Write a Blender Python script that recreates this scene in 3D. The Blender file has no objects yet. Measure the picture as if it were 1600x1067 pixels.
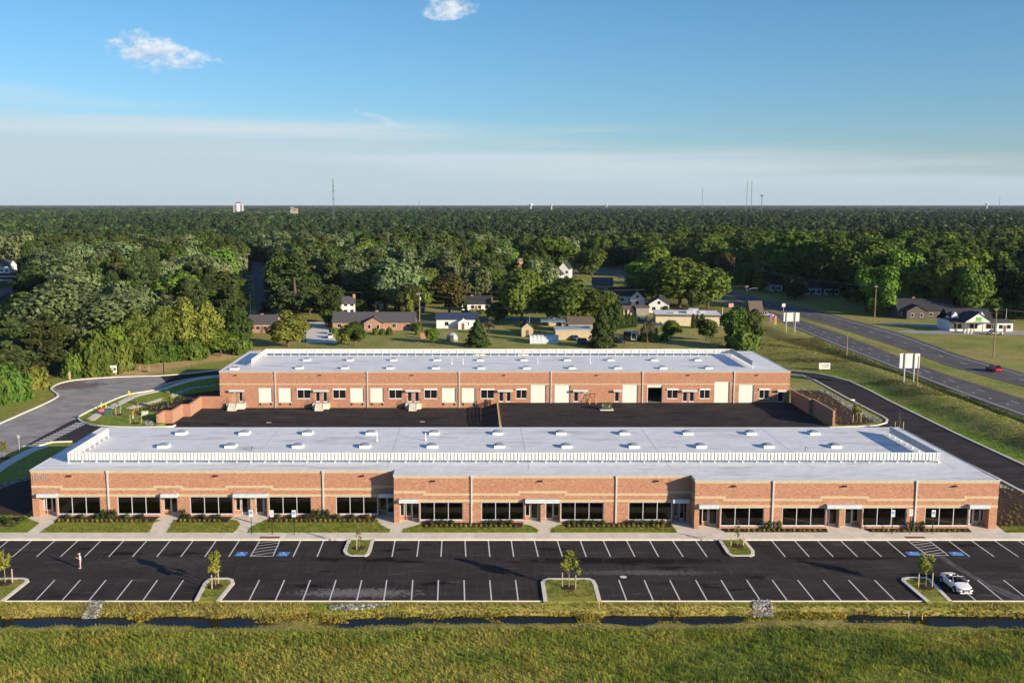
import bpy, bmesh, math, random
import numpy as np
from mathutils import Vector, Matrix
R = math.radians
random.seed(7)
rng = np.random.default_rng(11)
S = bpy.context.scene
COL = S.collection

# ------------------------------------------------------------------ camera
F_PX, CAM_H, PPX, PPY = 1556.0, 40.0, 740.0, 533.5
PITCH = math.atan(213.5 / F_PX)
cam = bpy.data.cameras.new('camera')
cam.sensor_width = 36.0
cam.lens = 36.0 * F_PX / 1600.0
cam.shift_x = 60.0 / 1600.0
cam.clip_start = 0.5
cam.clip_end = 60000.0
camo = bpy.data.objects.new('camera', cam)
COL.objects.link(camo)
camo.location = (0, 0, CAM_H)
camo.rotation_euler = (math.pi / 2 - PITCH, 0, 0)
S.camera = camo

# ------------------------------------------------------------------ world
SUN_EL, SUN_AZ = 15.5, 127.5           # azimuth clockwise from +Y
world = bpy.data.worlds.new('World')
S.world = world
world.use_nodes = True
wt = world.node_tree
for n in list(wt.nodes): wt.nodes.remove(n)
def WN(t, **k):
    n = wt.nodes.new(t)
    for a, b in k.items(): setattr(n, a, b)
    return n
def WL(a, b): wt.links.new(a, b)
sky = WN('ShaderNodeTexSky', sky_type='NISHITA', sun_disc=False)
sky.sun_elevation = R(SUN_EL); sky.sun_rotation = R(SUN_AZ)
sky.altitude = 40; sky.air_density = 1.0; sky.dust_density = 0.6; sky.ozone_density = 2.0
tc = WN('ShaderNodeTexCoord')
sep = WN('ShaderNodeSeparateXYZ'); WL(tc.outputs['Generated'], sep.inputs[0])
def wm(op, a, b=None, c=None):
    n = WN('ShaderNodeMath', operation=op)
    for i, v in enumerate((a, b, c)):
        if v is None: continue
        if isinstance(v, (int, float)): n.inputs[i].default_value = v
        else: WL(v, n.inputs[i])
    return n.outputs[0]
ramp = WN('ShaderNodeValToRGB')
WL(sep.outputs['Z'], ramp.inputs[0])
cr = ramp.color_ramp
cr.elements[0].position = 0.0; cr.elements[0].color = (0.86, 0.98, 1.38, 1)
cr.elements[1].position = 0.20; cr.elements[1].color = (0.52, 0.88, 1.14, 1)
e = cr.elements.new(0.09); e.color = (0.60, 0.90, 1.20, 1)
e = cr.elements.new(0.6); e.color = (0.7, 0.95, 1.35, 1)
tint = WN('ShaderNodeMix', data_type='RGBA', blend_type='MULTIPLY'); tint.inputs[0].default_value = 1
WL(sky.outputs[0], tint.inputs[6]); WL(ramp.outputs[0], tint.inputs[7])
# thin cirrus veil low over the horizon
vm = WN('ShaderNodeMapping'); vm.inputs['Scale'].default_value = (1.6, 1.6, 16)
vm.inputs['Rotation'].default_value = (0, R(1.6), 0)
WL(tc.outputs['Generated'], vm.inputs[0])
vn = WN('ShaderNodeTexNoise'); vn.inputs['Scale'].default_value = 1.5; vn.inputs['Detail'].default_value = 7
vn.inputs['Roughness'].default_value = 0.55
WL(vm.outputs[0], vn.inputs['Vector'])
edge = wm('ADD', wm('MULTIPLY', sep.outputs['X'], -0.062), 0.066)          # veil tops out higher at left
edge = wm('ADD', edge, wm('MULTIPLY', wm('SUBTRACT', vn.outputs[0], 0.5), 0.060))
veil = WN('ShaderNodeMapRange', interpolation_type='SMOOTHSTEP')
WL(wm('SUBTRACT', edge, sep.outputs['Z']), veil.inputs[0])
veil.inputs[1].default_value = -0.010; veil.inputs[2].default_value = 0.030
veil.inputs[3].default_value = 0.0; veil.inputs[4].default_value = 0.88
mixv = WN('ShaderNodeMix', data_type='RGBA'); WL(veil.outputs[0], mixv.inputs[0]); WL(tint.outputs[2], mixv.inputs[6])
mixv.inputs[7].default_value = (4.2, 5.15, 5.6, 1)
# brighter streaks along the upper rim of the veil
sm = WN('ShaderNodeMapping'); sm.inputs['Scale'].default_value = (1.2, 1.2, 34); sm.inputs['Rotation'].default_value = (0, R(2.4), 0); sm.inputs['Location'].default_value = (4, 2, 1)
WL(tc.outputs['Generated'], sm.inputs[0])
s2 = WN('ShaderNodeTexNoise'); s2.inputs['Scale'].default_value = 1.7; s2.inputs['Detail'].default_value = 6; WL(sm.outputs[0], s2.inputs['Vector'])
rim = WN('ShaderNodeMapRange', interpolation_type='SMOOTHSTEP'); WL(wm('ABSOLUTE', wm('SUBTRACT', wm('SUBTRACT', edge, sep.outputs['Z']), 0.012)), rim.inputs[0])
rim.inputs[1].default_value = 0.03; rim.inputs[2].default_value = 0.0
st_ = wm('MULTIPLY', rim.outputs[0], wm('MULTIPLY', wm('MAXIMUM', wm('SUBTRACT', s2.outputs[0], 0.38), 0), 2.8))
mixs = WN('ShaderNodeMix', data_type='RGBA'); WL(st_, mixs.inputs[0]); WL(mixv.outputs[2], mixs.inputs[6]); mixs.inputs[7].default_value = (5.2, 5.9, 6.3, 1)
last = mixs.outputs[2]
# small fair-weather clouds, as directions (u = x/y, v = z/y)
yy = wm('MAXIMUM', sep.outputs['Y'], 0.02)
u = wm('DIVIDE', sep.outputs['X'], yy); v = wm('DIVIDE', sep.outputs['Z'], yy)
uv = WN('ShaderNodeCombineXYZ'); WL(u, uv.inputs[0]); WL(v, uv.inputs[1])
def cloud(last, px, py, w, h, seed, slope=0.0, thick=1.0):
    yc = -(py - PPY) / F_PX
    dy = math.cos(PITCH) + yc * math.sin(PITCH); dz = -math.sin(PITCH) + yc * math.cos(PITCH)
    u0 = (px - PPX) / F_PX / dy; v0 = dz / dy
    a = w / F_PX; b = h / F_PX
    n1 = WN('ShaderNodeTexNoise'); n1.inputs['Scale'].default_value = 1.0; n1.inputs['Detail'].default_value = 7
    n1.inputs['Roughness'].default_value = 0.60
    m = WN('ShaderNodeMapping'); m.inputs['Location'].default_value = (seed, seed * 2.1, 0)
    m.inputs['Scale'].default_value = (48, 78, 1)
    WL(uv.outputs[0], m.inputs[0]); WL(m.outputs[0], n1.inputs['Vector'])
    du = wm('DIVIDE', wm('SUBTRACT', u, u0), a)
    dv = wm('DIVIDE', wm('SUBTRACT', wm('SUBTRACT', v, v0), wm('MULTIPLY', wm('SUBTRACT', u, u0), slope)), b)
    r2 = wm('ADD', wm('MULTIPLY', du, du), wm('MULTIPLY', dv, dv))
    val = wm('ADD', wm('SUBTRACT', 1.25, r2), wm('MULTIPLY', wm('SUBTRACT', n1.outputs[0], 0.50), 4.4))
    mr = WN('ShaderNodeMapRange', interpolation_type='SMOOTHSTEP'); WL(val, mr.inputs[0])
    mr.inputs[1].default_value = 0.0; mr.inputs[2].default_value = 1.45; mr.inputs[4].default_value = thick
    # lit tops, blue-grey hollows: the noise sampled a little toward the sun (right and up)
    m2 = WN('ShaderNodeMapping'); m2.inputs['Location'].default_value = (seed + 0.28, seed * 2.1 + 0.42, 0)
    m2.inputs['Scale'].default_value = (48, 78, 1); WL(uv.outputs[0], m2.inputs[0])
    n2 = WN('ShaderNodeTexNoise'); n2.inputs['Scale'].default_value = 1.0; n2.inputs['Detail'].default_value = 7
    n2.inputs['Roughness'].default_value = 0.60; WL(m2.outputs[0], n2.inputs['Vector'])
    relief = wm('MULTIPLY', wm('SUBTRACT', n1.outputs[0], n2.outputs[0]), 2.6)
    t = WN('ShaderNodeMapRange'); WL(wm('ADD', relief, wm('ADD', wm('MULTIPLY', dv, 0.28), wm('MULTIPLY', du, 0.1))), t.inputs[0])
    t.inputs[1].default_value = -0.55; t.inputs[2].default_value = 0.35
    cc = WN('ShaderNodeMix', data_type='RGBA'); WL(t.outputs[0], cc.inputs[0])
    cc.inputs[6].default_value = (3.6, 4.6, 6.1, 1); cc.inputs[7].default_value = (6.4, 6.9, 7.4, 1)
    mx = WN('ShaderNodeMix', data_type='RGBA'); WL(mr.outputs[0], mx.inputs[0]); WL(last, mx.inputs[6]); WL(cc.outputs[2], mx.inputs[7])
    return mx.outputs[2]
last = cloud(last, 246, 83, 76, 25, 3.1, slope=-0.12)
last = cloud(last, 700, 14, 40, 16, 8.3)
last = cloud(last, 586, 184, 42, 6, 12.7, slope=-0.3, thick=0.30)
bg = WN('ShaderNodeBackground'); bg.inputs[1].default_value = 0.075
WL(last, bg.inputs[0])
wo = WN('ShaderNodeOutputWorld'); WL(bg.outputs[0], wo.inputs[0])

# ------------------------------------------------------------------ sun, exposure
sl = bpy.data.lights.new('sun', 'SUN'); sl.energy = 5.0; sl.angle = R(0.53); sl.color = (1.0, 0.83, 0.62)
so = bpy.data.objects.new('sun', sl); COL.objects.link(so)
az, el = R(SUN_AZ), R(SUN_EL)
sdir = Vector((math.sin(az) * math.cos(el), math.cos(az) * math.cos(el), math.sin(el)))
so.rotation_euler = (-sdir).to_track_quat('-Z', 'Y').to_euler()
so.location = (60, -40, 60)
S.view_settings.view_transform = 'Standard'
S.view_settings.look = 'None'
S.view_settings.exposure = 0.78
S.view_settings.gamma = 1.0
S.view_settings.use_curve_mapping = False
S.cycles.max_bounces = 6
S.cycles.diffuse_bounces = 2
S.cycles.glossy_bounces = 3
S.cycles.transparent_max_bounces = 12
S.cycles.volume_bounces = 0

# ------------------------------------------------------------------ placing helpers
SP, CP = math.sin(PITCH), math.cos(PITCH)
def G(px, py, z=0.0):
    """where the sight line through a point of the photograph meets the level z"""
    xc = (px - PPX) / F_PX; yc = -(py - PPY) / F_PX
    dy = CP + yc * SP; dz = -SP + yc * CP
    t = (z - CAM_H) / dz
    return (xc * t, dy * t)
def PX(x, y, z=0.0):
    zz = z - CAM_H
    zc = y * CP - zz * SP; yc = y * SP + zz * CP
    return (PPX + F_PX * x / zc, PPY - F_PX * yc / zc)
def XY(px, y, z=2.0):
    """world x of photo column px at depth y"""
    return (px - PPX) / F_PX * (y * CP - (z - CAM_H) * SP)
def ZA(py, y):
    yc = -(py - PPY) / F_PX
    return CAM_H + y * (-SP + yc * CP) / (CP + yc * SP)
def GP(pts, z=0.0): return [G(a, b, z) for a, b in pts]
def sstep(a, b, x):
    t = np.clip((np.asarray(x, float) - a) / (b - a), 0, 1); return t * t * (3 - 2 * t)
def resample(pts, step):
    out = [pts[0]]
    for a, b in zip(pts[:-1], pts[1:]):
        n = max(1, int(math.dist(a, b) / step))
        for i in range(1, n + 1):
            out.append((a[0] + (b[0] - a[0]) * i / n, a[1] + (b[1] - a[1]) * i / n))
    return out
def smooth_line(pts, k=6):
    """Catmull-Rom through the points"""
    P = [pts[0]] + list(pts) + [pts[-1]]; out = []
    for i in range(1, len(P) - 2):
        p0, p1, p2, p3 = P[i - 1], P[i], P[i + 1], P[i + 2]
        for j in range(k):
            t = j / k
            out.append(tuple(0.5 * (2 * p1[d] + (p2[d] - p0[d]) * t + (2 * p0[d] - 5 * p1[d] + 4 * p2[d] - p3[d]) * t * t
                                    + (3 * p1[d] - p0[d] - 3 * p2[d] + p3[d]) * t ** 3) for d in (0, 1)))
    out.append(tuple(pts[-1])); return out
def inpoly(X, Y, poly):
    X = np.asarray(X, float); Y = np.asarray(Y, float); r = np.zeros(X.shape, bool); n = len(poly)
    for i in range(n):
        x1, y1 = poly[i]; x2, y2 = poly[(i + 1) % n]
        if y1 == y2: continue
        c = ((y1 > Y) != (y2 > Y)) & (X < (x2 - x1) * (Y - y1) / (y2 - y1) + x1)
        r ^= c
    return r
def dline(X, Y, pts):
    """distance to a polyline"""
    X = np.asarray(X, float); Y = np.asarray(Y, float); d = np.full(X.shape, 1e9)
    for (x1, y1), (x2, y2) in zip(pts[:-1], pts[1:]):
        L = (x2 - x1) ** 2 + (y2 - y1) ** 2 + 1e-9
        t = np.clip(((X - x1) * (x2 - x1) + (Y - y1) * (y2 - y1)) / L, 0, 1)
        d = np.minimum(d, np.hypot(X - x1 - t * (x2 - x1), Y - y1 - t * (y2 - y1)))
    return d
def vnoise(X, Y, s, seed=0):
    """smooth value noise 0..1"""
    X = np.asarray(X, float) / s + seed * 17.3; Y = np.asarray(Y, float) / s + seed * 9.1
    xi = np.floor(X); yi = np.floor(Y); fx = X - xi; fy = Y - yi
    fx = fx * fx * (3 - 2 * fx); fy = fy * fy * (3 - 2 * fy)
    def h(a, b): return np.modf(np.abs(np.sin(a * 127.1 + b * 311.7) * 43758.5453))[0]
    return (h(xi, yi) * (1 - fx) + h(xi + 1, yi) * fx) * (1 - fy) + (h(xi, yi + 1) * (1 - fx) + h(xi + 1, yi + 1) * fx) * fy

# ------------------------------------------------------------------ materials
MATS = {}
def lin(c): return tuple(((v / 255) / 12.92 if v / 255 <= 0.04045 else ((v / 255 + 0.055) / 1.055) ** 2.4) for v in c)
def mat(name, color, rough=0.8, c2=None, scale=2.0, bump=0.0, bscale=None, metallic=0.0, spec=0.3, detail=4, stretch=(1, 1, 1), coat=0.0, contrast=(0.35, 0.65)):
    if name in MATS: return MATS[name]
    m = bpy.data.materials.new(name); m.use_nodes = True; nt = m.node_tree
    b = nt.nodes['Principled BSDF']
    b.inputs['Roughness'].default_value = rough; b.inputs['Metallic'].default_value = metallic
    b.inputs['Specular IOR Level'].default_value = spec; b.inputs['Coat Weight'].default_value = coat
    if c2 is None: c2 = tuple(v * 0.86 for v in color)
    g = nt.nodes.new('ShaderNodeNewGeometry'); mp = nt.nodes.new('ShaderNodeMapping'); mp.inputs['Scale'].default_value = stretch
    nt.links.new(g.outputs['Position'], mp.inputs[0])
    n = nt.nodes.new('ShaderNodeTexNoise'); n.inputs['Scale'].default_value = scale; n.inputs['Detail'].default_value = detail
    nt.links.new(mp.outputs[0], n.inputs['Vector'])
    mr = nt.nodes.new('ShaderNodeMapRange'); mr.inputs[1].default_value = contrast[0]; mr.inputs[2].default_value = contrast[1]
    nt.links.new(n.outputs[0], mr.inputs[0])
    mx = nt.nodes.new('ShaderNodeMix'); mx.data_type = 'RGBA'
    nt.links.new(mr.outputs[0], mx.inputs[0])
    mx.inputs[6].default_value = (*color, 1); mx.inputs[7].default_value = (*c2, 1)
    nt.links.new(mx.outputs[2], b.inputs['Base Color'])
    if bump:
        n2 = nt.nodes.new('ShaderNodeTexNoise'); n2.inputs['Scale'].default_value = bscale or scale * 4; n2.inputs['Detail'].default_value = 4
        nt.links.new(g.outputs['Position'], n2.inputs['Vector'])
        bp = nt.nodes.new('ShaderNodeBump'); bp.inputs['Strength'].default_value = 1.0; bp.inputs['Distance'].default_value = bump
        nt.links.new(n2.outputs[0], bp.inputs['Height']); nt.links.new(bp.outputs[0], b.inputs['Normal'])
    MATS[name] = m; return m
def nodes_of(m): return m.node_tree, m.node_tree.nodes['Principled BSDF']

def brick_mat(name, c1, c2, mortar, bw=0.205, bh=0.068, rough=0.85):
    m = bpy.data.materials.new(name); m.use_nodes = True; nt, b = nodes_of(m); b.inputs['Roughness'].default_value = rough
    b.inputs['Specular IOR Level'].default_value = 0.2
    g = nt.nodes.new('ShaderNodeNewGeometry'); s = nt.nodes.new('ShaderNodeSeparateXYZ'); nt.links.new(g.outputs['Position'], s.inputs[0])
    a = nt.nodes.new('ShaderNodeMath'); nt.links.new(s.outputs[0], a.inputs[0]); nt.links.new(s.outputs[1], a.inputs[1])
    c = nt.nodes.new('ShaderNodeCombineXYZ'); nt.links.new(a.outputs[0], c.inputs[0]); nt.links.new(s.outputs[2], c.inputs[1])
    br = nt.nodes.new('ShaderNodeTexBrick'); br.inputs['Scale'].default_value = 1.0
    br.inputs['Brick Width'].default_value = bw; br.inputs['Row Height'].default_value = bh
    br.inputs['Mortar Size'].default_value = 0.008; br.inputs['Mortar Smooth'].default_value = 0.3; br.inputs['Bias'].default_value = 0.0
    br.inputs['Color1'].default_value = (*c1, 1); br.inputs['Color2'].default_value = (*c2, 1); br.inputs['Mortar'].default_value = (*mortar, 1)
    nt.links.new(c.outputs[0], br.inputs['Vector'])
    # larger blotches: bricks from different batches
    n = nt.nodes.new('ShaderNodeTexNoise'); n.inputs['Scale'].default_value = 1.6; n.inputs['Detail'].default_value = 6; n.inputs['Roughness'].default_value = 0.9
    mpp = nt.nodes.new('ShaderNodeMapping'); mpp.inputs['Scale'].default_value = (1, 2.6, 1); nt.links.new(c.outputs[0], mpp.inputs[0])
    nt.links.new(mpp.outputs[0], n.inputs['Vector'])
    hs = nt.nodes.new('ShaderNodeHueSaturation'); mr = nt.nodes.new('ShaderNodeMapRange')
    mr.inputs[1].default_value = 0.3; mr.inputs[2].default_value = 0.7; mr.inputs[3].default_value = 0.80; mr.inputs[4].default_value = 1.20
    nt.links.new(n.outputs[0], mr.inputs[0]); nt.links.new(mr.outputs[0], hs.inputs['Value']); nt.links.new(br.outputs[0], hs.inputs['Color'])
    nt.links.new(hs.outputs[0], b.inputs['Base Color'])
    bp = nt.nodes.new('ShaderNodeBump'); bp.inputs['Distance'].default_value = 0.01; bp.invert = True
    nt.links.new(br.outputs['Fac'], bp.inputs['Height']); nt.links.new(bp.outputs[0], b.inputs['Normal'])
    MATS[name] = m; return m

BRICK = brick_mat('brick_red', (0.51, 0.262, 0.158), (0.29, 0.130, 0.084), (0.46, 0.35, 0.26))
BRICK_T = brick_mat('brick_tan', (0.57, 0.46, 0.29), (0.48, 0.38, 0.24), (0.46, 0.36, 0.24), bw=0.2)
BRICK_P = brick_mat('brick_pink', (0.40, 0.23, 0.16), (0.33, 0.17, 0.12), (0.38, 0.29, 0.23), bw=0.3, bh=0.1)
ALU = mat('aluminium_trim', (0.55, 0.56, 0.58), 0.45, metallic=0.0, c2=(0.50, 0.51, 0.54))
CANOPY = mat('canopy_metal', (0.52, 0.56, 0.58), 0.42)
WHITE = mat('white_paint_metal', (0.74, 0.74, 0.72), 0.45, c2=(0.68, 0.68, 0.67))
MEMB = mat('roof_membrane', (0.66, 0.68, 0.68), 0.6, c2=(0.76, 0.765, 0.76), scale=0.3, bump=0.05, bscale=0.9, detail=8, stretch=(1, 1.6, 1), contrast=(0.3, 0.7))
def dirt(m, col=(0.30, 0.26, 0.22), lo=0.62, hi=0.74, scale=0.22, stretch=(0.5, 2.2, 1), amount=0.35):
    nt, b = nodes_of(m); old = b.inputs['Base Color'].links[0].from_socket
    g = nt.nodes.new('ShaderNodeNewGeometry'); mp = nt.nodes.new('ShaderNodeMapping'); mp.inputs['Scale'].default_value = stretch
    mp.inputs['Location'].default_value = (31, 7, 0)
    nt.links.new(g.outputs['Position'], mp.inputs[0]); n = nt.nodes.new('ShaderNodeTexNoise'); n.inputs['Scale'].default_value = scale
    n.inputs['Detail'].default_value = 9; n.inputs['Roughness'].default_value = 0.62
    nt.links.new(mp.outputs[0], n.inputs['Vector']); mr = nt.nodes.new('ShaderNodeMapRange')
    mr.inputs[1].default_value = lo; mr.inputs[2].default_value = hi; mr.inputs[4].default_value = amount
    nt.links.new(n.outputs[0], mr.inputs[0]); mx = nt.nodes.new('ShaderNodeMix'); mx.data_type = 'RGBA'
    nt.links.new(mr.outputs[0], mx.inputs[0]); nt.links.new(old, mx.inputs[6]); mx.inputs[7].default_value = (*col, 1)
    nt.links.new(mx.outputs[2], b.inputs['Base Color'])
dirt(MEMB, lo=0.53, hi=0.66, amount=0.42)
dirt(MEMB, col=(.42, .40, .37), lo=0.60, hi=0.66, scale=.5, stretch=(.35, 2.4, 1), amount=.5)
dirt(MEMB, col=(0.40, 0.38, 0.36), lo=0.55, hi=0.8, scale=0.9, stretch=(0.35, 3.0, 1), amount=0.30)
FLASH = mat('roof_flashing', (0.42, 0.43, 0.45), 0.5)
CONC = mat('concrete', (0.74, 0.67, 0.55), 0.85, c2=(0.64, 0.58, 0.48), scale=0.8, bump=0.002)
CONC2 = mat('concrete_slab', (0.68, 0.62, 0.53), 0.85, c2=(0.60, 0.55, 0.47), scale=0.5)
KERB = mat('kerb_concrete', (0.74, 0.68, 0.57), 0.85, c2=(0.64, 0.59, 0.50), scale=1.5)
ASPH = mat('fresh_asphalt', (0.029, 0.0255, 0.0245), 0.95, spec=0.08, c2=(0.040, 0.035, 0.033), scale=0.25, bump=0.004, bscale=14, detail=8)
dirt(ASPH, col=(0.075, 0.068, 0.064), lo=0.45, hi=0.75, scale=0.10, stretch=(1, 2.5, 1), amount=0.45)
dirt(ASPH, col=(0.17, 0.16, 0.15), lo=0.56, hi=0.72, scale=0.45, stretch=(.45, 2.6, 1), amount=0.42)
dirt(ASPH, col=(0.075, 0.07, 0.066), lo=0.50, hi=0.62, scale=1.6, stretch=(2.5, .12, 1), amount=0.35)
dirt(ASPH, col=(0.010, 0.010, 0.011), lo=0.60, hi=0.63, scale=0.11, stretch=(1, 3.4, 1), amount=0.85)
OLDASPH = mat('worn_asphalt', (0.36, 0.345, 0.325), 0.95, spec=0.1, c2=(0.27, 0.26, 0.25), scale=0.3, bump=0.004, bscale=9, detail=8)
dirt(OLDASPH, col=(0.10, 0.09, 0.085), lo=0.50, hi=0.72, scale=0.12, stretch=(1, 1, 1), amount=0.5)
dirt(OLDASPH, col=(0.09, 0.085, 0.08), lo=0.52, hi=0.60, scale=1.2, stretch=(.3, 2.5, 1), amount=0.4)
def stain(m, cx, cy, rx, ry, col, amount, s=1.2, lo=.35, hi=.55, rot=0.0):
    nt, b = nodes_of(m); old = b.inputs['Base Color'].links[0].from_socket
    g = nt.nodes.new('ShaderNodeNewGeometry'); mp = nt.nodes.new('ShaderNodeMapping'); mp.vector_type = 'TEXTURE'
    mp.inputs['Location'].default_value = (cx, cy, 0); mp.inputs['Rotation'].default_value = (0, 0, rot); mp.inputs['Scale'].default_value = (rx, ry, 1e4)
    nt.links.new(g.outputs['Position'], mp.inputs[0]); ln = nt.nodes.new('ShaderNodeVectorMath'); ln.operation = 'LENGTH'; nt.links.new(mp.outputs[0], ln.inputs[0])
    n = nt.nodes.new('ShaderNodeTexNoise'); n.inputs['Scale'].default_value = s; n.inputs['Detail'].default_value = 7; n.inputs['Roughness'].default_value = .65; nt.links.new(g.outputs['Position'], n.inputs['Vector'])
    a = nt.nodes.new('ShaderNodeMath'); a.operation = 'MULTIPLY_ADD'; nt.links.new(ln.outputs['Value'], a.inputs[0]); a.inputs[1].default_value = -.38; nt.links.new(n.outputs[0], a.inputs[2])
    ad = nt.nodes.new('ShaderNodeMath'); ad.operation = 'ADD'; ad.inputs[1].default_value = .22; nt.links.new(a.outputs[0], ad.inputs[0])
    mr = nt.nodes.new('ShaderNodeMapRange'); mr.inputs[1].default_value = lo; mr.inputs[2].default_value = hi; mr.inputs[4].default_value = amount; nt.links.new(ad.outputs[0], mr.inputs[0])
    mx = nt.nodes.new('ShaderNodeMix'); mx.data_type = 'RGBA'; nt.links.new(mr.outputs[0], mx.inputs[0]); nt.links.new(old, mx.inputs[6]); mx.inputs[7].default_value = (*col, 1); nt.links.new(mx.outputs[2], b.inputs['Base Color'])
WET = (0.008, 0.008, 0.009)
for px, py, rx, ry, col, am, s in ((520, 873, 2.6, 1.1, WET, .9, .7), (592, 874, 3.4, .9, WET, .9, .7), (640, 877, 2.2, .5, WET, .9, .9), (985, 876, 14, 1.3, WET, .85, .5), (192, 864, 2.4, .7, WET, .9, 1.), (682, 911, 2.2, .7, WET, .9, 1.2), (900, 874, 5, .6, WET, .8, .8),
                                (560, 926, 7.5, 1.5, (.20, .19, .18), .75, 2.2), (1010, 894, 9, .9, (.15, .14, .13), .6, 2.2), (480, 915, 2, .6, WET, .8, 2.), (255, 878, 8, 2.2, (.07, .066, .063), .6, 1.), (1320, 872, 8, .7, WET, .7, .7)):
    x_, y_ = G(px, py); stain(ASPH, x_, y_, rx, ry, col, am, s)
stain(OLDASPH, *G(115, 602), 9, 6, (.10, .07, .065), .7, .5)
HWY = mat('highway_asphalt', (0.125, 0.122, 0.122), 0.9, spec=0.1, c2=(0.088, 0.087, 0.088), scale=0.2, detail=7)
PAINT = mat('road_paint_white', (0.72, 0.71, 0.69), 0.7, c2=(0.58, 0.57, 0.55), scale=3)
YPAINT = mat('road_paint_yellow', (0.42, 0.26, 0.07), 0.7)
BLUE = mat('sign_blue', (0.035, 0.22, 0.62), 0.6)
BLACKM = mat('black_metal', (0.02, 0.02, 0.022), 0.5)
TACT = mat('tactile_red', (0.20, 0.05, 0.03), 0.8)
MULCH = mat('mulch', (0.060, 0.030, 0.020), 1.0, c2=(0.028, 0.015, 0.010), scale=3, bump=0.05, bscale=9)
STONE = mat('riprap_stone', (0.20, 0.205, 0.21), 0.9, c2=(0.10, 0.10, 0.11), scale=1.5)
PALESTONE = mat('pale_stone', (0.50, 0.46, 0.38), 0.9, c2=(0.30, 0.28, 0.24), scale=2)
WOOD = mat('weathered_wood', (0.30, 0.22, 0.14), 0.9, c2=(0.2, 0.15, 0.1))
PALEWOOD = mat('pale_wood', (0.50, 0.38, 0.24), 0.9)
YELLOW = mat('safety_yellow', (0.75, 0.40, 0.02), 0.5)
INT = mat('interior_floor', (0.60, 0.48, 0.27), 0.7, c2=(0.46, 0.37, 0.20), scale=0.6)
INTW = mat('interior_wall', (0.30, 0.26, 0.20), 0.9)
DARK = mat('dark_interior', (0.02, 0.02, 0.02), 0.9)
DOORW = mat('overhead_door', (0.70, 0.68, 0.61), 0.55, c2=(0.66, 0.64, 0.58))
TAND = mat('tan_painted_door', (0.42, 0.26, 0.17), 0.6)
SKYL = mat('skylight_dome', (0.24, 0.27, 0.31), 0.35, spec=0.4)
GALV = mat('screen_panel_metal', (0.58, 0.61, 0.59), 0.5, c2=(0.52, 0.55, 0.54))
GREYB = mat('screen_groove_shade', (0.50, 0.51, 0.53), 0.5)  # darker grey in the rib grooves: their shade put into the colour
BARK = mat('bark', (0.13, 0.095, 0.065), 0.95, c2=(0.08, 0.058, 0.042), scale=3)
CHROME = mat('chrome', (0.6, 0.6, 0.62), 0.2, metallic=0.8)
RUBBER = mat('tyre_rubber', (0.02, 0.02, 0.02), 0.9)
def glass_mat():
    m = bpy.data.materials.new('tinted_glass'); m.use_nodes = True; nt = m.node_tree
    for n in list(nt.nodes): nt.nodes.remove(n)
    o = nt.nodes.new('ShaderNodeOutputMaterial'); t = nt.nodes.new('ShaderNodeBsdfTransparent'); t.inputs[0].default_value = (0.60, 0.57, 0.42, 1)
    gl = nt.nodes.new('ShaderNodeBsdfGlossy'); gl.inputs['Roughness'].default_value = 0.02
    fr = nt.nodes.new('ShaderNodeFresnel'); fr.inputs[0].default_value = 1.45
    mx = nt.nodes.new('ShaderNodeMixShader'); nt.links.new(fr.outputs[0], mx.inputs[0]); nt.links.new(t.outputs[0], mx.inputs[1]); nt.links.new(gl.outputs[0], mx.inputs[2])
    nt.links.new(mx.outputs[0], o.inputs[0]); MATS['tinted_glass'] = m; return m
GLASS = glass_mat()
DGLASS = mat('dark_window_glass', (0.012, 0.013, 0.016), 0.06, spec=0.6)

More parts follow.
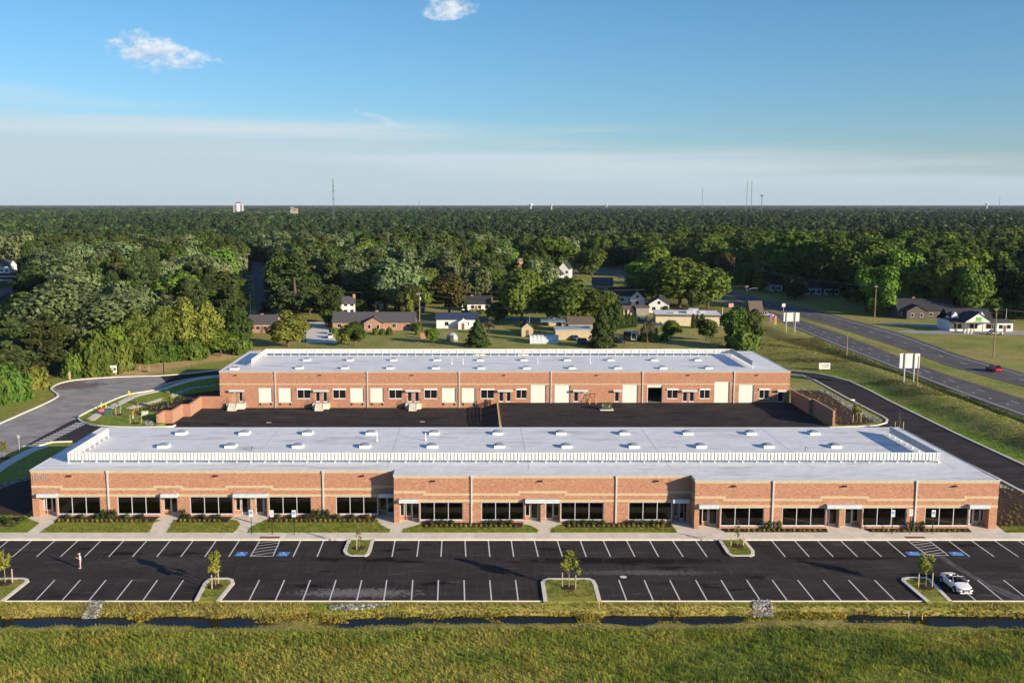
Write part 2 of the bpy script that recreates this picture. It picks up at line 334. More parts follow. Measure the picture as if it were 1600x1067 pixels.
# ------------------------------------------------------------------ object helpers
def link(o, parent=None):
    COL.objects.link(o)
    if parent is not None: o.parent = parent
    return o
def tag(o, label=None, cat=None, group=None, kind=None):
    if label: o['label'] = label
    if cat: o['category'] = cat
    if group: o['group'] = group
    if kind: o['kind'] = kind
    return o
def empty(name, loc=(0, 0, 0), rz=0.0, parent=None):
    o = bpy.data.objects.new(name, None); o.location = loc; o.rotation_euler = (0, 0, rz); o.empty_display_size = 0.3
    return link(o, parent)
def inst(name, mesh, parent=None, loc=(0, 0, 0), rz=0.0, sc=None):
    o = bpy.data.objects.new(name, mesh); o.location = loc; o.rotation_euler = (0, 0, rz)
    if sc is not None: o.scale = sc if hasattr(sc, '__len__') else (sc, sc, sc)
    return link(o, parent)
class MB:
    def __init__(s): s.v = []; s.f = []; s.m = []
    def quad(s, a, b, c, d, m=0):
        n = len(s.v); s.v += [a, b, c, d]; s.f.append((n, n + 1, n + 2, n + 3)); s.m.append(m)
    def poly(s, pts, m=0):
        n = len(s.v); s.v += list(pts); s.f.append(tuple(range(n, n + len(pts)))); s.m.append(m)
    def box(s, x0, x1, y0, y1, z0, z1, m=0):
        n = len(s.v); s.v += [(x0, y0, z0), (x1, y0, z0), (x1, y1, z0), (x0, y1, z0), (x0, y0, z1), (x1, y0, z1), (x1, y1, z1), (x0, y1, z1)]
        for f in ((0, 3, 2, 1), (4, 5, 6, 7), (0, 1, 5, 4), (1, 2, 6, 5), (2, 3, 7, 6), (3, 0, 4, 7)):
            s.f.append(tuple(n + i for i in f)); s.m.append(m)
        return s
    def obox(s, c, ux, uy, hx, hy, z0, z1, m=0):
        """box with plan axes ux, uy"""
        n = len(s.v)
        for z in (z0, z1):
            for a, b in ((-1, -1), (1, -1), (1, 1), (-1, 1)):
                s.v.append((c[0] + ux[0] * hx * a + uy[0] * hy * b, c[1] + ux[1] * hx * a + uy[1] * hy * b, z))
        for f in ((0, 3, 2, 1), (4, 5, 6, 7), (0, 1, 5, 4), (1, 2, 6, 5), (2, 3, 7, 6), (3, 0, 4, 7)):
            s.f.append(tuple(n + i for i in f)); s.m.append(m)
    def prism(s, pts, z0, z1, m=0, mside=None):
        if sum(pts[i][0] * pts[(i + 1) % len(pts)][1] - pts[(i + 1) % len(pts)][0] * pts[i][1] for i in range(len(pts))) < 0: pts = pts[::-1]
        s.poly([(x, y, z1) for x, y in pts], m)
        k = len(pts)
        for i in range(k):
            a, b = pts[i], pts[(i + 1) % k]
            s.quad((a[0], a[1], z0), (b[0], b[1], z0), (b[0], b[1], z1), (a[0], a[1], z1), m if mside is None else mside)
    def extr(s, prof, axis, a0, a1, m=0):
        """closed profile [(p, z)] extruded along axis 'x' or 'y'"""
        k = len(prof)
        P = (lambda t, p: (t, p[0], p[1])) if axis == 'x' else (lambda t, p: (p[0], t, p[1]))
        n = len(s.v)
        s.v += [P(a0, p) for p in prof] + [P(a1, p) for p in prof]
        s.f.append(tuple(n + i for i in range(k))); s.m.append(m)
        s.f.append(tuple(n + k + i for i in range(k))[::-1]); s.m.append(m)
        for i in range(k):
            j = (i + 1) % k; s.f.append((n + j, n + i, n + k + i, n + k + j)); s.m.append(m)
    def tube(s, pts, rad, n=8, m=0, caps=True):
        if not hasattr(rad, '__len__'): rad = [rad] * len(pts)
        base = len(s.v)
        for i, p in enumerate(pts):
            p = Vector(p); a = Vector(pts[max(i - 1, 0)]); b = Vector(pts[min(i + 1, len(pts) - 1)])
            d = (b - a).normalized(); ref = Vector((0, 0, 1)) if abs(d.z) < 0.95 else Vector((1, 0, 0))
            x = d.cross(ref).normalized(); y = x.cross(d)
            for k in range(n):
                t = 2 * math.pi * k / n; q = p + (x * math.cos(t) + y * math.sin(t)) * rad[i]; s.v.append(tuple(q))
        for i in range(len(pts) - 1):
            for k in range(n):
                a = base + i * n + k; b = base + i * n + (k + 1) % n; s.f.append((a, b, b + n, a + n)); s.m.append(m)
        if caps:
            s.f.append(tuple(base + k for k in range(n))[::-1]); s.m.append(m)
            e = base + (len(pts) - 1) * n; s.f.append(tuple(e + k for k in range(n))); s.m.append(m)
        return s
    def ribbon(s, pts, w0, w1, z0, z1, m=0, closed=False, bottom=False):
        """box swept along a plan polyline between offsets w0 and w1 (to its left)"""
        n = len(pts); P = [Vector((p[0], p[1])) for p in pts]; N = []
        for i in range(n):
            if closed: a, b = P[i - 1], P[(i + 1) % n]
            else: a, b = P[max(i - 1, 0)], P[min(i + 1, n - 1)]
            d = (P[i] - a).normalized() if (P[i] - a).length > 1e-6 else (b - P[i]).normalized()
            e = (b - P[i]).normalized() if (b - P[i]).length > 1e-6 else d
            nn = Vector((-(d.y + e.y), d.x + e.x)); nn = nn.normalized() if nn.length > 1e-6 else Vector((-d.y, d.x))
            c = max(0.5, nn.dot(Vector((-d.y, d.x)))); N.append(nn / c)
        base = len(s.v)
        zf0 = z0 if callable(z0) else (lambda x, y: z0); zf1 = z1 if callable(z1) else (lambda x, y: z1)
        for p, q in zip(P, N):
            for w, zf in ((w0, zf0), (w1, zf0), (w1, zf1), (w0, zf1)):
                r = p + q * w; s.v.append((r.x, r.y, zf(p.x, p.y)))
        for i in range(n if closed else n - 1):
            a = base + i * 4; b = base + ((i + 1) % n) * 4
            for k in (1, 2, 3) if not bottom else (0, 1, 2, 3):
                l = (k + 1) % 4; s.f.append((a + k, a + l, b + l, b + k)); s.m.append(m)
        if not closed:
            s.f.append((base, base + 1, base + 2, base + 3)); s.m.append(m); e = base + (n - 1) * 4
            s.f.append((e + 3, e + 2, e + 1, e)); s.m.append(m)
        return s
    def mesh(s, name, mats, smooth=False):
        me = bpy.data.meshes.new(name); me.from_pydata(s.v, [], s.f)
        for mm in (mats if isinstance(mats, (list, tuple)) else [mats]): me.materials.append(mm)
        if len(me.materials) > 1: me.polygons.foreach_set('material_index', s.m)
        if smooth: me.polygons.foreach_set('use_smooth', [True] * len(me.polygons))
        me.validate(); me.update(); return me
    def build(s, name, mats, parent=None, loc=(0, 0, 0), rz=0.0, smooth=False):
        return inst(name, s.mesh(name, mats, smooth), parent, loc, rz)
def text(body, size, m, parent, loc, rot, name='lettering', depth=0.02, align='CENTER'):
    c = bpy.data.curves.new('text_outline', 'FONT'); c.body = body; c.size = size; c.extrude = depth; c.align_x = align; c.align_y = 'CENTER'
    t = bpy.data.objects.new('text_outline', c); COL.objects.link(t)
    ev = t.evaluated_get(bpy.context.evaluated_depsgraph_get()); m0 = ev.to_mesh()
    vs = [tuple(v_.co) for v_ in m0.vertices]; fs = [tuple(p.vertices) for p in m0.polygons]; ev.to_mesh_clear(); bpy.data.objects.remove(t); bpy.data.curves.remove(c)
    me = bpy.data.meshes.new(name); me.from_pydata(vs, [], fs); me.materials.append(m); o = bpy.data.objects.new(name, me); link(o, parent); o.location = loc; o.rotation_euler = rot
    return o
# ================================================================== GROUND
WALL_A, WALL_B, WALL_C, FB_BACK = 124.2, 121.8, 119.5, 148.7      # front building: facade planes and rear wall
RW, RB_BACK = 199.7, 227.5                                        # rear building
OUTK = GP([(1190, 577), (1231, 579), (1272, 583), (1300, 588.5), (1327, 596), (1357, 610), (1390, 627.5), (1442, 653), (1495, 679), (1600, 727.7), (1700, 777), (1760, 806)])
INNK1 = GP([(1190, 583.5), (1232, 584), (1255, 587), (1274, 594), (1292, 604), (1327, 623.5), (1361, 641), (1380, 650.5), (1388, 656), (1386, 661), (1372, 665), (1340, 667), (1297, 668)])
INNK2 = GP([(1404, 668), (1430, 681), (1468, 702), (1512, 724), (1557, 746), (1600, 769), (1700, 822), (1740, 843)])
E1 = smooth_line(GP([(900, 422.5), (985, 437), (1060, 453.5), (1128, 470), (1191, 490), (1248, 515), (1306, 540), (1364, 562.5), (1442, 592), (1521, 622), (1600, 651), (1800, 724)]))
E2 = smooth_line(GP([(900, 418), (985, 433), (1060, 448), (1128, 463), (1180, 479), (1248, 499.5), (1290, 513), (1327, 526), (1403, 556), (1469, 581), (1547, 606), (1600, 623), (1800, 688)]))
E3 = smooth_line(GP([(900, 416), (985, 431), (1060, 445), (1128, 459.5), (1180, 475.5), (1253, 496.5), (1290, 506.5), (1316, 514.5), (1405, 543), (1456, 562), (1495, 575), (1600, 604), (1800, 660)]))
E4 = smooth_line(GP([(900, 411.5), (985, 426), (1060, 438.5), (1128, 452), (1180, 464.5), (1234, 476.5), (1280, 487), (1316, 496), (1397, 518), (1463, 541), (1495, 553), (1600, 583), (1800, 642)]))
CULOUT = smooth_line(GP([(-220, 759), (0, 662.5), (35, 647), (62.5, 635), (85, 624), (92.5, 617.5), (86, 612), (82, 607), (92.5, 600), (120, 594), (175, 590), (215, 588.5), (250, 587.5), (300, 583.5), (350, 578), (420, 578)]), 4)
ISL = smooth_line(GP([(420, 586), (346, 586.5), (300, 592), (262, 600), (240, 610), (200, 617), (162, 632), (130, 647.5), (124, 653), (130, 659), (150, 664.5), (200, 667), (262, 666.5), (272, 664)]), 4)
JOINT = GP([(124, 653), (112, 657), (37, 697)])
LOWK = GP([(37, 697), (58, 697), (80, 690.5), (113, 689.5)])
CORR = OUTK[:1] + OUTK[2:] + [E1[-1]] + E1[::-1]
BED_R = GP([(1234, 612), (1254, 609.5), (1280, 611), (1300, 620), (1327, 640), (1352, 652), (1366, 659), (1340, 663.5), (1312, 664), (1297, 655), (1294, 640), (1262, 624)])
RIP_R = GP([(1234, 608), (1262, 607.5), (1282, 609), (1302, 618), (1328, 636), (1352, 648), (1372, 657)])
BED_R2 = [(66.2, 120.2), (82, 119.8), (84, 124), (72, 143), (66.2, 148)]
BED_L = GP([(214, 640), (240, 633), (264, 625), (290, 616), (346, 609), (346, 621), (312, 621), (290, 631), (262, 641), (240, 643)])
RIP_L = GP([(199, 638.5), (216, 634), (232, 629.5), (264, 620.5), (280, 613), (300, 606), (346, 601)])
BED_L2 = [(-58.5, 121.5), (-58.5, 147), (-66, 143), (-69, 130), (-66.5, 121.5)]
WALL_L = [(-50.6, 199.45), (-55.8, 199.45), (-55.8, 191.5), (-57.3, 191.5), (-57.3, 185.0), (-58.8, 185.0), (-58.8, 180.9)]
WALL_R = [(64.65, 199.5), (64.65, 188.6), (65.35, 188.6), (65.35, 177.6)]
WATER_Z = -0.72
def court_z(x, y):
    x = np.asarray(x, float); y = np.asarray(y, float)
    return -1.06 * sstep(163, 190, y) * (1 - np.clip((x - 1.6) / 3.1, 0, 1))
def ditch(x, y):
    c = 93.3 + 0.5 * np.sin(np.asarray(x) * 0.06) + 0.25 * np.sin(np.asarray(x) * 0.19 + 1)
    return c
def H(x, y):
    x = np.asarray(x, float); y = np.asarray(y, float)
    h = np.full(np.broadcast(x, y).shape, -0.04)
    # bank, ditch and marsh in front of the car park
    c = ditch(x, y); n = vnoise(x, y, 1.3, 1) - 0.5; n2 = vnoise(x, y, 7.0, 2) - 0.5
    bank = -0.04 - 1.15 * sstep(96.2, c + 0.6, y) + 0.34 * n * sstep(96.0, 94.8, y)
    field = -0.50 + 0.14 * n + 0.22 * n2
    t = sstep(c + 0.35, c - 1.1 + 0.9 * n2 + 0.5 * n, y)
    hump = np.exp(-((x + 17) / 6.0) ** 2) + 0.9 * np.exp(-((x - 11.0) / 1.8) ** 2) + 0.9 * np.exp(-((x - 29.5) / 5) ** 2) + 0.55 * np.exp(-((x - 1.5) / 2.2) ** 2) + 0.6 * np.exp(-((x + 33) / 2.0) ** 2) + 0.8 * np.exp(-((x - 35.5) / 2.6) ** 2) + 0.7 * np.exp(-((x + 4) / 1.8) ** 2) + 0.5 * np.exp(-((x - 19) / 2.4) ** 2) + 0.5 * np.exp(-((x - 42.5) / 1.6) ** 2)
    low = bank * (1 - t) + field * t
    low = np.maximum(low, -1.4)
    low = low + (np.maximum(low, -0.55 + 0.1 * n) - low) * np.clip(hump, 0, 1)
    h = np.where(y < 96.2, low, h)
    # slope between the right-hand drive and the highway
    ins = inpoly(x, y, CORR)
    d1 = dline(x, y, OUTK); d2 = dline(x, y, E1); f = d1 / (d1 + d2 + 1e-6)
    b = 1.5 * sstep(0.02, 0.50, f) * (1 - sstep(0.60, 0.80, f)) - 0.75 * np.exp(-((f - 0.87) / 0.055) ** 2)
    b = b + 0.20 * (vnoise(x, y, 5, 4) - 0.5) * sstep(0.1, 0.3, f)
    fade = sstep(330, 262, y) * sstep(118, 128, y) * sstep(0, 28, dline(x, y, [OUTK[0], E1[0]])) * sstep(76, 92, x + 0.12 * (y - 200))
    h = np.where(ins, h + b * fade, h)
    # sunken truck court
    h = np.where((x > np.where(y < 181, -57.0, np.where(y < 185, -59.6, np.where(y < 191, -58.1, -56.7)))) & (x < 6.5) & (y > 162) & (y < 201), -1.7, h)
    # planted beds sit a little low
    return h
def hz(x, y): return float(H(np.array([x]), np.array([y]))[0])
def gp(px, py):
    z = 0.0
    for _ in range(6):
        x, y = G(px, py, z); z = hz(x, y)
    return (x, y, z)

def axis(a, b, st, lo, hi):
    c = list(np.arange(a, b + 1e-6, st)); s = st
    v = c[-1]
    while v < hi: s *= 1.11; v += s; c.append(v)
    v = a; s = st
    L = []
    while v > lo: s *= 1.11; v -= s; L.append(v)
    return np.array(L[::-1] + c)
gx = axis(-105, 150, 0.85, -45000, 45000); gy = axis(76, 262, 0.6, 20, 60000)
GX, GY = np.meshgrid(gx, gy); GZ = H(GX, GY)
ny, nx = GX.shape
V = np.stack([GX, GY, GZ], -1).reshape(-1, 3)
i, j = np.meshgrid(np.arange(nx - 1), np.arange(ny - 1)); a = (j * nx + i).reshape(-1)
F = np.stack([a, a + 1, a + nx + 1, a + nx], -1)
def np_mesh(name, V, F, mats, smooth=False):
    me = bpy.data.meshes.new(name); me.vertices.add(len(V)); me.vertices.foreach_set('co', V.astype(np.float32).reshape(-1))
    k = F.shape[1]; me.loops.add(F.size); me.loops.foreach_set('vertex_index', F.astype(np.int32).reshape(-1))
    me.polygons.add(len(F)); me.polygons.foreach_set('loop_start', np.arange(0, F.size, k, dtype=np.int32))
    if smooth: me.polygons.foreach_set('use_smooth', np.ones(len(F), bool))
    for mm in mats: me.materials.append(mm)
    me.update(calc_edges=True); return me
# what grows or lies where (surface colour only)
X, Y = GX.ravel(), GY.ravel()
def blend(c, col, w): return c * (1 - w[:, None]) + np.array(col)[None] * w[:, None]
Cg = np.tile(np.array([[0.19, 0.19, 0.055]]), (len(X), 1))
n1 = vnoise(X, Y, 23, 5); n2 = vnoise(X, Y, 6, 6); n3 = vnoise(X, Y, 60, 7)
Cg = blend(Cg, (0.235, 0.200, 0.070), sstep(0.4, 0.8, n1) * 0.8)
Cg = blend(Cg, (0.10, 0.135, 0.030), sstep(0.5, 0.9, n2) * 0.5)
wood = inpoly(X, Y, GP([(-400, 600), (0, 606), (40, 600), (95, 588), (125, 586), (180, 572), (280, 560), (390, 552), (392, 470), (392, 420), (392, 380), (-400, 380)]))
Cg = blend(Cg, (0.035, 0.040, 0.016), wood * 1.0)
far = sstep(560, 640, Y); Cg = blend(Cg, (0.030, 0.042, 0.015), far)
# mown verge round the cul-de-sac, dry grassy track above it
verge = inpoly(X, Y, GP([(-300, 600), (0, 606), (60, 592), (110, 586), (200, 576), (280, 566), (390, 550), (420, 600), (200, 620), (0, 900), (-300, 900)])) & (X < -50)
Cg = blend(Cg, (0.165, 0.185, 0.035), verge * 0.75)
trk = dline(X, Y, GP([(190, 588), (240, 573), (300, 563), (350, 556), (410, 549)])); Cg = blend(Cg, (0.36, 0.25, 0.12), sstep(9, 3, trk) * sstep(0.1, 0.6, n2 * 0.6 + n1 * 0.6) * (Y > 225))
Cg = blend(Cg, (0.26, 0.20, 0.10), sstep(2.5, 0.5, dline(X, Y, GP([(25, 599), (60, 590), (95, 584), (130, 578)]))) * 0.6)
islm = inpoly(X, Y, ISL + GP([(300, 664), (420, 640)])); Cg = blend(Cg, (0.14, 0.185, 0.03), islm * 0.85)
# slope by the highway: rough, dry; lush strip by the kerb
ins = inpoly(X, Y, CORR); d1 = dline(X, Y, OUTK); d2 = dline(X, Y, E1); f = d1 / (d1 + d2 + 1e-6)
Cg = blend(Cg, (0.23, 0.215, 0.060), ins * 0.8)
Cg = blend(Cg, (0.12, 0.12, 0.04), ins * sstep(0.45, 0.75, vnoise(X * 0.6 + Y, Y * 0.3, 6, 9)) * 0.7)
Cg = blend(Cg, (0.125, 0.225, 0.026), ins * sstep(0.26, 0.10, f) * sstep(0.35, 0.55, n1 * 0.5 + n2 * 0.5) * 0.9)
Cg = blend(Cg, (0.26, 0.225, 0.090), ins * np.exp(-((f - 0.60) / 0.05) ** 2) * 0.7)
Cg = blend(Cg, (0.060, 0.055, 0.020), ins * np.exp(-((f - 0.86) / 0.06) ** 2) * 0.85)
# marsh and bank
Cg = blend(Cg, (0.22, 0.19, 0.055), (Y < 96.7) * 1.0)
Cg = blend(Cg, (0.15, 0.18, 0.03), (Y < 91) * 0.8)
Cg = blend(Cg, (0.035, 0.032, 0.018), (GZ.ravel() < WATER_Z + 0.06) * 1.0 * (Y < 97))
Cg *= (1.15 + 0.36 * vnoise(X, Y, 1.7, 3))[:, None]
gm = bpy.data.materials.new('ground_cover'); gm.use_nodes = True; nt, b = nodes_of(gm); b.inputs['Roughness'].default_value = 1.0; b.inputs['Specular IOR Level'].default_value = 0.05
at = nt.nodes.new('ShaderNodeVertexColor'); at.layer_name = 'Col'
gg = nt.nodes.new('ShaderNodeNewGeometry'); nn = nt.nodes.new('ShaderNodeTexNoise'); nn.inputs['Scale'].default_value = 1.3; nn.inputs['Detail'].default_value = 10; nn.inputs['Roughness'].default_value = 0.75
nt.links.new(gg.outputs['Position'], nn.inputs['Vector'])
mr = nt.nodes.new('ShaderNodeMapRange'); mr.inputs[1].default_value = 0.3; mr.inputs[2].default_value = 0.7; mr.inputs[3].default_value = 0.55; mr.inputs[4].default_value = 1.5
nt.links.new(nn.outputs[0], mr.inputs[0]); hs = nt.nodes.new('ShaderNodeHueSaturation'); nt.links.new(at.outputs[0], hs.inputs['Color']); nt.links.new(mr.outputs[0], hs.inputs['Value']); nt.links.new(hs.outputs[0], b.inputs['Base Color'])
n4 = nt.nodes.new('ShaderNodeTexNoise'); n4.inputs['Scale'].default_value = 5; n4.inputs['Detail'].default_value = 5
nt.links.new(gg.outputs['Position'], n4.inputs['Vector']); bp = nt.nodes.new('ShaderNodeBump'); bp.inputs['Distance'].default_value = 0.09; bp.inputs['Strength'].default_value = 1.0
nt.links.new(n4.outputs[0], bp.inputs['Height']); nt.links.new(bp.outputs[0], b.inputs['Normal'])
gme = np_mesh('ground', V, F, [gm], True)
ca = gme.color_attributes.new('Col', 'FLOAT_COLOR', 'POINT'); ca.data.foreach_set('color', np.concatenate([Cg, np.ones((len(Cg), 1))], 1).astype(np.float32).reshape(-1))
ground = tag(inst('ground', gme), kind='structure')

# water in the ditch
wm_ = mat('ditch_water', (0.012, 0.013, 0.012), 0.08, spec=0.12, bump=0.004, bscale=3)
mb = MB(); mb.poly([(-95, 88.5, WATER_Z), (100, 88.5, WATER_Z), (100, 96.3, WATER_Z), (-95, 96.3, WATER_Z)])
tag(mb.build('ditch_water', wm_), kind='structure')

# ------------------------------------------------------------------ paved surfaces
def sheet(name, pts, z, m):
    mb = MB(); zz = z if callable(z) else (lambda x, y: z)
    if sum(pts[i][0] * pts[(i + 1) % len(pts)][1] - pts[(i + 1) % len(pts)][0] * pts[i][1] for i in range(len(pts))) < 0: pts = pts[::-1]
    mb.poly([(x, y, zz(x, y)) for x, y in pts]); return tag(mb.build(name, m), kind='structure')
def strip(name, A, B, z, m):
    """sheet between two polylines of equal length"""
    mb = MB()
    for (a, b), (c, d) in zip(zip(A[:-1], A[1:]), zip(B[:-1], B[1:])): mb.quad((*a, z), (*b, z), (*d, z), (*c, z))
    return tag(mb.build(name, m), kind='structure')
PX0, PX1, KY0, KY1 = -78.0, 88.0, 97.1, 115.45
lot = sheet('parking_lot', [(PX0, KY0), (PX1, KY0), (PX1, KY1), (PX0, KY1)], 0.0, ASPH)
# truck court, drives
mb = MB(); cx = np.concatenate([[-58.7], np.linspace(-57.6, 1.6, 12), np.linspace(2.4, 4.7, 4), [20, 40, 64.7]]); cy = np.concatenate([[FB_BACK], np.linspace(160, 192, 17), [RW]])
for a0, a1 in zip(cx[:-1], cx[1:]):
    for b0, b1 in zip(cy[:-1], cy[1:]):
        xl = -55.9 if b0 > 191 else a0
        if (a1 < -55.9 and b0 > 191) or (a0 < -58 and (b0 < 180 or b0 > 184)): continue
        q = [(max(a0, xl), b0), (a1, b0), (a1, b1), (max(a0, xl), b1)]
        mb.quad(*[(x, y, float(court_z(x, y))) for x, y in q])
court = tag(mb.build('truck_court', ASPH), kind='structure')
drv_in = INNK1
loop_out = [p for p in CULOUT if p[1] > 222 and p[0] > -80]
# left loop drive + behind the rear building + right drive
left_out = GP([(250, 587.5), (300, 583.5), (350, 578), (420, 578)]); left_in = GP([(262, 600), (300, 592), (346, 586.5), (420, 586)])
strip('loop_drive', left_out + OUTK[:1], left_in + INNK1[:1], 0.0, ASPH)
n_ = 24
def rs(pts, n):
    L = [0.0]
    for a, b in zip(pts[:-1], pts[1:]): L.append(L[-1] + math.dist(a, b))
    return [(float(np.interp(t, L, [p[0] for p in pts])), float(np.interp(t, L, [p[1] for p in pts]))) for t in np.linspace(0, L[-1], n)]
pO = OUTK; pI = INNK1[:9]
sheet('side_drive', OUTK + INNK2[::-1] + [(66.8, FB_BACK + 0.3), (64.7, 150), (64.7, 176.9)] + INNK1[::-1], 0.0, ASPH)
sheet('driveway_mouth', [ISL[k] for k in range(len(ISL)) if ISL[k][1] < G(0, 652)[1] or k > len(ISL) - 20][-22:] + [(-57.6, 176.5), (-57.6, FB_BACK)] + LOWK[::-1] + JOINT[::-1], 0.0, ASPH)
cs = [p for p in CULOUT if p[0] < G(252, 587.5)[0]]
isl_in = [p for p in ISL if p[0] <= G(262, 600)[0] and p[1] >= G(0, 653)[1] - 0.2]
sheet('cul_de_sac', cs + isl_in + JOINT[1:] + GP([(37, 697), (0, 716), (-220, 830)]), -0.004, OLDASPH)
strip('highway_near_carriageway', E1, E2, 0.02, HWY); strip('highway_far_carriageway', E3, E4, 0.02, HWY)
# side street between the houses, cross street, driveways
sheet('residential_street', GP([(392, 394), (407, 394), (434, 505), (402, 505)]), 0.0, HWY)
sheet('cross_street', GP([(300, 503), (1000, 494), (1000, 498.5), (300, 509)]), 0.004, HWY)
sheet('far_left_street', GP([(-120, 468), (0, 452), (36, 440), (60, 436), (60, 442), (36, 451), (0, 464), (-120, 486)]), 0.0, HWY)
sheet('concrete_driveway', GP([(476, 502), (505, 502), (528, 536), (479, 536)]), 0.01, CONC2)
lotm = mat('pale_lot', (0.34, 0.33, 0.31), 0.9)
sheet('shop_forecourt', GP([(1376, 506), (1428, 506), (1474, 506), (1494, 514), (1640, 518.5), (1640, 524), (1504, 522.5), (1428, 521), (1396, 517.5), (1425, 516), (1452, 517.5), (1466, 516), (1463, 512.5), (1428, 509), (1376, 508.5)]), 0.01, lotm)
sheet('house_drive', GP([(-60, 432), (36, 431), (36, 432.2), (-60, 434)]), 0.01, CONC2)
sheet('house_path', GP([(-60, 438), (30, 437), (34, 438.2), (-60, 440)]), 0.01, CONC2)

def piece(parent, name, mb, m, **k):
    return mb.build(name, m, parent)
# kerbs
def kerb(pts, side=1, name='kerb', w=0.35, parent=None, z1=0.15):
    mb = MB(); mb.ribbon(resample(pts, 3), 0, w * side, -0.1, z1, bottom=True); return tag(mb.build(name, KERB), kind='structure')
kerb([(PX0, KY1 + 0.002), (PX1, KY1 + 0.002)], 1, w=0.30)
kerb(OUTK, 1); kerb(INNK1, -1); kerb(INNK2, -1)
kerb(CULOUT, 1, w=0.45); kerb(ISL, -1, w=0.35); kerb(LOWK, -1)

# ------------------------------------------------------------------ islands in the car park
def X1(px, y): return XY(px, y, 0.0)
isl_px = {
 'upper left': [(543.5, 844), (536, 862), (540, 868), (548, 870.5), (571, 870.5), (577, 867), (580, 862), (585, 844)],
 'upper right': [(1121.5, 843.5), (1135, 865), (1141, 869.5), (1148, 870.5), (1172, 870.5), (1179, 868), (1179, 862), (1164, 844)],
 'lower far left': [(-70, 937), (-70, 904), (36, 904), (44, 905.5), (46, 909), (10.5, 937)],
 'lower left': [(306, 936.5), (318, 912), (325, 906), (335, 904), (357, 904), (365, 906.5), (367, 912), (346.5, 936.5)],
 'lower middle': [(848.5, 936.5), (845, 911), (848, 907), (857, 904.6), (921, 904.6), (929, 908), (933, 915), (938.5, 936.5)],
 'lower right': [(1441, 936), (1408, 908), (1409, 904.5), (1419, 902.8), (1446, 902.8), (1454, 906), (1482.5, 936)]}
LAWN = mat('lawn_grass', (0.17, 0.235, 0.028), 1.0, c2=(0.25, 0.265, 0.05), scale=1.2, bump=0.05, bscale=9, detail=8, spec=0.05)
LAWN2 = mat('dry_lawn_grass', (0.33, 0.29, 0.065), 1.0, c2=(0.21, 0.24, 0.045), scale=1.0, bump=0.06, bscale=8, detail=8, spec=0.05)
ISLW = {}
for k, px in isl_px.items():
    w = GP(px); ISLW[k] = w
    if k.startswith('lower'):
        w = [(x, max(y, KY0 - 0.35)) if y < KY0 + 0.9 else (x, y) for x, y in w]
        w = [(x, KY0 - 0.35) if y < KY0 + 0.7 else (x, y) for x, y in w]
    else: w = [(x, KY1 + 0.1) if y > KY1 - 0.7 else (x, y) for x, y in w]
    if sum(w[i][0] * w[(i + 1) % len(w)][1] - w[(i + 1) % len(w)][0] * w[i][1] for i in range(len(w))) > 0: w = w[::-1]
    # kerb runs round the island but not along the side that opens to the bank or the pavement
    base = [p for p in w if (p[1] < KY0 - 0.2 if k.startswith('lower') else p[1] > KY1 + 0.05)]
    i0 = [i for i in range(len(w)) if w[i] in base and w[(i + 1) % len(w)] not in base][0]
    run = [w[(i0 + j) % len(w)] for j in range(len(w)) if w[(i0 + j) % len(w)] not in base or j == 0]
    last_ = w[(i0 + len(run)) % len(w)]; run.append(last_)
    mb = MB(); mb.ribbon(run, 0, -0.42, -0.05, 0.15, bottom=True)
    ring = tag(mb.build('island_kerb', KERB), kind='structure')
    mb = MB(); mb.prism(w, -0.05, 0.115)
    if k.startswith('lower'):
        xs = [p[0] for p in base]; ya_ = KY0 - 0.35; mb.quad((min(xs), ya_ - 1.3, -0.25), (max(xs), ya_ - 1.3, -0.25), (max(xs), ya_ - 0.001, 0.114), (min(xs), ya_ - 0.001, 0.114))
    tag(mb.build('island_lawn', LAWN if k.startswith('upper') else LAWN2), kind='structure')
# lower kerb between islands
lowers = sorted([(min(p[0] for p in ISLW[k]), max(p[0] for p in ISLW[k])) for k in ISLW if k.startswith('lower')])
xa = PX0
for a, b in lowers + [(PX1, PX1)]:
    if a > xa + 0.5: kerb([(xa, KY0), (a + 0.35 if a < PX1 else a, KY0)], -1, w=0.15, z1=0.035)
    xa = b - 0.35

# ------------------------------------------------------------------ painted lines (each one a part of the car park)
def pline(pts, w, m=PAINT, z=0.006, name='painted_line', parent=None):
    mb = MB()
    for a, b in zip(pts[:-1], pts[1:]):
        a = Vector(a); b = Vector(b); d = (b - a).normalized(); n = Vector((-d.y, d.x)) * w / 2
        mb.quad((*(a - n), z), (*(b - n), z), (*(b + n), z), (*(a + n), z))
    return mb.build(name, m, parent or lot)
line_me = MB(); line_me.quad((-0.065, 0, 0), (0.065, 0, 0), (0.065, 1, 0), (-0.065, 1, 0)); line_me = line_me.mesh('painted_line', PAINT)
top = [12, 48, 84.6, 120.6, 156.6, 192.6, 228.6, 265, 301, 337, 373, 469.4, 505.4, 617, 654.5, 690.5, 726.5, 763, 799, 835, 871, 907, 943, 979.6, 1015.6, 1051.6, 1087.6, 1206.6, 1242.5, 1278, 1314.5, 1351, 1386.5, 1483.3, 1519.3, 1555.3, 1592]
bot = [-18, 19.5, 57, 94.5, 132, 170, 207, 245, 282.6, 320, 357.6, 458, 495.5, 612.5, 651.5, 689, 728, 765.5, 802.6, 841, 878.8, 916, 954, 992, 1029, 1067.5, 1104.7, 1227, 1264.4, 1302, 1340, 1377.5, 1415, 1515.4, 1553.5, 1591.3, 1629]
for a, b in zip(top, bot):
    (xa_, ya_), (xb_, yb_) = G(a, 845.2), G(b, 869.5)
    pline([(xb_, yb_), (xa_, KY1 - 0.05)], 0.13)
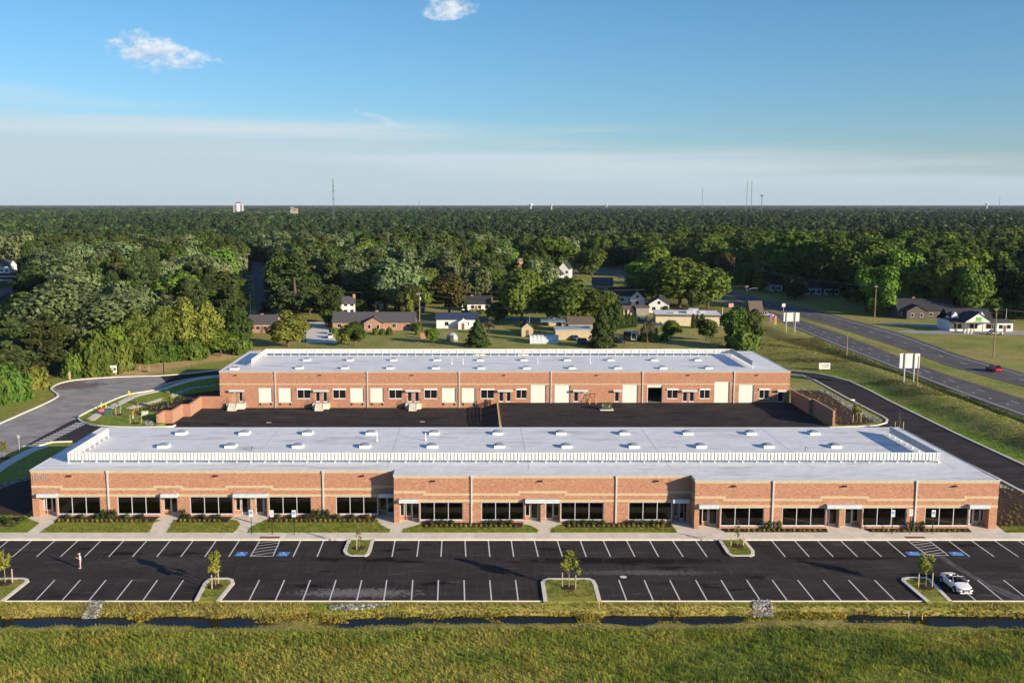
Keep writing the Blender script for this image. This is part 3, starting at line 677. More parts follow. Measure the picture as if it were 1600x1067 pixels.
for k in range(1, 5):
    x = G(12, 845)[0] - 2.74 * k; 
    if x > PX0 + 1: pline([(x - 0.05, 110.0), (x, KY1 - 0.05)], 0.13)
    x = G(1592, 845)[0] + 2.74 * k
    if x < PX1 - 1: pline([(x + 0.3, 110.0), (x, KY1 - 0.05)], 0.13)
topL = [85.5, 125.4, 165.6, 206.4, 246, 286.5, 405.3, 444.5, 485, 525, 565.2, 604.4, 645, 685, 725, 765.2, 805.6, 967, 1006.6, 1046.5, 1087, 1126.6, 1166.7, 1206.6, 1246.4, 1286.3, 1326, 1366.4, 1487.5, 1527.5, 1568, 1608]
botL = [57, 98.4, 140.4, 182.4, 224.4, 265.8, 390, 431, 473.5, 515.5, 558, 600, 643, 684, 726, 768, 809.5, 978.5, 1020, 1062, 1104, 1145.5, 1187, 1229, 1271, 1313, 1355, 1397, 1523, 1565, 1607, 1650]
for a, b in zip(topL, botL): pline([(G(b, 936.5)[0], KY0 + 0.02), G(a, 905.8)], 0.13)
def hatch(c, n):
    """c: four photo corners, top-left, top-right, bottom-right, bottom-left"""
    tl, tr, br, bl = GP(c); tl = (tl[0], KY1 - 0.05); tr = (tr[0], KY1 - 0.05)
    pline([tl, bl], 0.12); pline([tr, br], 0.12); pline([bl, br], 0.12, z=0.010)
    for k in range(n):
        t0 = (k + 0.15) / n; t1 = t0 + 1.0 / n * 1.1
        a = (bl[0] + (tl[0] - bl[0]) * t0, bl[1] + (tl[1] - bl[1]) * t0); t1 = min(t1, 0.99); b = (br[0] + (tr[0] - br[0]) * t1, br[1] + (tr[1] - br[1]) * t1)
        pline([a, b], 0.11, z=0.014)
hatch([(405.5, 845), (437, 845), (426.5, 868.6), (391.4, 868.6)], 5)
hatch([(1418.7, 844.5), (1452, 844.5), (1482, 867.6), (1449, 867.2)], 6)
def wheel_symbol(cx_, cy_, w, h, parent, z, m, flat=True):
    """the wheelchair symbol: head, back, arm, seat, leg and wheel"""
    mb = MB()
    P = (lambda u, v, t: (cx_ + u * w, cy_ + v * h, z + t)) if flat else (lambda u, v, t: (cx_ + u * w, cy_ - t, z + v * h))
    def disc(u, v, r, n=12):
        mb.poly([P(u + r * math.cos(2 * math.pi * k / n), v + r * math.sin(2 * math.pi * k / n), 0.004) for k in range(n)])
    def bar(u0, v0, u1, v1, t):
        d = math.hypot(u1 - u0, v1 - v0); nx_, ny_ = -(v1 - v0) / d * t / 2, (u1 - u0) / d * t / 2
        mb.quad(P(u0 - nx_, v0 - ny_, 0.004), P(u1 - nx_, v1 - ny_, 0.004), P(u1 + nx_, v1 + ny_, 0.004), P(u0 + nx_, v0 + ny_, 0.004))
    disc(-0.06, 0.40, 0.075); bar(-0.06, 0.32, -0.04, 0.0, 0.09); bar(-0.05, 0.16, 0.14, 0.16, 0.06); bar(-0.04, -0.01, 0.17, -0.01, 0.09)
    bar(0.16, 0.0, 0.25, -0.30, 0.09); bar(0.24, -0.30, 0.34, -0.27, 0.07)
    for k in range(11):
        a0 = R(120 + k * 20); a1 = R(140 + k * 20); r = 0.22
        bar(-0.04 + r * math.cos(a0), -0.14 + r * math.sin(a0), -0.04 + r * math.cos(a1), -0.14 + r * math.sin(a1), 0.055)
    return mb.build('wheelchair_symbol', m, parent)
for c in ([(371, 862), (388.6, 862), (383.3, 868.5), (365.5, 868.5)], [(436.5, 862), (454.6, 862), (449, 868.5), (431.6, 868.5)],
          [(1414, 861.5), (1434.5, 861.5), (1440.6, 867.6), (1420.5, 867.6)], [(1481, 861.9), (1502, 861.9), (1508.5, 867.9), (1488, 867.9)]):
    w = GP(c); cx_ = sum(p[0] for p in w) / 4; cy_ = sum(p[1] for p in w) / 4; sx = (w[2][0] - w[3][0]); sy = w[0][1] - w[3][1]
    mb = MB(); mb.quad(*[(x, y, 0.007) for x, y in (w[3], w[2], w[1], w[0])]); o = mb.build('blue_parking_square', BLUE, lot)
    wheel_symbol(cx_, cy_, sx * 1.15, sy * 0.92, o, 0.008, PAINT)
# pale spill running from the right-hand hatched bay to the kerb
spill = mat('dried_spill', (0.115, 0.11, 0.105), 0.9, c2=(0.045, 0.043, 0.043), scale=1.4, stretch=(1.5, 0.5, 1))
mb = MB(); mb.ribbon(smooth_line(GP([(1462, 866), (1480, 876), (1500, 889), (1525, 903), (1550, 918), (1572, 928), (1590, 936)])), -0.42, 0.42, 0.001, 0.003); mb.build('dried_spill', spill, lot)
mb = MB(); mb.ribbon(smooth_line(GP([(1548, 914), (1566, 921), (1585, 929), (1598, 936)])), -0.3, 0.3, 0.001, 0.0042); mb.build('dried_spill', spill, lot)
# crosswalk bars
cwm = MB(); cwm.quad((-1.15, -0.30, 0), (1.15, -0.30, 0), (1.15, 0.30, 0), (-1.15, 0.30, 0)); cwm = cwm.mesh('crosswalk_bar', PAINT)
A, B = G(127, 661), G(56, 696)
cwo = tag(empty('crosswalk', (A[0], A[1], 0)), kind='structure')
for k in range(15):
    t = k / 14; inst('crosswalk_bar', cwm, cwo, ((B[0] - A[0]) * t, (B[1] - A[1]) * t, 0.006))
# highway lines
def offset(pts, w):
    out = []
    for i, p in enumerate(pts):
        a = Vector(pts[max(i - 1, 0)]); b = Vector(pts[min(i + 1, len(pts) - 1)]); d = (b - a).normalized(); out.append((p[0] - d.y * w, p[1] + d.x * w))
    return out
hw = tag(empty('highway_markings', (0, 0, 0)), kind='structure')
def hline(base, off, m, w=0.16):
    mb = MB(); mb.ribbon(offset(base, off), -w / 2, w / 2, 0.021, 0.027); mb.build('edge_line', m, hw)
sgn = 1
def inner(base, other, t): return [(a[0] + (b[0] - a[0]) * t, a[1] + (b[1] - a[1]) * t) for a, b in zip(base, other)]
n12 = min(len(E1), len(E2)); n34 = min(len(E3), len(E4))
for A_, B_, tw, ty in ((E1, E2, 0.12, 0.95), (E3, E4, 0.80, 0.06)):
    mb = MB(); mb.ribbon(inner(A_, B_, tw), -0.10, 0.10, 0.021, 0.028); mb.build('edge_line', PAINT, hw)
    mb = MB(); mb.ribbon(inner(A_, B_, ty), -0.09, 0.09, 0.021, 0.028); mb.build('yellow_edge_line', YPAINT, hw)
dash = MB(); dash.quad((-0.09, -1.6, 0), (0.09, -1.6, 0), (0.09, 1.6, 0), (-0.09, 1.6, 0)); dash = dash.mesh('lane_dash', PAINT)
dash2 = MB(); dash2.quad((-0.13, -0.45, 0), (0.13, -0.45, 0), (0.13, 0.45, 0), (-0.13, 0.45, 0)); dash2 = dash2.mesh('short_lane_dash', PAINT)
def dashes(L, step, me, nm, y0=0, y1=430):
    q = resample(L, 0.5); acc = 0
    for a, b in zip(q[:-1], q[1:]):
        acc += math.dist(a, b)
        if acc > step:
            acc = 0
            if y0 < a[1] < y1: inst(nm, me, hw, (a[0], a[1], 0.028), math.atan2(b[1] - a[1], b[0] - a[0]) - math.pi / 2)
dashes(inner(E1, E2, 0.64), 12.2, dash, 'lane_dash'); dashes(inner(E3, E4, 0.44), 12.2, dash, 'lane_dash')
dashes(inner(E1, E2, 0.36), 6.1, dash2, 'short_lane_dash', 190, 330)

# ------------------------------------------------------------------ pavements
walk = tag(MB().box(-82, 90, KY1 + 0.30, 117.95, -0.05, 0.135).build('sidewalk_base', CONC), kind='structure')
slab = MB(); slab.box(-0.752, 0.752, -0.98, 0.98, 0, 0.02)
slabs = [slab.mesh('paving_slab', mat('slab_%d' % k, c, 0.88, scale=1.1, bump=0.002)) for k, c in enumerate([(0.73, 0.66, 0.55), (0.69, 0.625, 0.52), (0.76, 0.69, 0.58), (0.71, 0.64, 0.535)])]
k = 0; x = -70.0
while x < 80:
    inst('paving_slab', slabs[random.randrange(4)], walk, (x + 0.76, 116.78, 0.135)); x += 1.524; k += 1
# forecourt concrete in front of the shop doors (under the lawns)
apron = tag(MB().box(-57.2, 65.6, 117.96, 126.4, -0.06, 0.128).build('entrance_paving', CONC), kind='structure')
for (a, b, y0, y1) in ((50, 88, 0, 0),): pass
# lawns between the entrance walks
lawns = [[(88, 816), (252, 812), (240, 817), (230, 834.6), (58, 834.6), (84, 817.5)], [(271.5, 812), (370, 812), (375.5, 818), (371, 826), (363, 834.6), (257.5, 834.6), (266, 823)],
 [(418, 811), (590, 811), (592, 817), (602, 823), (609.5, 827), (608, 834), (560, 834.6), (470, 834.9), (400, 834.6), (385, 834.2), (391, 824), (404, 817)],
 [(656, 819), (819, 819), (832, 822), (841, 827.5), (840, 834.2), (632, 834.2), (628, 831), (631, 826)], [(876, 819), (1050, 819), (1060, 834.2), (864, 834.2), (860, 831), (863, 825)],
 [(-60, 803), (40, 805.5), (44, 809), (50, 812), (62, 817), (38, 834.9), (-60, 834.9)], [(1562, 822), (1680, 822), (1680, 835), (1578, 835)]]
for q in lawns:
    w = [(x, max(y, 118.0)) for x, y in GP(q, 0.15)]
    mb = MB(); mb.prism(w, -0.05, 0.16); tag(mb.build('lawn', LAWN), kind='structure')
BEDS = []
def bed(px0, px1, yb, wy, depth=1.5, front=None):
    x0, x1 = XY(px0, wy, 0.2), XY(px1, wy, 0.2); y0 = wy - depth
    mb = MB(); mb.prism([(x0 + 0.2, wy - 0.02), (x1 - 0.2, wy - 0.02), (x1 - 0.5, y0), (x0 + 0.5, y0)], -0.05, 0.19)
    tag(mb.build('planting_bed', MULCH), kind='structure'); BEDS.append((x0 + 0.6, x1 - 0.6, y0, wy))
for a, b in ((90, 252), (278, 366), (418, 591)): bed(a, b, 0, WALL_A, 2.3)
for a, b in ((656, 820), (876, 1051)): bed(a, b, 0, WALL_B, 1.9)
for a, b in ((1124, 1294), (1348, 1516)): bed(a, b, 0, WALL_C, 1.35)
mb = MB(); mb.prism([(-62, 120.2), (-57.4, 120.2), (-57.4, 123.9), (-62, 123.9)], -0.05, 0.18); tag(mb.build('planting_bed', MULCH), kind='structure')
# tactile pads
tm = MB(); tm.box(-1.2, 1.2, -0.32, 0.32, 0, 0.012)
for x in (-0.8, -0.4, 0, 0.4, 0.8):
    for y in (-0.15, 0.15): tm.box(x - 0.05, x + 0.05, y - 0.05, y + 0.05, 0.012, 0.02)
tm = tm.mesh('tactile_pad', TACT)
for px in (421.5, 1430): inst('tactile_pad', tm, walk, (G(px, 841.5)[0], 116.15, 0.156))
inst('tactile_pad', tm, walk, (*G(137, 657), 0.155), sc=(0.5, 1, 1))
# other footpaths
for pts, w in ((GP([(141, 656.5), (152, 648), (165, 640), (190, 628), (212, 618), (250, 609), (287, 597), (320, 590.5), (346, 588)]), 0.85), (GP([(69, 697), (50, 703), (25, 716), (0, 731), (-60, 772), (-120, 815)]), 0.9)):
    mb = MB(); mb.ribbon(smooth_line(pts), -w, w, -0.08, 0.03); fp = tag(mb.build('footpath', CONC2), kind='structure')
# mulch beds beside the buildings, stone edging
for q in (BED_R, BED_L, BED_R2, BED_L2):
    mb = MB(); mb.prism(q, -0.06, 0.01); tag(mb.build('mulch_bed', MULCH), kind='structure')

# ------------------------------------------------------------------ scattering many small copies as one object
LIBC = {}
def scatter(name, pts, sc, rot, idx, meshes, label=None, cat=None, sz=None):
    sz = sc if sz is None else sz
    c = bpy.data.collections.new(name + '_kinds')
    for k, me in enumerate(meshes): c.objects.link(bpy.data.objects.new('%s_kind_%02d' % (name, k), me))
    me = bpy.data.meshes.new(name); pts = np.asarray(pts, np.float32); me.vertices.add(len(pts)); me.vertices.foreach_set('co', pts.reshape(-1))
    for nm, ar, ty in (('sc', sc, 'FLOAT'), ('sz', sz, 'FLOAT'), ('rt', rot, 'FLOAT'), ('ix', idx, 'INT')):
        at = me.attributes.new(nm, ty, 'POINT'); at.data.foreach_set('value', np.asarray(ar, np.int32 if ty == 'INT' else np.float32))
    o = bpy.data.objects.new(name, me); link(o)
    g = bpy.data.node_groups.new(name, 'GeometryNodeTree')
    g.interface.new_socket('Geometry', in_out='INPUT', socket_type='NodeSocketGeometry'); g.interface.new_socket('Geometry', in_out='OUTPUT', socket_type='NodeSocketGeometry')
    gi = g.nodes.new('NodeGroupInput'); go = g.nodes.new('NodeGroupOutput'); ci = g.nodes.new('GeometryNodeCollectionInfo')
    ci.inputs['Collection'].default_value = c; ci.inputs['Separate Children'].default_value = True; ci.inputs['Reset Children'].default_value = True
    ip = g.nodes.new('GeometryNodeInstanceOnPoints'); ip.inputs['Pick Instance'].default_value = True
    def attr(nm, ty):
        a = g.nodes.new('GeometryNodeInputNamedAttribute'); a.data_type = ty; a.inputs['Name'].default_value = nm; return a.outputs['Attribute']
    cx3 = g.nodes.new('ShaderNodeCombineXYZ'); g.links.new(attr('rt', 'FLOAT'), cx3.inputs[2])
    g.links.new(gi.outputs[0], ip.inputs['Points']); g.links.new(ci.outputs[0], ip.inputs['Instance']); g.links.new(attr('ix', 'INT'), ip.inputs['Instance Index'])
    g.links.new(cx3.outputs[0], ip.inputs['Rotation']); s3 = g.nodes.new('ShaderNodeCombineXYZ'); [g.links.new(attr(q, 'FLOAT'), s3.inputs[i]) for i, q in enumerate(('sc', 'sc', 'sz'))]; g.links.new(s3.outputs[0], ip.inputs['Scale']); g.links.new(ip.outputs[0], go.inputs[0])
    md = o.modifiers.new('scatter', 'NODES'); md.node_group = g
    return tag(o, label, cat, kind='stuff')

def stone_mesh(seed, m):
    r = random.Random(seed); bm = bmesh.new(); bmesh.ops.create_icosphere(bm, subdivisions=1, radius=1)
    for v_ in bm.verts: v_.co *= r.uniform(0.7, 1.15); v_.co.z *= 0.7
    me = bpy.data.meshes.new('stone'); bm.to_mesh(me); bm.free(); me.materials.append(m); return me
SM = [stone_mesh(k, STONE if k % 3 else PALESTONE) for k in range(6)]
SMP = [stone_mesh(k + 9, PALESTONE) for k in range(4)]
def stones(name, poly, n, meshes, label, s=(0.10, 0.20), lift=0.02):
    xs = [p[0] for p in poly]; ys = [p[1] for p in poly]; P = []
    while len(P) < n:
        x = rng.uniform(min(xs), max(xs), n); y = rng.uniform(min(ys), max(ys), n); k = inpoly(x, y, poly); P += list(zip(x[k], y[k]))
    P = np.array(P[:n]); z = H(P[:, 0], P[:, 1]) + lift
    return scatter(name, np.column_stack([P, z]), rng.uniform(*s, n), rng.uniform(0, 6.28, n), rng.integers(0, len(meshes), n), meshes, label, 'stones')
def band(pts, w):
    L = offset(pts, w / 2); Rr = offset(pts, -w / 2); return L + Rr[::-1]
stones('riprap_stones', band(RIP_R, 1.6), 900, SM, 'grey stone edging curving round the mulch bed by the right drive')
stones('riprap_stones', band(RIP_L, 1.7), 900, SMP + SM[:1], 'pale stone edging curving above the mulch bed left of the rear building')
stones('riprap_stones', band([(67.5, 149), (73, 143.5), (79, 134), (86, 124)], 1.6), 700, SM, 'grey stone strip beside the right end of the front building')
stones('riprap_stones', band([(-59.5, 150), (-64, 146), (-70, 136), (-76, 124)], 1.7), 800, SM, 'shaded stone strip beside the left end of the front building')
stones('riprap_stones', GP([(125, 962), (150, 962), (165, 944), (145, 944)], -0.4), 420, SM, 'pale stone apron spilling from the lot into the ditch at left')
stones('riprap_stones', GP([(514, 951), (560, 950), (606, 946), (606, 943), (548, 944), (514, 947)], -0.1), 260, SM, 'low stone patch along the kerb left of the middle island')
stones('riprap_stones', GP([(1176, 960), (1208, 960), (1204, 943), (1176, 943)], -0.4), 400, SM, 'dark stone apron below the kerb right of the middle island')
stones('riprap_stones', GP([(222, 664), (236, 666), (242, 656), (230, 655)]), 90, SM, 'small heap of grey stones by the left wall end')
# ================================================================== BUILDINGS
def wall_run(mb, x0, x1, z0, z1, y, th, openings, m=0):
    """a wall facing -Y, cut round its openings, built of butted blocks"""
    zs = sorted({z0, z1} | {o[2] for o in openings} | {o[3] for o in openings}); zs = [z for z in zs if z0 <= z <= z1]
    for a, b in zip(zs[:-1], zs[1:]):
        zc = (a + b) / 2; ops = sorted([(max(o[0], x0), min(o[1], x1)) for o in openings if o[2] < zc < o[3]]); x = x0
        for oa, ob in ops:
            if oa > x + 1e-4: mb.box(x, oa, y, y + th, a, b, m)
            x = max(x, ob)
        if x < x1 - 1e-4: mb.box(x, x1, y, y + th, a, b, m)
PANES = {}
def pane_mesh(w, h, m=None):
    k = (round(w, 2), round(h, 2), m.name if m else 'g')
    if k not in PANES: PANES[k] = MB().box(0, k[0], 0, 0.012, 0, k[1]).mesh('pane', m or GLASS)
    return PANES[k]
def storefront(parent, x0, x1, z0, z1, y, n=3, name='window', fm=ALU, glass=None, bar=0.075, sill=True):
    mb = MB(); d = 0.09
    mb.box(x0, x1, y, y + d, z0, z0 + bar); mb.box(x0, x1, y, y + d, z1 - bar, z1)
    w = (x1 - x0 - bar) / n
    for k in range(n + 1): mb.box(x0 + k * w, x0 + k * w + bar, y + 0.001, y + d - 0.001, z0 + bar, z1 - bar)
    f = mb.build(name, fm, parent)
    pm = pane_mesh(w - bar, z1 - z0 - 2 * bar, glass)
    for k in range(n): inst('pane', pm, f, (x0 + bar + k * w, y + 0.045, z0 + bar))
    if sill:
        MB().box(x0 - 0.02, x1 + 0.02, y - 0.10, y - 0.001, z0 - 0.05, z0 + 0.02).build('sill', fm, f)
    return f
def glass_door(parent, x0, x1, z0, z1, y, glass=None):
    mb = MB(); b = 0.10; h = z1 - 0.42 if z1 - z0 > 2.5 else z1
    mb.box(x0, x0 + b, y, y + 0.08, z0, z1); mb.box(x1 - b, x1, y, y + 0.08, z0, z1); mb.box(x0 + b, x1 - b, y, y + 0.08, h - b, h)
    mb.box(x0 + b, x1 - b, y, y + 0.08, z0, z0 + 0.24)
    if h < z1: mb.box(x0 + b, x1 - b, y, y + 0.08, z1 - 0.06, z1)
    o = mb.build('door', ALU, parent)
    inst('pane', pane_mesh(x1 - x0 - 2 * b, h - b - z0 - 0.24, glass), o, (x0 + b, y + 0.03, z0 + 0.24))
    if h < z1: inst('pane', pane_mesh(x1 - x0 - 2 * b, z1 - 0.06 - h, glass), o, (x0 + b, y + 0.03, h))
    MB().tube([(x0 + b + 0.03, y - 0.06, z0 + 0.85), (x0 + b + 0.03, y - 0.06, z0 + 1.25)], 0.018, 6).build('handle', CHROME, o)
    return o
def wallpack(parent, x, y, z):
    mb = MB(); mb.extr([(y, z - 0.05), (y - 0.30, z + 0.02), (y - 0.32, z + 0.12), (y, z + 0.16)], 'x', x - 0.26, x + 0.26)
    return mb.build('wall_light', BLACKM, parent)
def downspout(parent, x, y, z0, z1, w=0.095):
    mb = MB(); mb.box(x - w, x + w, y - 0.14, y - 0.003, z0, z1 - 0.35); mb.box(x - w - 0.05, x + w + 0.05, y - 0.20, y - 0.003, z1 - 0.35, z1 - 0.02)
    mb.box(x - w, x + w, y - 0.34, y - 0.141, z0, z0 + 0.12); return mb.build('downspout', mat('downspout_metal', (0.50, 0.50, 0.50), 0.5), parent)
def skylight(parent, x, y, z, hw=0.72, hd=0.75):
    key = 'sk'
    if key not in PANES:
        mb = MB(); mb.extr([(-hd - .08, 0), (hd + .08, 0), (hd, 0.34), (-hd, 0.34)], 'x', -hw, hw); PANES['sk'] = mb.mesh('skylight', WHITE)
        mb = MB(); n = 6
        for i in range(n):
            for j in range(n):
                q = []
                for a, b in ((i, j), (i + 1, j), (i + 1, j + 1), (i, j + 1)):
                    u, v_ = a / n * 2 - 1, b / n * 2 - 1; q.append((u * (hw - .05), v_ * (hd - .05), 0.345 + 0.24 * (1 - u ** 2) ** .6 * (1 - v_ ** 2) ** .6))
                mb.quad(*q)
        PANES['skd'] = mb.mesh('dome', SKYL, True)
    o = inst('skylight', PANES['sk'], parent, (x, y, z)); inst('dome', PANES['skd'], o); return o
def vent_pipe(parent, x, y, z, h, r=0.06):
    return MB().tube([(x, y, z), (x, y, z + h)], r, 8).tube([(x, y, z), (x, y, z + 0.22)], r * 2.0, 8).tube([(x, y, z + h - 0.16), (x, y, z + h)], r * 1.5, 8).build('vent_pipe', WHITE, parent)
def goose(parent, x, y, z):
    return MB().tube([(x, y, z), (x, y, z + 0.45), (x + 0.1, y, z + 0.58), (x + 0.24, y, z + 0.5), (x + 0.26, y, z + 0.36)], 0.045, 6).build('gooseneck_vent', BLACKM, parent)

def screen_meshes(step, h):
    mb = MB(); n = int(round(step / 0.50)); w = step / n                    # ribbed metal sheet facing -Y
    for k in range(n):
        x = k * w
        mb.box(x, x + w * 0.72, 0, 0.025, 0, h); mb.box(x + w * 0.72, x + w, 0.085, 0.10, 0, h, 1); mb.box(x + w * 0.70, x + w * 0.72, 0.0251, 0.085, 0, h, 1)
    p = mb.mesh('screen_panel', [GALV, GREYB])
    mb = MB(); mb.box(-0.035, 0.035, 0.105, 0.18, 0, h + 0.29); mb.box(-0.13, 0.13, 0.02, 0.30, 0, 0.04); mb.box(-0.08, 0.08, 0.08, 0.22, 0.04, 0.12)
    q = mb.mesh('post', WHITE); return p, q
def roof_screen(parent, runs, z, zb, zt, step=1.86):
    """runs: (x0, y0, x1, y1) with the panels on the outer (right-hand) side"""
    o = empty('roof_screen', (0, 0, 0), 0, parent)
    for (x0, y0, x1, y1) in runs:
        L = math.dist((x0, y0), (x1, y1)); n = max(1, round(L / step)); st = L / n; a = math.atan2(y1 - y0, x1 - x0)
        p, q = screen_meshes(st, zt - zb); q = screen_meshes(st, zt - zb)[1]
        for k in range(n):
            x, y = x0 + (x1 - x0) * k / n, y0 + (y1 - y0) * k / n
            inst('screen_panel', p, o, (x, y, zb), a)
        for k in range(n + 1):
            x, y = x0 + (x1 - x0) * k / n, y0 + (y1 - y0) * k / n
            inst('post', q, o, (x, y, z), a)
        mb = MB()
        for zz in (zb + 0.14, (zb + zt) / 2, zt - 0.14): mb.box(0.02, L - 0.02, 0.101, 0.14, zz - 0.05, zz + 0.05)
        mb.box(-0.01, L + 0.01, -0.015, 0.13, zt, zt + 0.05)
        r = mb.build('rail', WHITE, o, (x0, y0, 0), a)
    return o

# ------------------------------------------------------------------ front building
FB = tag(empty('brick_office_building', (0, 134, 0)), 'long low red brick office building behind the striped car park, shop windows along its front', 'building')
FB.location = (0, 0, 0)
RZ = 6.36
secs = [dict(y=WALL_A, x0=XY(50, WALL_A, 3), x1=-10.05, l=True), dict(y=WALL_B, x0=-10.05, x1=27.4), dict(y=WALL_C, x0=27.4, x1=64.95)]
trip = {0: [(90.4, 156.8), (183.8, 250.4), (297, 363.7), (420, 486), (525, 590.3)], 1: [(656, 723), (752, 818.6), (876, 943), (982, 1049.7)], 2: [(1126, 1193.4), (1222, 1290), (1348, 1416), (1445, 1512.6)]}
entries = {0: [(61, 88, [('pane', 61, 70), ('pane', 72, 81), ('door', 81.5, 88)]), (251, 277.5, [('pane', 253, 267), ('door', 267.5, 277.5)]),
               (364.5, 417.5, [('pane', 366, 376), ('door', 377, 388), ('pier', 388, 399.5), ('door', 399.5, 412), ('pane', 412.5, 417)]), (591.5, 616, [('pane', 592, 604.5), ('door', 605, 616)])],
           1: [(624, 655, [('pane', 625, 632), ('pane', 634, 643), ('door', 643.5, 655)]), (819.5, 875, [('pane', 820.5, 828), ('door', 829, 841), ('pier', 841.5, 851.5), ('door', 852, 864), ('pane', 864.5, 874)]), (1051, 1077, [('pane', 1052, 1060), ('door', 1061, 1073.5)])],
           2: [(1092.5, 1124.5, [('pane', 1097, 1106), ('door', 1107, 1121), ('pane', 1121.5, 1124)]), (1291, 1347, [('pane', 1291.5, 1294), ('door', 1295, 1308), ('pier', 1308.5, 1319.5), ('door', 1320, 1331), ('pane', 1331.5, 1346)]), (1514, 1545, [('door', 1514.5, 1520.5), ('pane', 1521, 1531), ('pane', 1532, 1539)])]}
canopies = {0: [(57, 87), (251, 277), (364, 417), (591, 615.5)], 1: [(623.5, 654), (821, 874), (1052, 1077)], 2: [(1093, 1123.5), (1293, 1347), (1516, 1547)]}
bandhi = {0: [(0, 98), (240, 286), (352, 427), (580, 9999)], 1: [(0, 665), (809, 886), (1042, 9999)], 2: [(0, 1134), (1281, 1358), (1506, 9999)]}
spouts = {0: [168.5, 505], 1: [737, 963], 2: [1208, 1431.5]}
lights = {0: [108, 336.6, 566], 1: [676.5, 844.6, 1026], 2: [1147, 1320, 1492]}
ZS, ZH = 0.50, 2.84
TH = 0.32
wmb = MB(); tmb = MB()
for k, s in enumerate(secs):
    y, x0, x1 = s['y'], s['x0'], s['x1']
    ops = [(XY(a, y, 1.6), XY(b, y, 1.6), ZS, ZH) for a, b in trip[k]]
    eops = [(XY(a, y, 1.6), XY(b, y, 1.6), 0.12, ZH) for a, b, _ in entries[k]]
    if k == 0: eops[-1] = (eops[-1][0], x1 - 0.01, 0.12, ZH)
    if k == 1: eops[-1] = (eops[-1][0], x1 - 0.5, 0.12, ZH)
    wall_run(wmb, x0, x1, 0, RZ - 0.42, y, TH, ops + eops)
    tmb.box(x0 - 0.025, x1 + (0.025 if k == 2 else 0), y - 0.03, y + TH, RZ - 0.42, RZ - 0.06)
    # soldier bands
    def strips(z0, z1, spans):
        cut = sorted([(XY(a, y, 3) - 0.05, XY(b, y, 3) + 0.05) for a, b in canopies[k]]) if z1 < 3.4 else []
        for a, b in spans:
            x = a
            for ca, cb in cut:
                if cb < a or ca > b: continue
                if ca > x: tmb.box(x, min(ca, b), y - 0.028, y - 0.002, z0, z1)
                x = max(x, cb)
            if x < b: tmb.box(x, b, y - 0.028, y - 0.002, z0, z1)
    strips(ZH + 0.03, ZH + 0.33, [(x0, x1)])
    hi = [(max(x0, XY(a, y, 4) if a else x0), min(x1, XY(b, y, 4) if b < 9000 else x1)) for a, b in bandhi[k]]
    strips(3.99, 4.31, hi)
    xx = x0; lo = []
    for a, b in hi:
        if a > xx + 0.1: lo.append((xx - (0.32 if xx > x0 else 0), a + 0.32))
        xx = b
    if xx < x1 - 0.1: lo.append((xx - 0.32, x1))
    strips(3.69, 3.989, lo)
    for (a, b), o in zip(trip[k], ops): storefront(FB, o[0] + 0.005, o[1] - 0.005, ZS + 0.003, ZH - 0.003, y + 0.06, 3)
    for (a, b, items), o in zip(entries[k], eops):
        yb = y + 1.25
        for kind, p, q in items:
            xa, xb = XY(p, yb, 1.6), XY(q, yb, 1.6)
            xa = max(xa, o[0] + 0.01); xb = min(xb, o[1] - 0.01)
            if kind == 'door': glass_door(FB, xa, xb, 0.15, ZH - 0.01, yb)
            elif kind == 'pane':
                storefront(FB, xa, xb, 0.62, ZH - 0.01, yb, 1, name='side_window', sill=False); wmb.box(xa, xb, yb, yb + 0.25, 0.13, 0.615)
            else: wmb.box(xa, xb, yb - 0.12, yb + 0.2, 0.13, ZH - 0.01)
        # returns of the recess: brick pier one side, ceiling
        wmb.box(o[0] - 0.001 - 0.24, o[0] - 0.001, y + TH, yb + 0.1, 0.13, ZH + 0.1)
        if not (k < 2 and o is eops[-1]): wmb.box(o[1] + 0.001, o[1] + 0.241, y + TH, yb + 0.1, 0.13, ZH + 0.1)
        INTC = MB().box(o[0], o[1], y + TH, yb + 0.2, ZH + 0.001, ZH + 0.08).build('entrance_ceiling', WHITE, FB)
    for a, b in canopies[k]:
        xa, xb = XY(a, y - 0.6, 3.1), XY(b, y - 0.6, 3.1)
        if k == 0 and b > 600: xb = x1 - 0.03
        mb = MB(); mb.box(xa, xb, y - 0.62, y - 0.031, 2.90, 3.33); mb.box(xa - 0.03, xb + 0.03, y - 0.66, y - 0.621, 2.88, 3.36)
        mb.build('canopy', CANOPY, FB)
    for p in spouts[k]: downspout(FB, XY(p, y - 0.1, 4), y - 0.03, 0.14, RZ - 0.02)
    for p in lights[k]: wallpack(FB, XY(p, y - 0.1, 5.6), y, 5.52)
    MB().box(x0 + 0.3, x1 - 0.3, y + 1.6, y + 6.5, 0.14, 0.16).build('interior_floor', INT, FB)
# end walls, rear wall, step returns
wmb.box(secs[0]['x0'], secs[0]['x0'] + TH, WALL_A + TH, FB_BACK, 0, RZ - 0.42); wmb.box(secs[2]['x1'] - TH, secs[2]['x1'], WALL_C + TH, FB_BACK, 0, RZ - 0.42)
wmb.box(secs[0]['x0'] + TH, secs[2]['x1'] - TH, FB_BACK - TH, FB_BACK, 0, RZ - 0.42)
for xs, ya, yb in ((-10.05, WALL_B + TH, WALL_A), (27.4, WALL_C + TH, WALL_B)):
    wmb.box(xs, xs + TH, ya, yb + 1.3, 0, RZ - 0.42); tmb.box(xs - 0.03, xs + TH, ya, yb + 0.2, RZ - 0.42, RZ - 0.06)
    tmb.box(xs - 0.028, xs - 0.002, ya - TH, yb - 0.03, 3.99, 4.31); tmb.box(xs - 0.028, xs - 0.002, ya - TH, yb - 0.03, ZH + .03, ZH + .33)
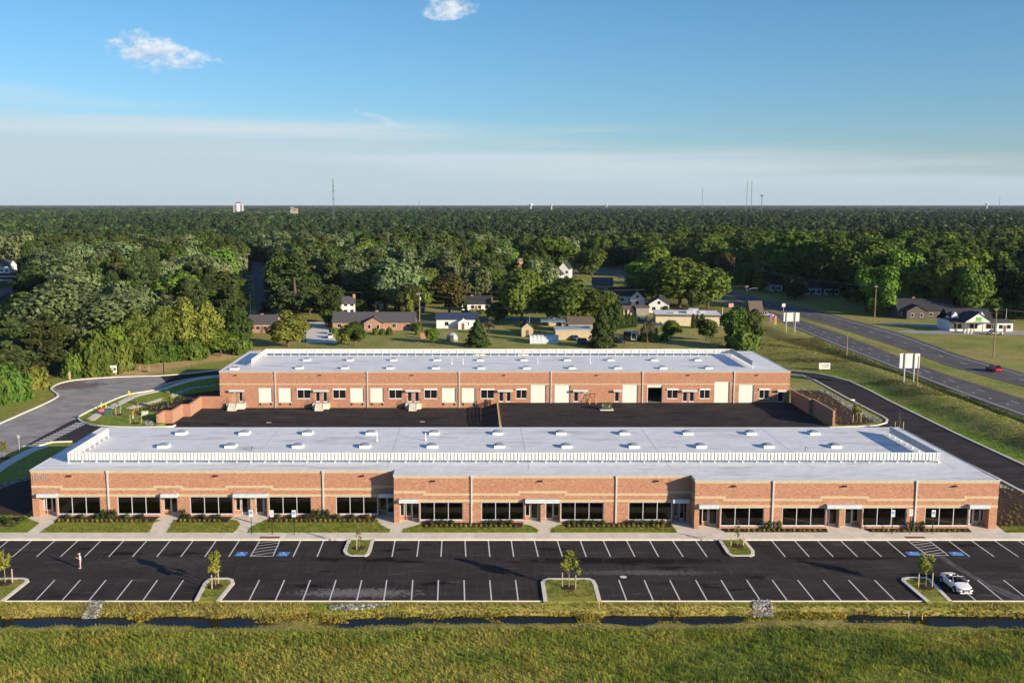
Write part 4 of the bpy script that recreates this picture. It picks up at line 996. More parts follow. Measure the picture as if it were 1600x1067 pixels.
tmb.box(secs[0]['x0'] - 0.025, secs[0]['x0'] + TH, WALL_A + TH, FB_BACK + 0.02, RZ - 0.42, RZ - 0.06); tmb.box(secs[2]['x1'] - TH, secs[2]['x1'] + 0.025, WALL_C + TH, FB_BACK + 0.02, RZ - 0.42, RZ - 0.06)
wmb.build('brick_wall', BRICK, FB); tmb.build('tan_brick_band', BRICK_T, FB)
# inside: floor and dividing walls
MB().box(-56, 64.5, WALL_A + 6.5, FB_BACK - TH, 0.13, 0.155).build('interior_floor', INT, FB)
mb = MB()
for p in (168.5, 391, 505): mb.box(XY(p, WALL_A) - .08, XY(p, WALL_A) + .08, WALL_A + TH, WALL_A + 14, 0.15, 5.8)
for p in (737, 846, 963): mb.box(XY(p, WALL_B) - .08, XY(p, WALL_B) + .08, WALL_B + TH, WALL_B + 14, 0.15, 5.8)
for p in (1208, 1314, 1431.5): mb.box(XY(p, WALL_C) - .08, XY(p, WALL_C) + .08, WALL_C + TH, WALL_C + 14, 0.15, 5.8)
mb.box(-56, 64.5, WALL_A + 9, WALL_A + 9.1, 0.15, 5.8)
mb.build('interior_partition', INTW, FB)
# roof
XA, XB_ = secs[0]['x0'], secs[2]['x1']
outline = [(XA - .06, WALL_A - .08), (-10.11, WALL_A - .08), (-10.11, WALL_B - .08), (27.34, WALL_B - .08), (27.34, WALL_C - .08), (XB_ + .06, WALL_C - .08), (XB_ + .06, FB_BACK + .06), (XA - .06, FB_BACK + .06)]
mb = MB(); mb.prism(outline, RZ - 0.06, RZ - 0.01); mb.build('roof', MEMB, FB)
mb = MB(); mb.ribbon(outline, -0.035, 0.10, RZ - 0.14, RZ + 0.035, closed=True, bottom=True); mb.build('roof_edge', FLASH, FB)
zr = RZ - 0.01
roof_screen(FB, [(-53.5, 127.9, 61.45, 127.9), (-53.5, 142.3, -53.5, 127.9), (61.45, 127.9, 61.45, 143.6)], zr, 6.66, 7.64)
for k in range(11):
    px = 283.6 + 98.75 * k; a = G(px, 677.5, RZ); skylight(FB, a[0], a[1], zr)
    px = 256 + 104.8 * k; a = G(px, 698, RZ); skylight(FB, a[0], a[1], zr)
for px, py, h in ((589, 689, 1.15), (665, 688, 1.15)): a = G(px, py, RZ); vent_pipe(FB, a[0], a[1], zr, h)
for px, py in ((392.6, 704), (1258, 704)): a = G(px, py, RZ); goose(FB, a[0], a[1], zr)
# membrane seams: laps standing a few mm proud
mb = MB(); y = WALL_A + 1.6
sm_ = mat('membrane_seam', (0.50, 0.52, 0.54), 0.6)
while y < FB_BACK - 1: mb.box(XA + 0.3, XB_ - 0.3, y, y + 0.07, zr, zr + 0.006); y += 3.05
x = XA + 9
while x < XB_ - 2: mb.box(x, x + 0.07, WALL_A + 0.5, FB_BACK - 0.3, zr, zr + 0.009); x += 18.3
mb.build('membrane_seam', sm_, FB)
text('1020', 1.05, mat('grey_numerals', (0.30, 0.28, 0.27), 0.5), FB, (XY(61.5, WALL_A, 5.35), WALL_A - 0.03, 5.28), (math.pi / 2, 0, 0), 'house_number', 0.03)

# ------------------------------------------------------------------ rear building
RB = tag(empty('brick_warehouse_building', (0, 0, 0)), 'long red brick warehouse with a row of cream overhead doors, behind the truck court', 'building')
R0, R1 = -51.7, 64.4; RRZ = 6.5; y = RW
docks = [(404.5, 425.5, .14, 3.06), (435.6, 455.8, .14, 3.06), (547.7, 568.7, .14, 3.06), (579, 599.5, .14, 3.06), (691, 712.5, .14, 3.06), (722, 743, .14, 3.06),
         (829.6, 853.6, 0.0, 3.72), (867, 891, 0.0, 3.72), (973, 997, 0.0, 3.72), (1011.5, 1035, 0.0, 3.72), (1116.4, 1140, 0.0, 4.36), (1154.5, 1178, 0.0, 3.72)]
wins = [(464.3, 485.2), (520, 540.2), (607.5, 628.3), (662.7, 683), (751, 772), (806, 823), (1042, 1059), (1093, 1109), (1186, 1202)]
canR = [(359, 382), (490.5, 514), (634, 657), (777.4, 801), (895, 918), (958, 970), (1064.3, 1087.7), (1213.6, 1226.5)]
gd = [(373.2, 379.2), (493, 500), (504.6, 511.4), (636.5, 643.5), (648, 655), (779.5, 787), (791, 798.4), (896.5, 904), (960.4, 967.6), (1066.7, 1074.2), (1077.2, 1085), (1215.2, 1224)]
bd = [(362, 370.2), (909, 916)]
wmb = MB(); tmb = MB()
def RX(px, z=2): return XY(px, y, z)
ops = [(RX(a), RX(b), z0, z1) for a, b, z0, z1 in docks] + [(RX(a), RX(b), .85, 2.82) for a, b in wins] + [(RX(a), RX(b), .10, 2.32) for a, b in gd + bd]
wall_run(wmb, R0, R1, -1.25, 3.72, y, TH, [o if o[3] <= 3.72 else (o[0], o[1], o[2], 3.72) for o in ops])
wall_run(wmb, R0, R1, 3.98, RRZ - 0.33, y, TH, [(o[0], o[1], 3.98, o[3]) for o in ops if o[3] > 3.9])
tall = [o for o in ops if o[3] > 3.9][0]
for a, b in ((R0 - .02, tall[0]), (tall[1], R1 + .02)): tmb.box(a, b, y - .025, y + TH, 3.721, 3.979)
tmb.box(R0 - .02, R1 + .02, y - .025, y + TH, RRZ - 0.329, RRZ - 0.06)
wmb.box(R0, R0 + TH, y + TH, RB_BACK, -1.25, RRZ - .33); wmb.box(R1 - TH, R1, y + TH, RB_BACK, -0.1, RRZ - .33); wmb.box(R0 + TH, R1 - TH, RB_BACK - TH, RB_BACK, -.1, RRZ - .33)
tmb.box(R0 - .02, R0 + TH, y + TH, RB_BACK, RRZ - .329, RRZ - .06); tmb.box(R1 - TH, R1 + .02, y + TH, RB_BACK, RRZ - .329, RRZ - .06)
wmb.build('brick_wall', BRICK, RB); tmb.build('tan_brick_band', BRICK_T, RB)
SLATS = {}
def overhead_door(x0, x1, z0, z1, openit=False):
    w, h = x1 - x0, z1 - z0
    mb = MB(); f = 0.09
    mb.box(x0, x0 + f, y + .06, y + .28, z0, z1); mb.box(x1 - f, x1, y + .06, y + .28, z0, z1); mb.box(x0 + f, x1 - f, y + .06, y + .28, z1 - f, z1)
    o = mb.build('overhead_door', WHITE, RB)
    n = max(4, int(round((h - f) / 0.55))); ph = (h - f) / n; key = (round(w, 2), round(ph, 3))
    if key not in SLATS:
        mb = MB(); mb.box(f, w - f, 0, .04, 0.006, ph - 0.006); mb.box(f + .1, w - f - .1, -0.008, -0.001, ph * 0.3, ph * 0.36); mb.box(f + .1, w - f - .1, -0.008, -0.001, ph * 0.64, ph * 0.70)
        SLATS[key] = mb.mesh('door_panel', DOORW)
    if openit: inst('door_panel', SLATS[key], o, (x0, y + .20, z1 - f - ph))
    else:
        for k in range(n): inst('door_panel', SLATS[key], o, (x0, y + .20, z0 + k * ph))
    if z0 > 0.1:
        MB().box(x0 - .03, x1 + .03, y - .10, y - .001, z0 - .16, z0).build('dock_sill', CONC, o)
        for xx in (x0 + .15, x1 - .4): MB().box(xx, xx + .25, y - .14, y - .001, z0 - .62, z0 - .17).build('dock_bumper', RUBBER, o)
for k, (a, b, z0, z1) in enumerate(docks): overhead_door(RX(a), RX(b), z0 + .002, z1 - .002, k == 9)
for a, b in wins:
    x0, x1 = RX(a) + .004, RX(b) - .004; f = storefront(RB, x0, x1, .854, 2.815, y + .05, 2, fm=WHITE, glass=DGLASS)
    mb = MB(); mb.box(x0 - .06, x1 + .06, y - .22, y - .003, 2.66, 2.95); mb.build('sunshade', WHITE, f)
for a, b in gd: glass_door(RB, RX(a) + .004, RX(b) - .004, .104, 2.315, y + .05, DGLASS)
for a, b in bd: MB().box(RX(a) + .004, RX(b) - .004, y + .08, y + .13, .104, 2.315).build('tan_door', TAND, RB)
for a, b in bd:
    xm = (RX(a) + RX(b)) / 2; mb = MB(); mb.extr([(y - .02, 2.0), (y - .25, 2.05), (y - .02, 2.16)], 'x', xm - .32, xm + .32); mb.build('door_light', WHITE, RB)
for a, b in canR:
    mb = MB(); mb.box(RX(a), RX(b), y - .72, y - .003, 2.40, 2.52); mb.box(RX(a) - .03, RX(b) + .03, y - .76, y - .721, 2.36, 2.80); mb.box(RX(a), RX(b), y - .72, y - .003, 2.53, 2.60); mb.build('canopy', CANOPY, RB)
for p in (430, 574, 717.4): downspout(RB, RX(p, 4), y - .03, -1.0, RRZ, .10)
for p in (861, 1004, 1147): downspout(RB, RX(p, 4), y - .03, 0.0, RRZ, .10)
for p in (368, 500, 644, 787.6, 932, 1075, 1182.5): wallpack(RB, RX(p, 5.6), y, 5.62)
outl = [(R0 - .05, RW - .06), (R1 + .05, RW - .06), (R1 + .05, RB_BACK + .05), (R0 - .05, RB_BACK + .05)]
mb = MB(); mb.prism(outl, RRZ - .06, RRZ - .01); mb.build('roof', MEMB, RB)
mb = MB(); mb.ribbon(outl, -.035, .10, RRZ - .13, RRZ + .035, closed=True, bottom=True); mb.build('roof_edge', FLASH, RB)
zr = RRZ - .01
YS = 221.0
roof_screen(RB, [(57.9, YS, -46.6, YS), (-46.6, YS, -46.6, 206.0), (57.9, 203.5, 57.9, YS)], zr, 6.95, 7.95)
for k in range(10):
    a = G(479.6 + 67.75 * k, 563, RRZ); skylight(RB, a[0], a[1], zr)
    a = G(468 + 70.95 * k, 575.5, RRZ); skylight(RB, a[0], a[1], zr)
for px, py in ((706, 569), (723.5, 568.5), (840, 567.5), (922, 567.5)): a = G(px, py, RRZ); vent_pipe(RB, a[0], a[1], zr, 1.25, .05)
for px, py in ((537, 555.5), (936, 556.5)): a = G(px, py, RRZ); goose(RB, a[0], a[1], zr)
for px, py in ((712, 554), (844, 554)): a = G(px, py, RRZ); MB().tube([(a[0], a[1], zr), (a[0], a[1], zr + .5)], .22, 8).tube([(a[0], a[1], zr + .5), (a[0], a[1], zr + .72)], .36, 8).build('exhaust_vent', FLASH, RB)
hv = mat('hvac_grille', (0.30, 0.27, 0.23), 0.7)
for px in (750.5, 817.5):
    a = G(px, 554.5, RRZ); o = MB().box(a[0] - 1.05, a[0] + 1.05, a[1] - .5, a[1] + .5, zr + .12, zr + 1.0).build('rooftop_unit', mat('hvac_cream', (0.55, 0.50, 0.42), .6), RB)
    mb = MB()
    for i in range(3): mb.box(a[0] - .95 + i * .68, a[0] - .95 + i * .68 + .55, a[1] - .53, a[1] - .501, zr + .3, zr + .85)
    mb.build('fan_grille', hv, o); MB().box(a[0] - 1.2, a[0] + 1.2, a[1] - .6, a[1] + .6, zr, zr + .119).build('unit_base', WHITE, o)
a = G(366.5, 577, RRZ); o = MB().box(a[0] - .85, a[0] + .85, a[1] - .6, a[1] + .6, zr, zr + .35).build('roof_hatch', WHITE, RB)
MB().box(a[0] - .7, a[0] + .7, a[1] - .45, a[1] + .45, zr + .351, zr + .42).build('hatch_lid', mat('rust_red', (0.33, 0.12, 0.08), .8), o)
mb = MB(); yy_ = RW + 1.8
while yy_ < RB_BACK - 1: mb.box(R0 + .3, R1 - .3, yy_, yy_ + .07, zr, zr + .006); yy_ += 3.05
mb.build('membrane_seam', sm_, RB)

MB().box(R0 + TH, R1 - TH, RW + TH, RB_BACK - TH, .0, .04).build('interior_floor', colmat_floor if False else mat('warehouse_floor', (.16, .15, .14), .8), RB)
mb = MB()
for px in (861, 1004, 1147): mb.box(RX(px, 3) - .1, RX(px, 3) + .1, RW + TH, RW + 20, .041, 6.0)
mb.build('interior_partition', INTW, RB)
# entrance steps of the dock-high half
STEPC = mat('step_concrete', (0.66, 0.61, 0.50), .85)
def stairs(px0, px1, pxl, pxr, label):
    o = tag(empty('entrance_steps', (0, 0, 0)), label, 'steps', 'concrete steps up to the doors of the rear building')
    x0, x1, xl, xr = RX(px0, 0), RX(px1, 0), RX(pxl, 0), RX(pxr, 0); n = 7; zb = -1.07; zt = .08
    MB().box(xl, xr, y - 1.45, y - .003, zb, zt).build('landing', STEPC, o)
    st = MB().box(x0, x1, 0, .30, 0, (zt - zb) / n).mesh('step', STEPC)
    for k in range(n - 1):
        h = zb + (zt - zb) * (n - 1 - k) / n
        MB().box(x0 + .12, x1 - .12, y - 1.451 - .3 * (k + 1), y - 1.451 - .3 * k, zb, h).build('step', STEPC, o)
    mb = MB()
    for xx in (x0, x1 - .118): mb.extr([(y - 1.452 - .3 * (n - 1), zb), (y - 1.452 - .3 * (n - 1), zb + .12), (y - 1.452, zt + .04), (y - 1.452, zb)], 'x', xx, xx + .118)
    mb.build('stringer', STEPC, o)
    mb = MB()
    yl, yf = y - 1.4, y - 1.45 - .3 * (n - 1)
    for xx in (x0 + .06, x1 - .06):
        mb.tube([(xx, yf, zb + .1), (xx, yf, zb + 1.0), (xx, yl, zt + .95), (xx, yl, zt)], .022, 6, caps=False)
        mb.tube([(xx, yf, zb + .55), (xx, yl, zt + .5)], .018, 6)
        for t in (.33, .66): yy2 = yf + (yl - yf) * t; z2 = zb + (zt - zb) * t; mb.tube([(xx, yy2, z2), (xx, yy2, z2 + .95)], .016, 6)
    for xx in (xl + .06, xr - .06):
        mb.tube([(xx, yl, zt), (xx, yl, zt + .95), (xx, y - .1, zt + .95)], .022, 6, caps=False)
        mb.tube([(xx, yl, zt + .5), (xx, y - .1, zt + .5)], .018, 6)
        for t in range(1, 6): yy2 = yl + (y - .1 - yl) * t / 6; mb.tube([(xx, yy2, zt), (xx, yy2, zt + .95)], .01, 4)
    mb.build('handrail', mat('rail_steel', (0.10, 0.09, 0.09), .5), o)
stairs(360.5, 373.5, 356.5, 384, 'concrete steps with dark handrails to the tan door at the left end of the warehouse')
stairs(495, 507.5, 490, 515.5, 'concrete steps with dark handrails below the second grey canopy of the warehouse')
stairs(640, 652, 634, 658.5, 'concrete steps with dark handrails nearest the yellow railing in the truck court')

# low brick walls at the ends of the court
def low_wall(pts, side, z0, z1f, label, copm=BRICK):
    o = tag(empty('low_brick_wall', (0, 0, 0)), label, 'wall')
    mb = MB(); mb.ribbon(pts, 0, side * .42, z0, z1f, bottom=True); mb.build('brick_face', BRICK, o)
    mb = MB(); mb.ribbon(pts, -side * .03, side * .45, lambda a, b: z1f(a, b) + .001, lambda a, b: z1f(a, b) + .09, bottom=True); mb.build('coping', mat('brick_coping', (0.42, .20, .12), .85), o)
low_wall(WALL_L, 1, -1.2, lambda a, b: 1.32 if b > 190 else (1.35 if b > 186 else 1.45), 'low stepped red brick wall at the sunlit left end of the truck court')
low_wall(WALL_R, 1, -.1, lambda a, b: 2.62 if b > 190 else 2.85, 'tall shaded red brick wall closing the right end of the truck court')

# yellow railing along the ramp edge
yr = tag(empty('yellow_guard_railing', (0, 0, 0)), 'bright yellow guard railing running across the middle of the truck court', 'railing')
ya, yb = 176.5, 198.6; n = 12
mb = MB(); 
for zz in (1.04, .78, .54, .30): mb.box(4.85, 4.95, ya, yb, zz - .075, zz + .075)
mb.build('rail', YELLOW, yr)
pm = MB().box(-.05, .05, -.05, .05, 0, 1.05).box(-.09, .09, -.09, .09, 0, .02).mesh('post', YELLOW)
for k in range(n): inst('post', pm, yr, (4.9, ya + .05 + (yb - ya - .1) * k / (n - 1), 0))
km = MB().box(4.72, 5.08, 176.3, 199.5, -.3, .012).build('kerb', KERB, None); tag(km, kind='structure')
# low post-and-pipe at the dock end, bollards
for px, py0, py1, lb in ((761, 622, 634, 'taller black bollard against the warehouse wall below a window, left of the ramp'), (744.5, 629, 638, 'short black bollard against the warehouse wall beside the last low dock door')):
    xx = RX(px, 0); z0 = float(court_z(np.array([xx]), np.array([199.]))[0]); tag(MB().tube([(xx, y - .3, z0), (xx, y - .3, z0 + 1.5)], .10, 10).tube([(xx, y - .3, z0), (xx, y - .3, z0 + .04)], .16, 10).build('bollard', BLACKM), lb, 'bollard')
# yellow-and-black ladder frame
o = tag(empty('yellow_step_frame', (RX(925, 0), y - .9, 0)), 'yellow and black step frame standing at the wall right of the tan door', 'ladder')
mb = MB()
for s in (-.62, .62): mb.tube([(s, -.5, 0), (s, -.25, 1.15)], .07, 8); mb.tube([(s, -.25, 1.15), (s, .3, 1.5)], .05, 8)
mb.build('yellow_upright', YELLOW, o)
mb = MB()
for zz in (.35, .8, 1.25, 1.95): mb.tube([(-.58, -.4 + zz * .3, zz), (.58, -.4 + zz * .3, zz)], .05, 6)
for s in (-.5, .5): mb.tube([(s, 0, 1.2), (s, .2, 2.15)], .05, 6)
mb.build('black_rung', BLACKM, o)
# green transformer on a pad
x_, y_ = G(947.5, 640)
o = tag(empty('green_transformer_cabinet', (x_, y_, 0)), 'dark green transformer cabinet on a white concrete pad in the truck court', 'cabinet')
MB().box(-1.3, 1.3, -.9, .9, 0, .16).build('concrete_pad', PAINT, o)
GRN = mat('transformer_green', (.055, .075, .035), .6)
mb = MB(); mb.box(-1.0, 1.0, -.5, .6, .161, 1.25); mb.box(-1.04, 1.04, -.56, .64, 1.251, 1.33); mb.build('cabinet_body', GRN, o)
for s in (-.95, .02): MB().box(s, s + .93, -.53, -.501, .2, 1.2).build('cabinet_door', GRN, o)
MB().box(.35, .6, -.545, -.531, .7, .9).build('warning_label', YELLOW, o); MB().box(-.9, -.72, -.545, -.531, .95, 1.1).build('white_label', PAINT, o)
# manhole covers
for px, py in ((420, 655.5), (660, 654)):
    x_, y_ = G(px, py, -.4); z_ = float(court_z(np.array([x_]), np.array([y_]))[0]); MB().box(x_ - .45, x_ + .45, y_ - .3, y_ + .3, z_ + .002, z_ + .02).build('drain_grate', CONC2, court)
x_, y_ = G(974, 901); MB().tube([(x_, y_, 0), (x_, y_, .012)], .38, 16).build('manhole_cover', CONC2, lot)
# ================================================================== VEGETATION
def leaf_mat(name, c1, c2, c3=None, trans=0.16, ns=0.55):
    m = bpy.data.materials.new(name); m.use_nodes = True; nt, b = nodes_of(m)
    out = nt.nodes['Material Output']
    oi = nt.nodes.new('ShaderNodeObjectInfo'); g = nt.nodes.new('ShaderNodeNewGeometry')
    n = nt.nodes.new('ShaderNodeTexNoise'); n.inputs['Scale'].default_value = ns; n.inputs['Detail'].default_value = 3
    nt.links.new(g.outputs['Position'], n.inputs['Vector'])
    w = nt.nodes.new('ShaderNodeTexWhiteNoise'); w.noise_dimensions = '3D'
    sn = nt.nodes.new('ShaderNodeVectorMath'); sn.operation = 'SNAP'; sn.inputs[1].default_value = (0.7, 0.7, 0.7); nt.links.new(g.outputs['Position'], sn.inputs[0]); nt.links.new(sn.outputs[0], w.inputs[0])
    mr = nt.nodes.new('ShaderNodeMapRange'); mr.inputs[1].default_value = 0.35; mr.inputs[2].default_value = 0.65; nt.links.new(n.outputs[0], mr.inputs[0])
    mx = nt.nodes.new('ShaderNodeMix'); mx.data_type = 'RGBA'; nt.links.new(mr.outputs[0], mx.inputs[0]); mx.inputs[6].default_value = (*c1, 1); mx.inputs[7].default_value = (*c2, 1)
    hs = nt.nodes.new('ShaderNodeHueSaturation'); nt.links.new(mx.outputs[2], hs.inputs['Color'])
    a = nt.nodes.new('ShaderNodeMapRange'); a.inputs[3].default_value = 0.478; a.inputs[4].default_value = 0.522; nt.links.new(oi.outputs['Random'], a.inputs[0]); nt.links.new(a.outputs[0], hs.inputs['Hue'])
    v1 = nt.nodes.new('ShaderNodeMath'); v1.operation = 'MULTIPLY_ADD'; nt.links.new(w.outputs[0], v1.inputs[0]); v1.inputs[1].default_value = 0.5; v1.inputs[2].default_value = 0.62
    fr = nt.nodes.new('ShaderNodeMath'); fr.operation = 'FRACT'; m7 = nt.nodes.new('ShaderNodeMath'); m7.operation = 'MULTIPLY'; m7.inputs[1].default_value = 7.31; nt.links.new(oi.outputs['Random'], m7.inputs[0]); nt.links.new(m7.outputs[0], fr.inputs[0])
    v2 = nt.nodes.new('ShaderNodeMath'); v2.operation = 'MULTIPLY_ADD'; nt.links.new(fr.outputs[0], v2.inputs[0]); v2.inputs[1].default_value = 0.62; v2.inputs[2].default_value = 0.70
    v3 = nt.nodes.new('ShaderNodeMath'); v3.operation = 'MULTIPLY'; nt.links.new(v1.outputs[0], v3.inputs[0]); nt.links.new(v2.outputs[0], v3.inputs[1]); nt.links.new(v3.outputs[0], hs.inputs['Value'])
    nt.links.new(hs.outputs[0], b.inputs['Base Color']); b.inputs['Roughness'].default_value = 0.75; b.inputs['Specular IOR Level'].default_value = 0.12
    t = nt.nodes.new('ShaderNodeBsdfTranslucent'); nt.links.new(hs.outputs[0], t.inputs[0]); ms = nt.nodes.new('ShaderNodeMixShader'); ms.inputs[0].default_value = trans
    nt.links.new(b.outputs[0], ms.inputs[1]); nt.links.new(t.outputs[0], ms.inputs[2]); nt.links.new(ms.outputs[0], out.inputs[0])
    return m
L_OAK = leaf_mat('leaves_oak', (0.066, 0.118, 0.020), (0.130, 0.178, 0.030))
L_OAKD = leaf_mat('leaves_dark', (0.040, 0.075, 0.018), (0.080, 0.118, 0.025))
L_SIL = leaf_mat('leaves_silver', (0.115, 0.165, 0.062), (0.185, 0.235, 0.098))
L_PINE = leaf_mat('needles_pine', (0.042, 0.066, 0.020), (0.080, 0.104, 0.030), ns=0.9)
L_BRI = leaf_mat('leaves_bright', (0.085, 0.155, 0.020), (0.145, 0.215, 0.028))
L_YEL = leaf_mat('leaves_olive', (0.125, 0.160, 0.028), (0.185, 0.195, 0.036))
L_CED = leaf_mat('needles_cedar', (0.040, 0.070, 0.018), (0.075, 0.100, 0.022), ns=1.4)
L_RED = leaf_mat('leaves_reddish', (0.12, 0.085, 0.032), (0.125, 0.125, 0.030))
L_YNG = leaf_mat('leaves_young', (0.20, 0.225, 0.035), (0.28, 0.26, 0.05), ns=3)

def leaves_to_mesh(name, P, N, s, m, r):
    """one small quad per leaf clump"""
    n = len(P); N = N / (np.linalg.norm(N, axis=1, keepdims=True) + 1e-9)
    a = r.normal(size=(n, 3)); T = np.cross(N, a); T /= np.linalg.norm(T, axis=1, keepdims=True) + 1e-9; B = np.cross(N, T)
    s = s * r.uniform(0.6, 1.35, (n, 1)); k = r.uniform(0.55, 0.9, (n, 1))
    V = np.stack([P - T * s - B * s * k * .5, P + T * s * .3 - B * s * k, P + T * s + B * s * k * .4, P - T * s * .25 + B * s * k], 1).reshape(-1, 3)
    F = np.arange(n * 4).reshape(n, 4); return np_mesh(name, V, F, [m])
def crown(kind, seed, h, rad, n, ls, m, name='crown', jit=1.0):
    r = np.random.default_rng(seed); P = []; N = []
    if kind in ('round', 'tall', 'spread'):
        nl = {'round': 26, 'tall': 24, 'spread': 30}[kind]
        zc = h * {'round': .52, 'tall': .52, 'spread': .53}[kind]; rz = h * {'round': .46, 'tall': .47, 'spread': .44}[kind]
        C = []; RR = []
        for i in range(nl):
            d = r.normal(size=3); d /= np.linalg.norm(d); t = r.uniform(.35, .80)
            w = 1.0 - 0.10 * max(0, -d[2]) - .12 * max(0, d[2])
            C.append([d[0] * rad * t * w, d[1] * rad * t * w, zc + d[2] * rz * t]); RR.append(rad * r.uniform(.27, .46))
        C = np.array(C); RR = np.array(RR); prob = RR ** 2 / (RR ** 2).sum(); k = r.choice(nl, n, p=prob)
        d = r.normal(size=(n, 3)); d /= np.linalg.norm(d, axis=1, keepdims=True); d[:, 2] = np.where(d[:, 2] < -.8, -d[:, 2], d[:, 2])
        t = np.where(r.random(n) < .78, r.uniform(.86, 1.06, n), r.uniform(.3, .86, n))
        sub = 1 + .14 * np.sin(d[:, 0] * 7 + k) * np.sin(d[:, 1] * 6 + k * 2) + .1 * np.sin(d[:, 2] * 9 + k)
        P = C[k] + d * (RR[k] * t * sub)[:, None]; P[:, 2] = np.maximum(P[:, 2], h * .05 + .06 * h * r.random(n))
        N = d * 1.0 + r.normal(size=(n, 3)) * .42 * jit + np.array([0, 0, .25])
    elif kind == 'pine':
        nl = 30; C = []; RR = []
        for i in range(nl):
            z = r.uniform(.22, .97); rr = rad * (1.02 - z) ** .55 * 1.15 * r.uniform(.35, .95); a = r.uniform(0, 6.28)
            C.append([math.cos(a) * rr, math.sin(a) * rr, z * h]); RR.append(rad * r.uniform(.26, .42) * (1.1 - .35 * z))
        C = np.array(C); RR = np.array(RR); k = r.integers(0, nl, n); d = r.normal(size=(n, 3)); d /= np.linalg.norm(d, axis=1, keepdims=True)
        t = r.uniform(.55, 1.05, n); P = C[k] + d * (RR[k] * t)[:, None] * np.array([1, 1, .55]); N = d + r.normal(size=(n, 3)) * .7 * jit + np.array([0, 0, .3])
    elif kind in ('cone', 'column'):
        z = r.random(n) ** (1.35 if kind == 'cone' else 1.0); a = r.uniform(0, 6.283, n)
        prof = (1 - z) ** .75 * (1 + .12 * np.sin(z * 40)) if kind == 'cone' else np.sqrt(np.clip(1 - (2 * z - .9) ** 4 * .8, 0, 1)) * (1.0 - .55 * z ** 3)
        rr = rad * prof * (1 + .16 * np.sin(a * 5 + z * 20) + .08 * np.sin(a * 11 - z * 33)) * np.where(r.random(n) < .8, r.uniform(.85, 1.05, n), r.uniform(.3, .8, n))
        P = np.column_stack([np.cos(a) * rr, np.sin(a) * rr, .04 * h + z * h * .96]); N = np.column_stack([np.cos(a), np.sin(a), np.full(n, .45)]) + r.normal(size=(n, 3)) * .4
    elif kind == 'bush':
        d = r.normal(size=(n, 3)); d /= np.linalg.norm(d, axis=1, keepdims=True); d[:, 2] = np.abs(d[:, 2]); t = np.where(r.random(n) < .8, r.uniform(.85, 1.05, n), r.uniform(.3, .8, n))
        sub = 1 + .13 * np.sin(d[:, 0] * 8 + seed) * np.sin(d[:, 1] * 7) + .1 * np.sin(d[:, 2] * 10 + seed)
        P = d * (t * sub)[:, None] * np.array([rad, rad, h]); N = d + r.normal(size=(n, 3)) * .4
    elif kind == 'sparse':
        nl = 16; C = np.column_stack([r.normal(0, rad * .36, nl), r.normal(0, rad * .36, nl), r.uniform(h * .38, h * .93, nl)])
        C[:, :2] *= (1.25 - (C[:, 2:3] / h - .38) * 1.2); k = r.integers(0, nl, n); d = r.normal(size=(n, 3)); d /= np.linalg.norm(d, axis=1, keepdims=True)
        P = C[k] + d * (rad * .34 * r.uniform(.2, 1, n))[:, None]; N = d + r.normal(size=(n, 3)) * .8
    return leaves_to_mesh(name, P, N, ls, m, r)
def trunk(h, r0, top=.62, limbs=5, seed=0, spread=2.5):
    r = random.Random(seed); mb = MB(); zt = h * top
    mb.tube([(0, 0, -.3), (0, 0, h * .12), (r.uniform(-.2, .2), r.uniform(-.2, .2), zt * .6), (0, 0, zt)], [r0 * 1.3, r0, r0 * .75, r0 * .3], 7)
    for k in range(limbs):
        a = k * 6.283 / max(limbs, 1) + r.uniform(-.4, .4); z = zt * r.uniform(.35, .7)
        mb.tube([(0, 0, z), (math.cos(a) * spread * .5, math.sin(a) * spread * .5, z + spread * .5), (math.cos(a) * spread, math.sin(a) * spread, z + spread * 1.1)], [r0 * .45, r0 * .3, r0 * .1], 5)
    return mb.mesh('trunk', BARK)
# species: unit meshes 16 m high, scaled per tree
SPEC = {}
def species(key, kind, m, rad, n, ls, nv, obname, h=16.0, tr=.32, spread=3.2):
    SPEC[key] = dict(c=[crown(kind, hash(key) % 1000 + k * 17 if False else sum(map(ord, key)) * 7 + k * 17, h, rad, n, ls, m) for k in range(nv)], t=[trunk(h, tr, seed=k, spread=spread) for k in range(2)], h=h, r=rad, nm=obname)
species('oak', 'round', L_OAK, 6.2, 9000, .42, 3, 'oak_tree')
species('dark', 'tall', L_OAKD, 5.4, 8000, .42, 3, 'broadleaf_tree')
species('bigsilver', 'spread', L_SIL, 6.6, 19000, .27, 1, 'silver_maple_tree')
species('silver', 'spread', L_SIL, 6.6, 9000, .42, 3, 'silver_maple_tree')
species('bright', 'round', L_BRI, 5.8, 8500, .40, 3, 'maple_tree')
species('olive', 'tall', L_YEL, 5.0, 7000, .38, 2, 'olive_leaved_tree')
species('red', 'round', L_RED, 5.6, 7000, .40, 1, 'reddish_tree')
species('pine', 'pine', L_PINE, 4.6, 8500, .36, 3, 'pine_tree', spread=2)
species('cedar', 'cone', L_CED, 3.6, 6000, .28, 2, 'cedar_tree', h=10, tr=.2, spread=.6)
species('column', 'column', L_CED, 1.5, 1800, .20, 2, 'columnar_evergreen', h=7, tr=.12, spread=.2)
species('bush', 'bush', L_OAK, 3.0, 2500, .28, 2, 'bush', h=3.0, tr=.08, spread=.5)
species('bushb', 'bush', leaf_mat('leaves_hedge', (.060, .118, .018), (.115, .165, .026)), 3.0, 2500, .28, 2, 'bush', h=3.0, tr=.08, spread=.5)
species('busho', 'bush', L_YEL, 3.0, 2500, .26, 1, 'bush', h=3.0, tr=.08, spread=.5)
species('bare', 'sparse', leaf_mat('twigs', (0.16, .13, .09), (.22, .18, .12)), 3.0, 1500, .16, 1, 'bare_tree', h=8, tr=.15, spread=2)
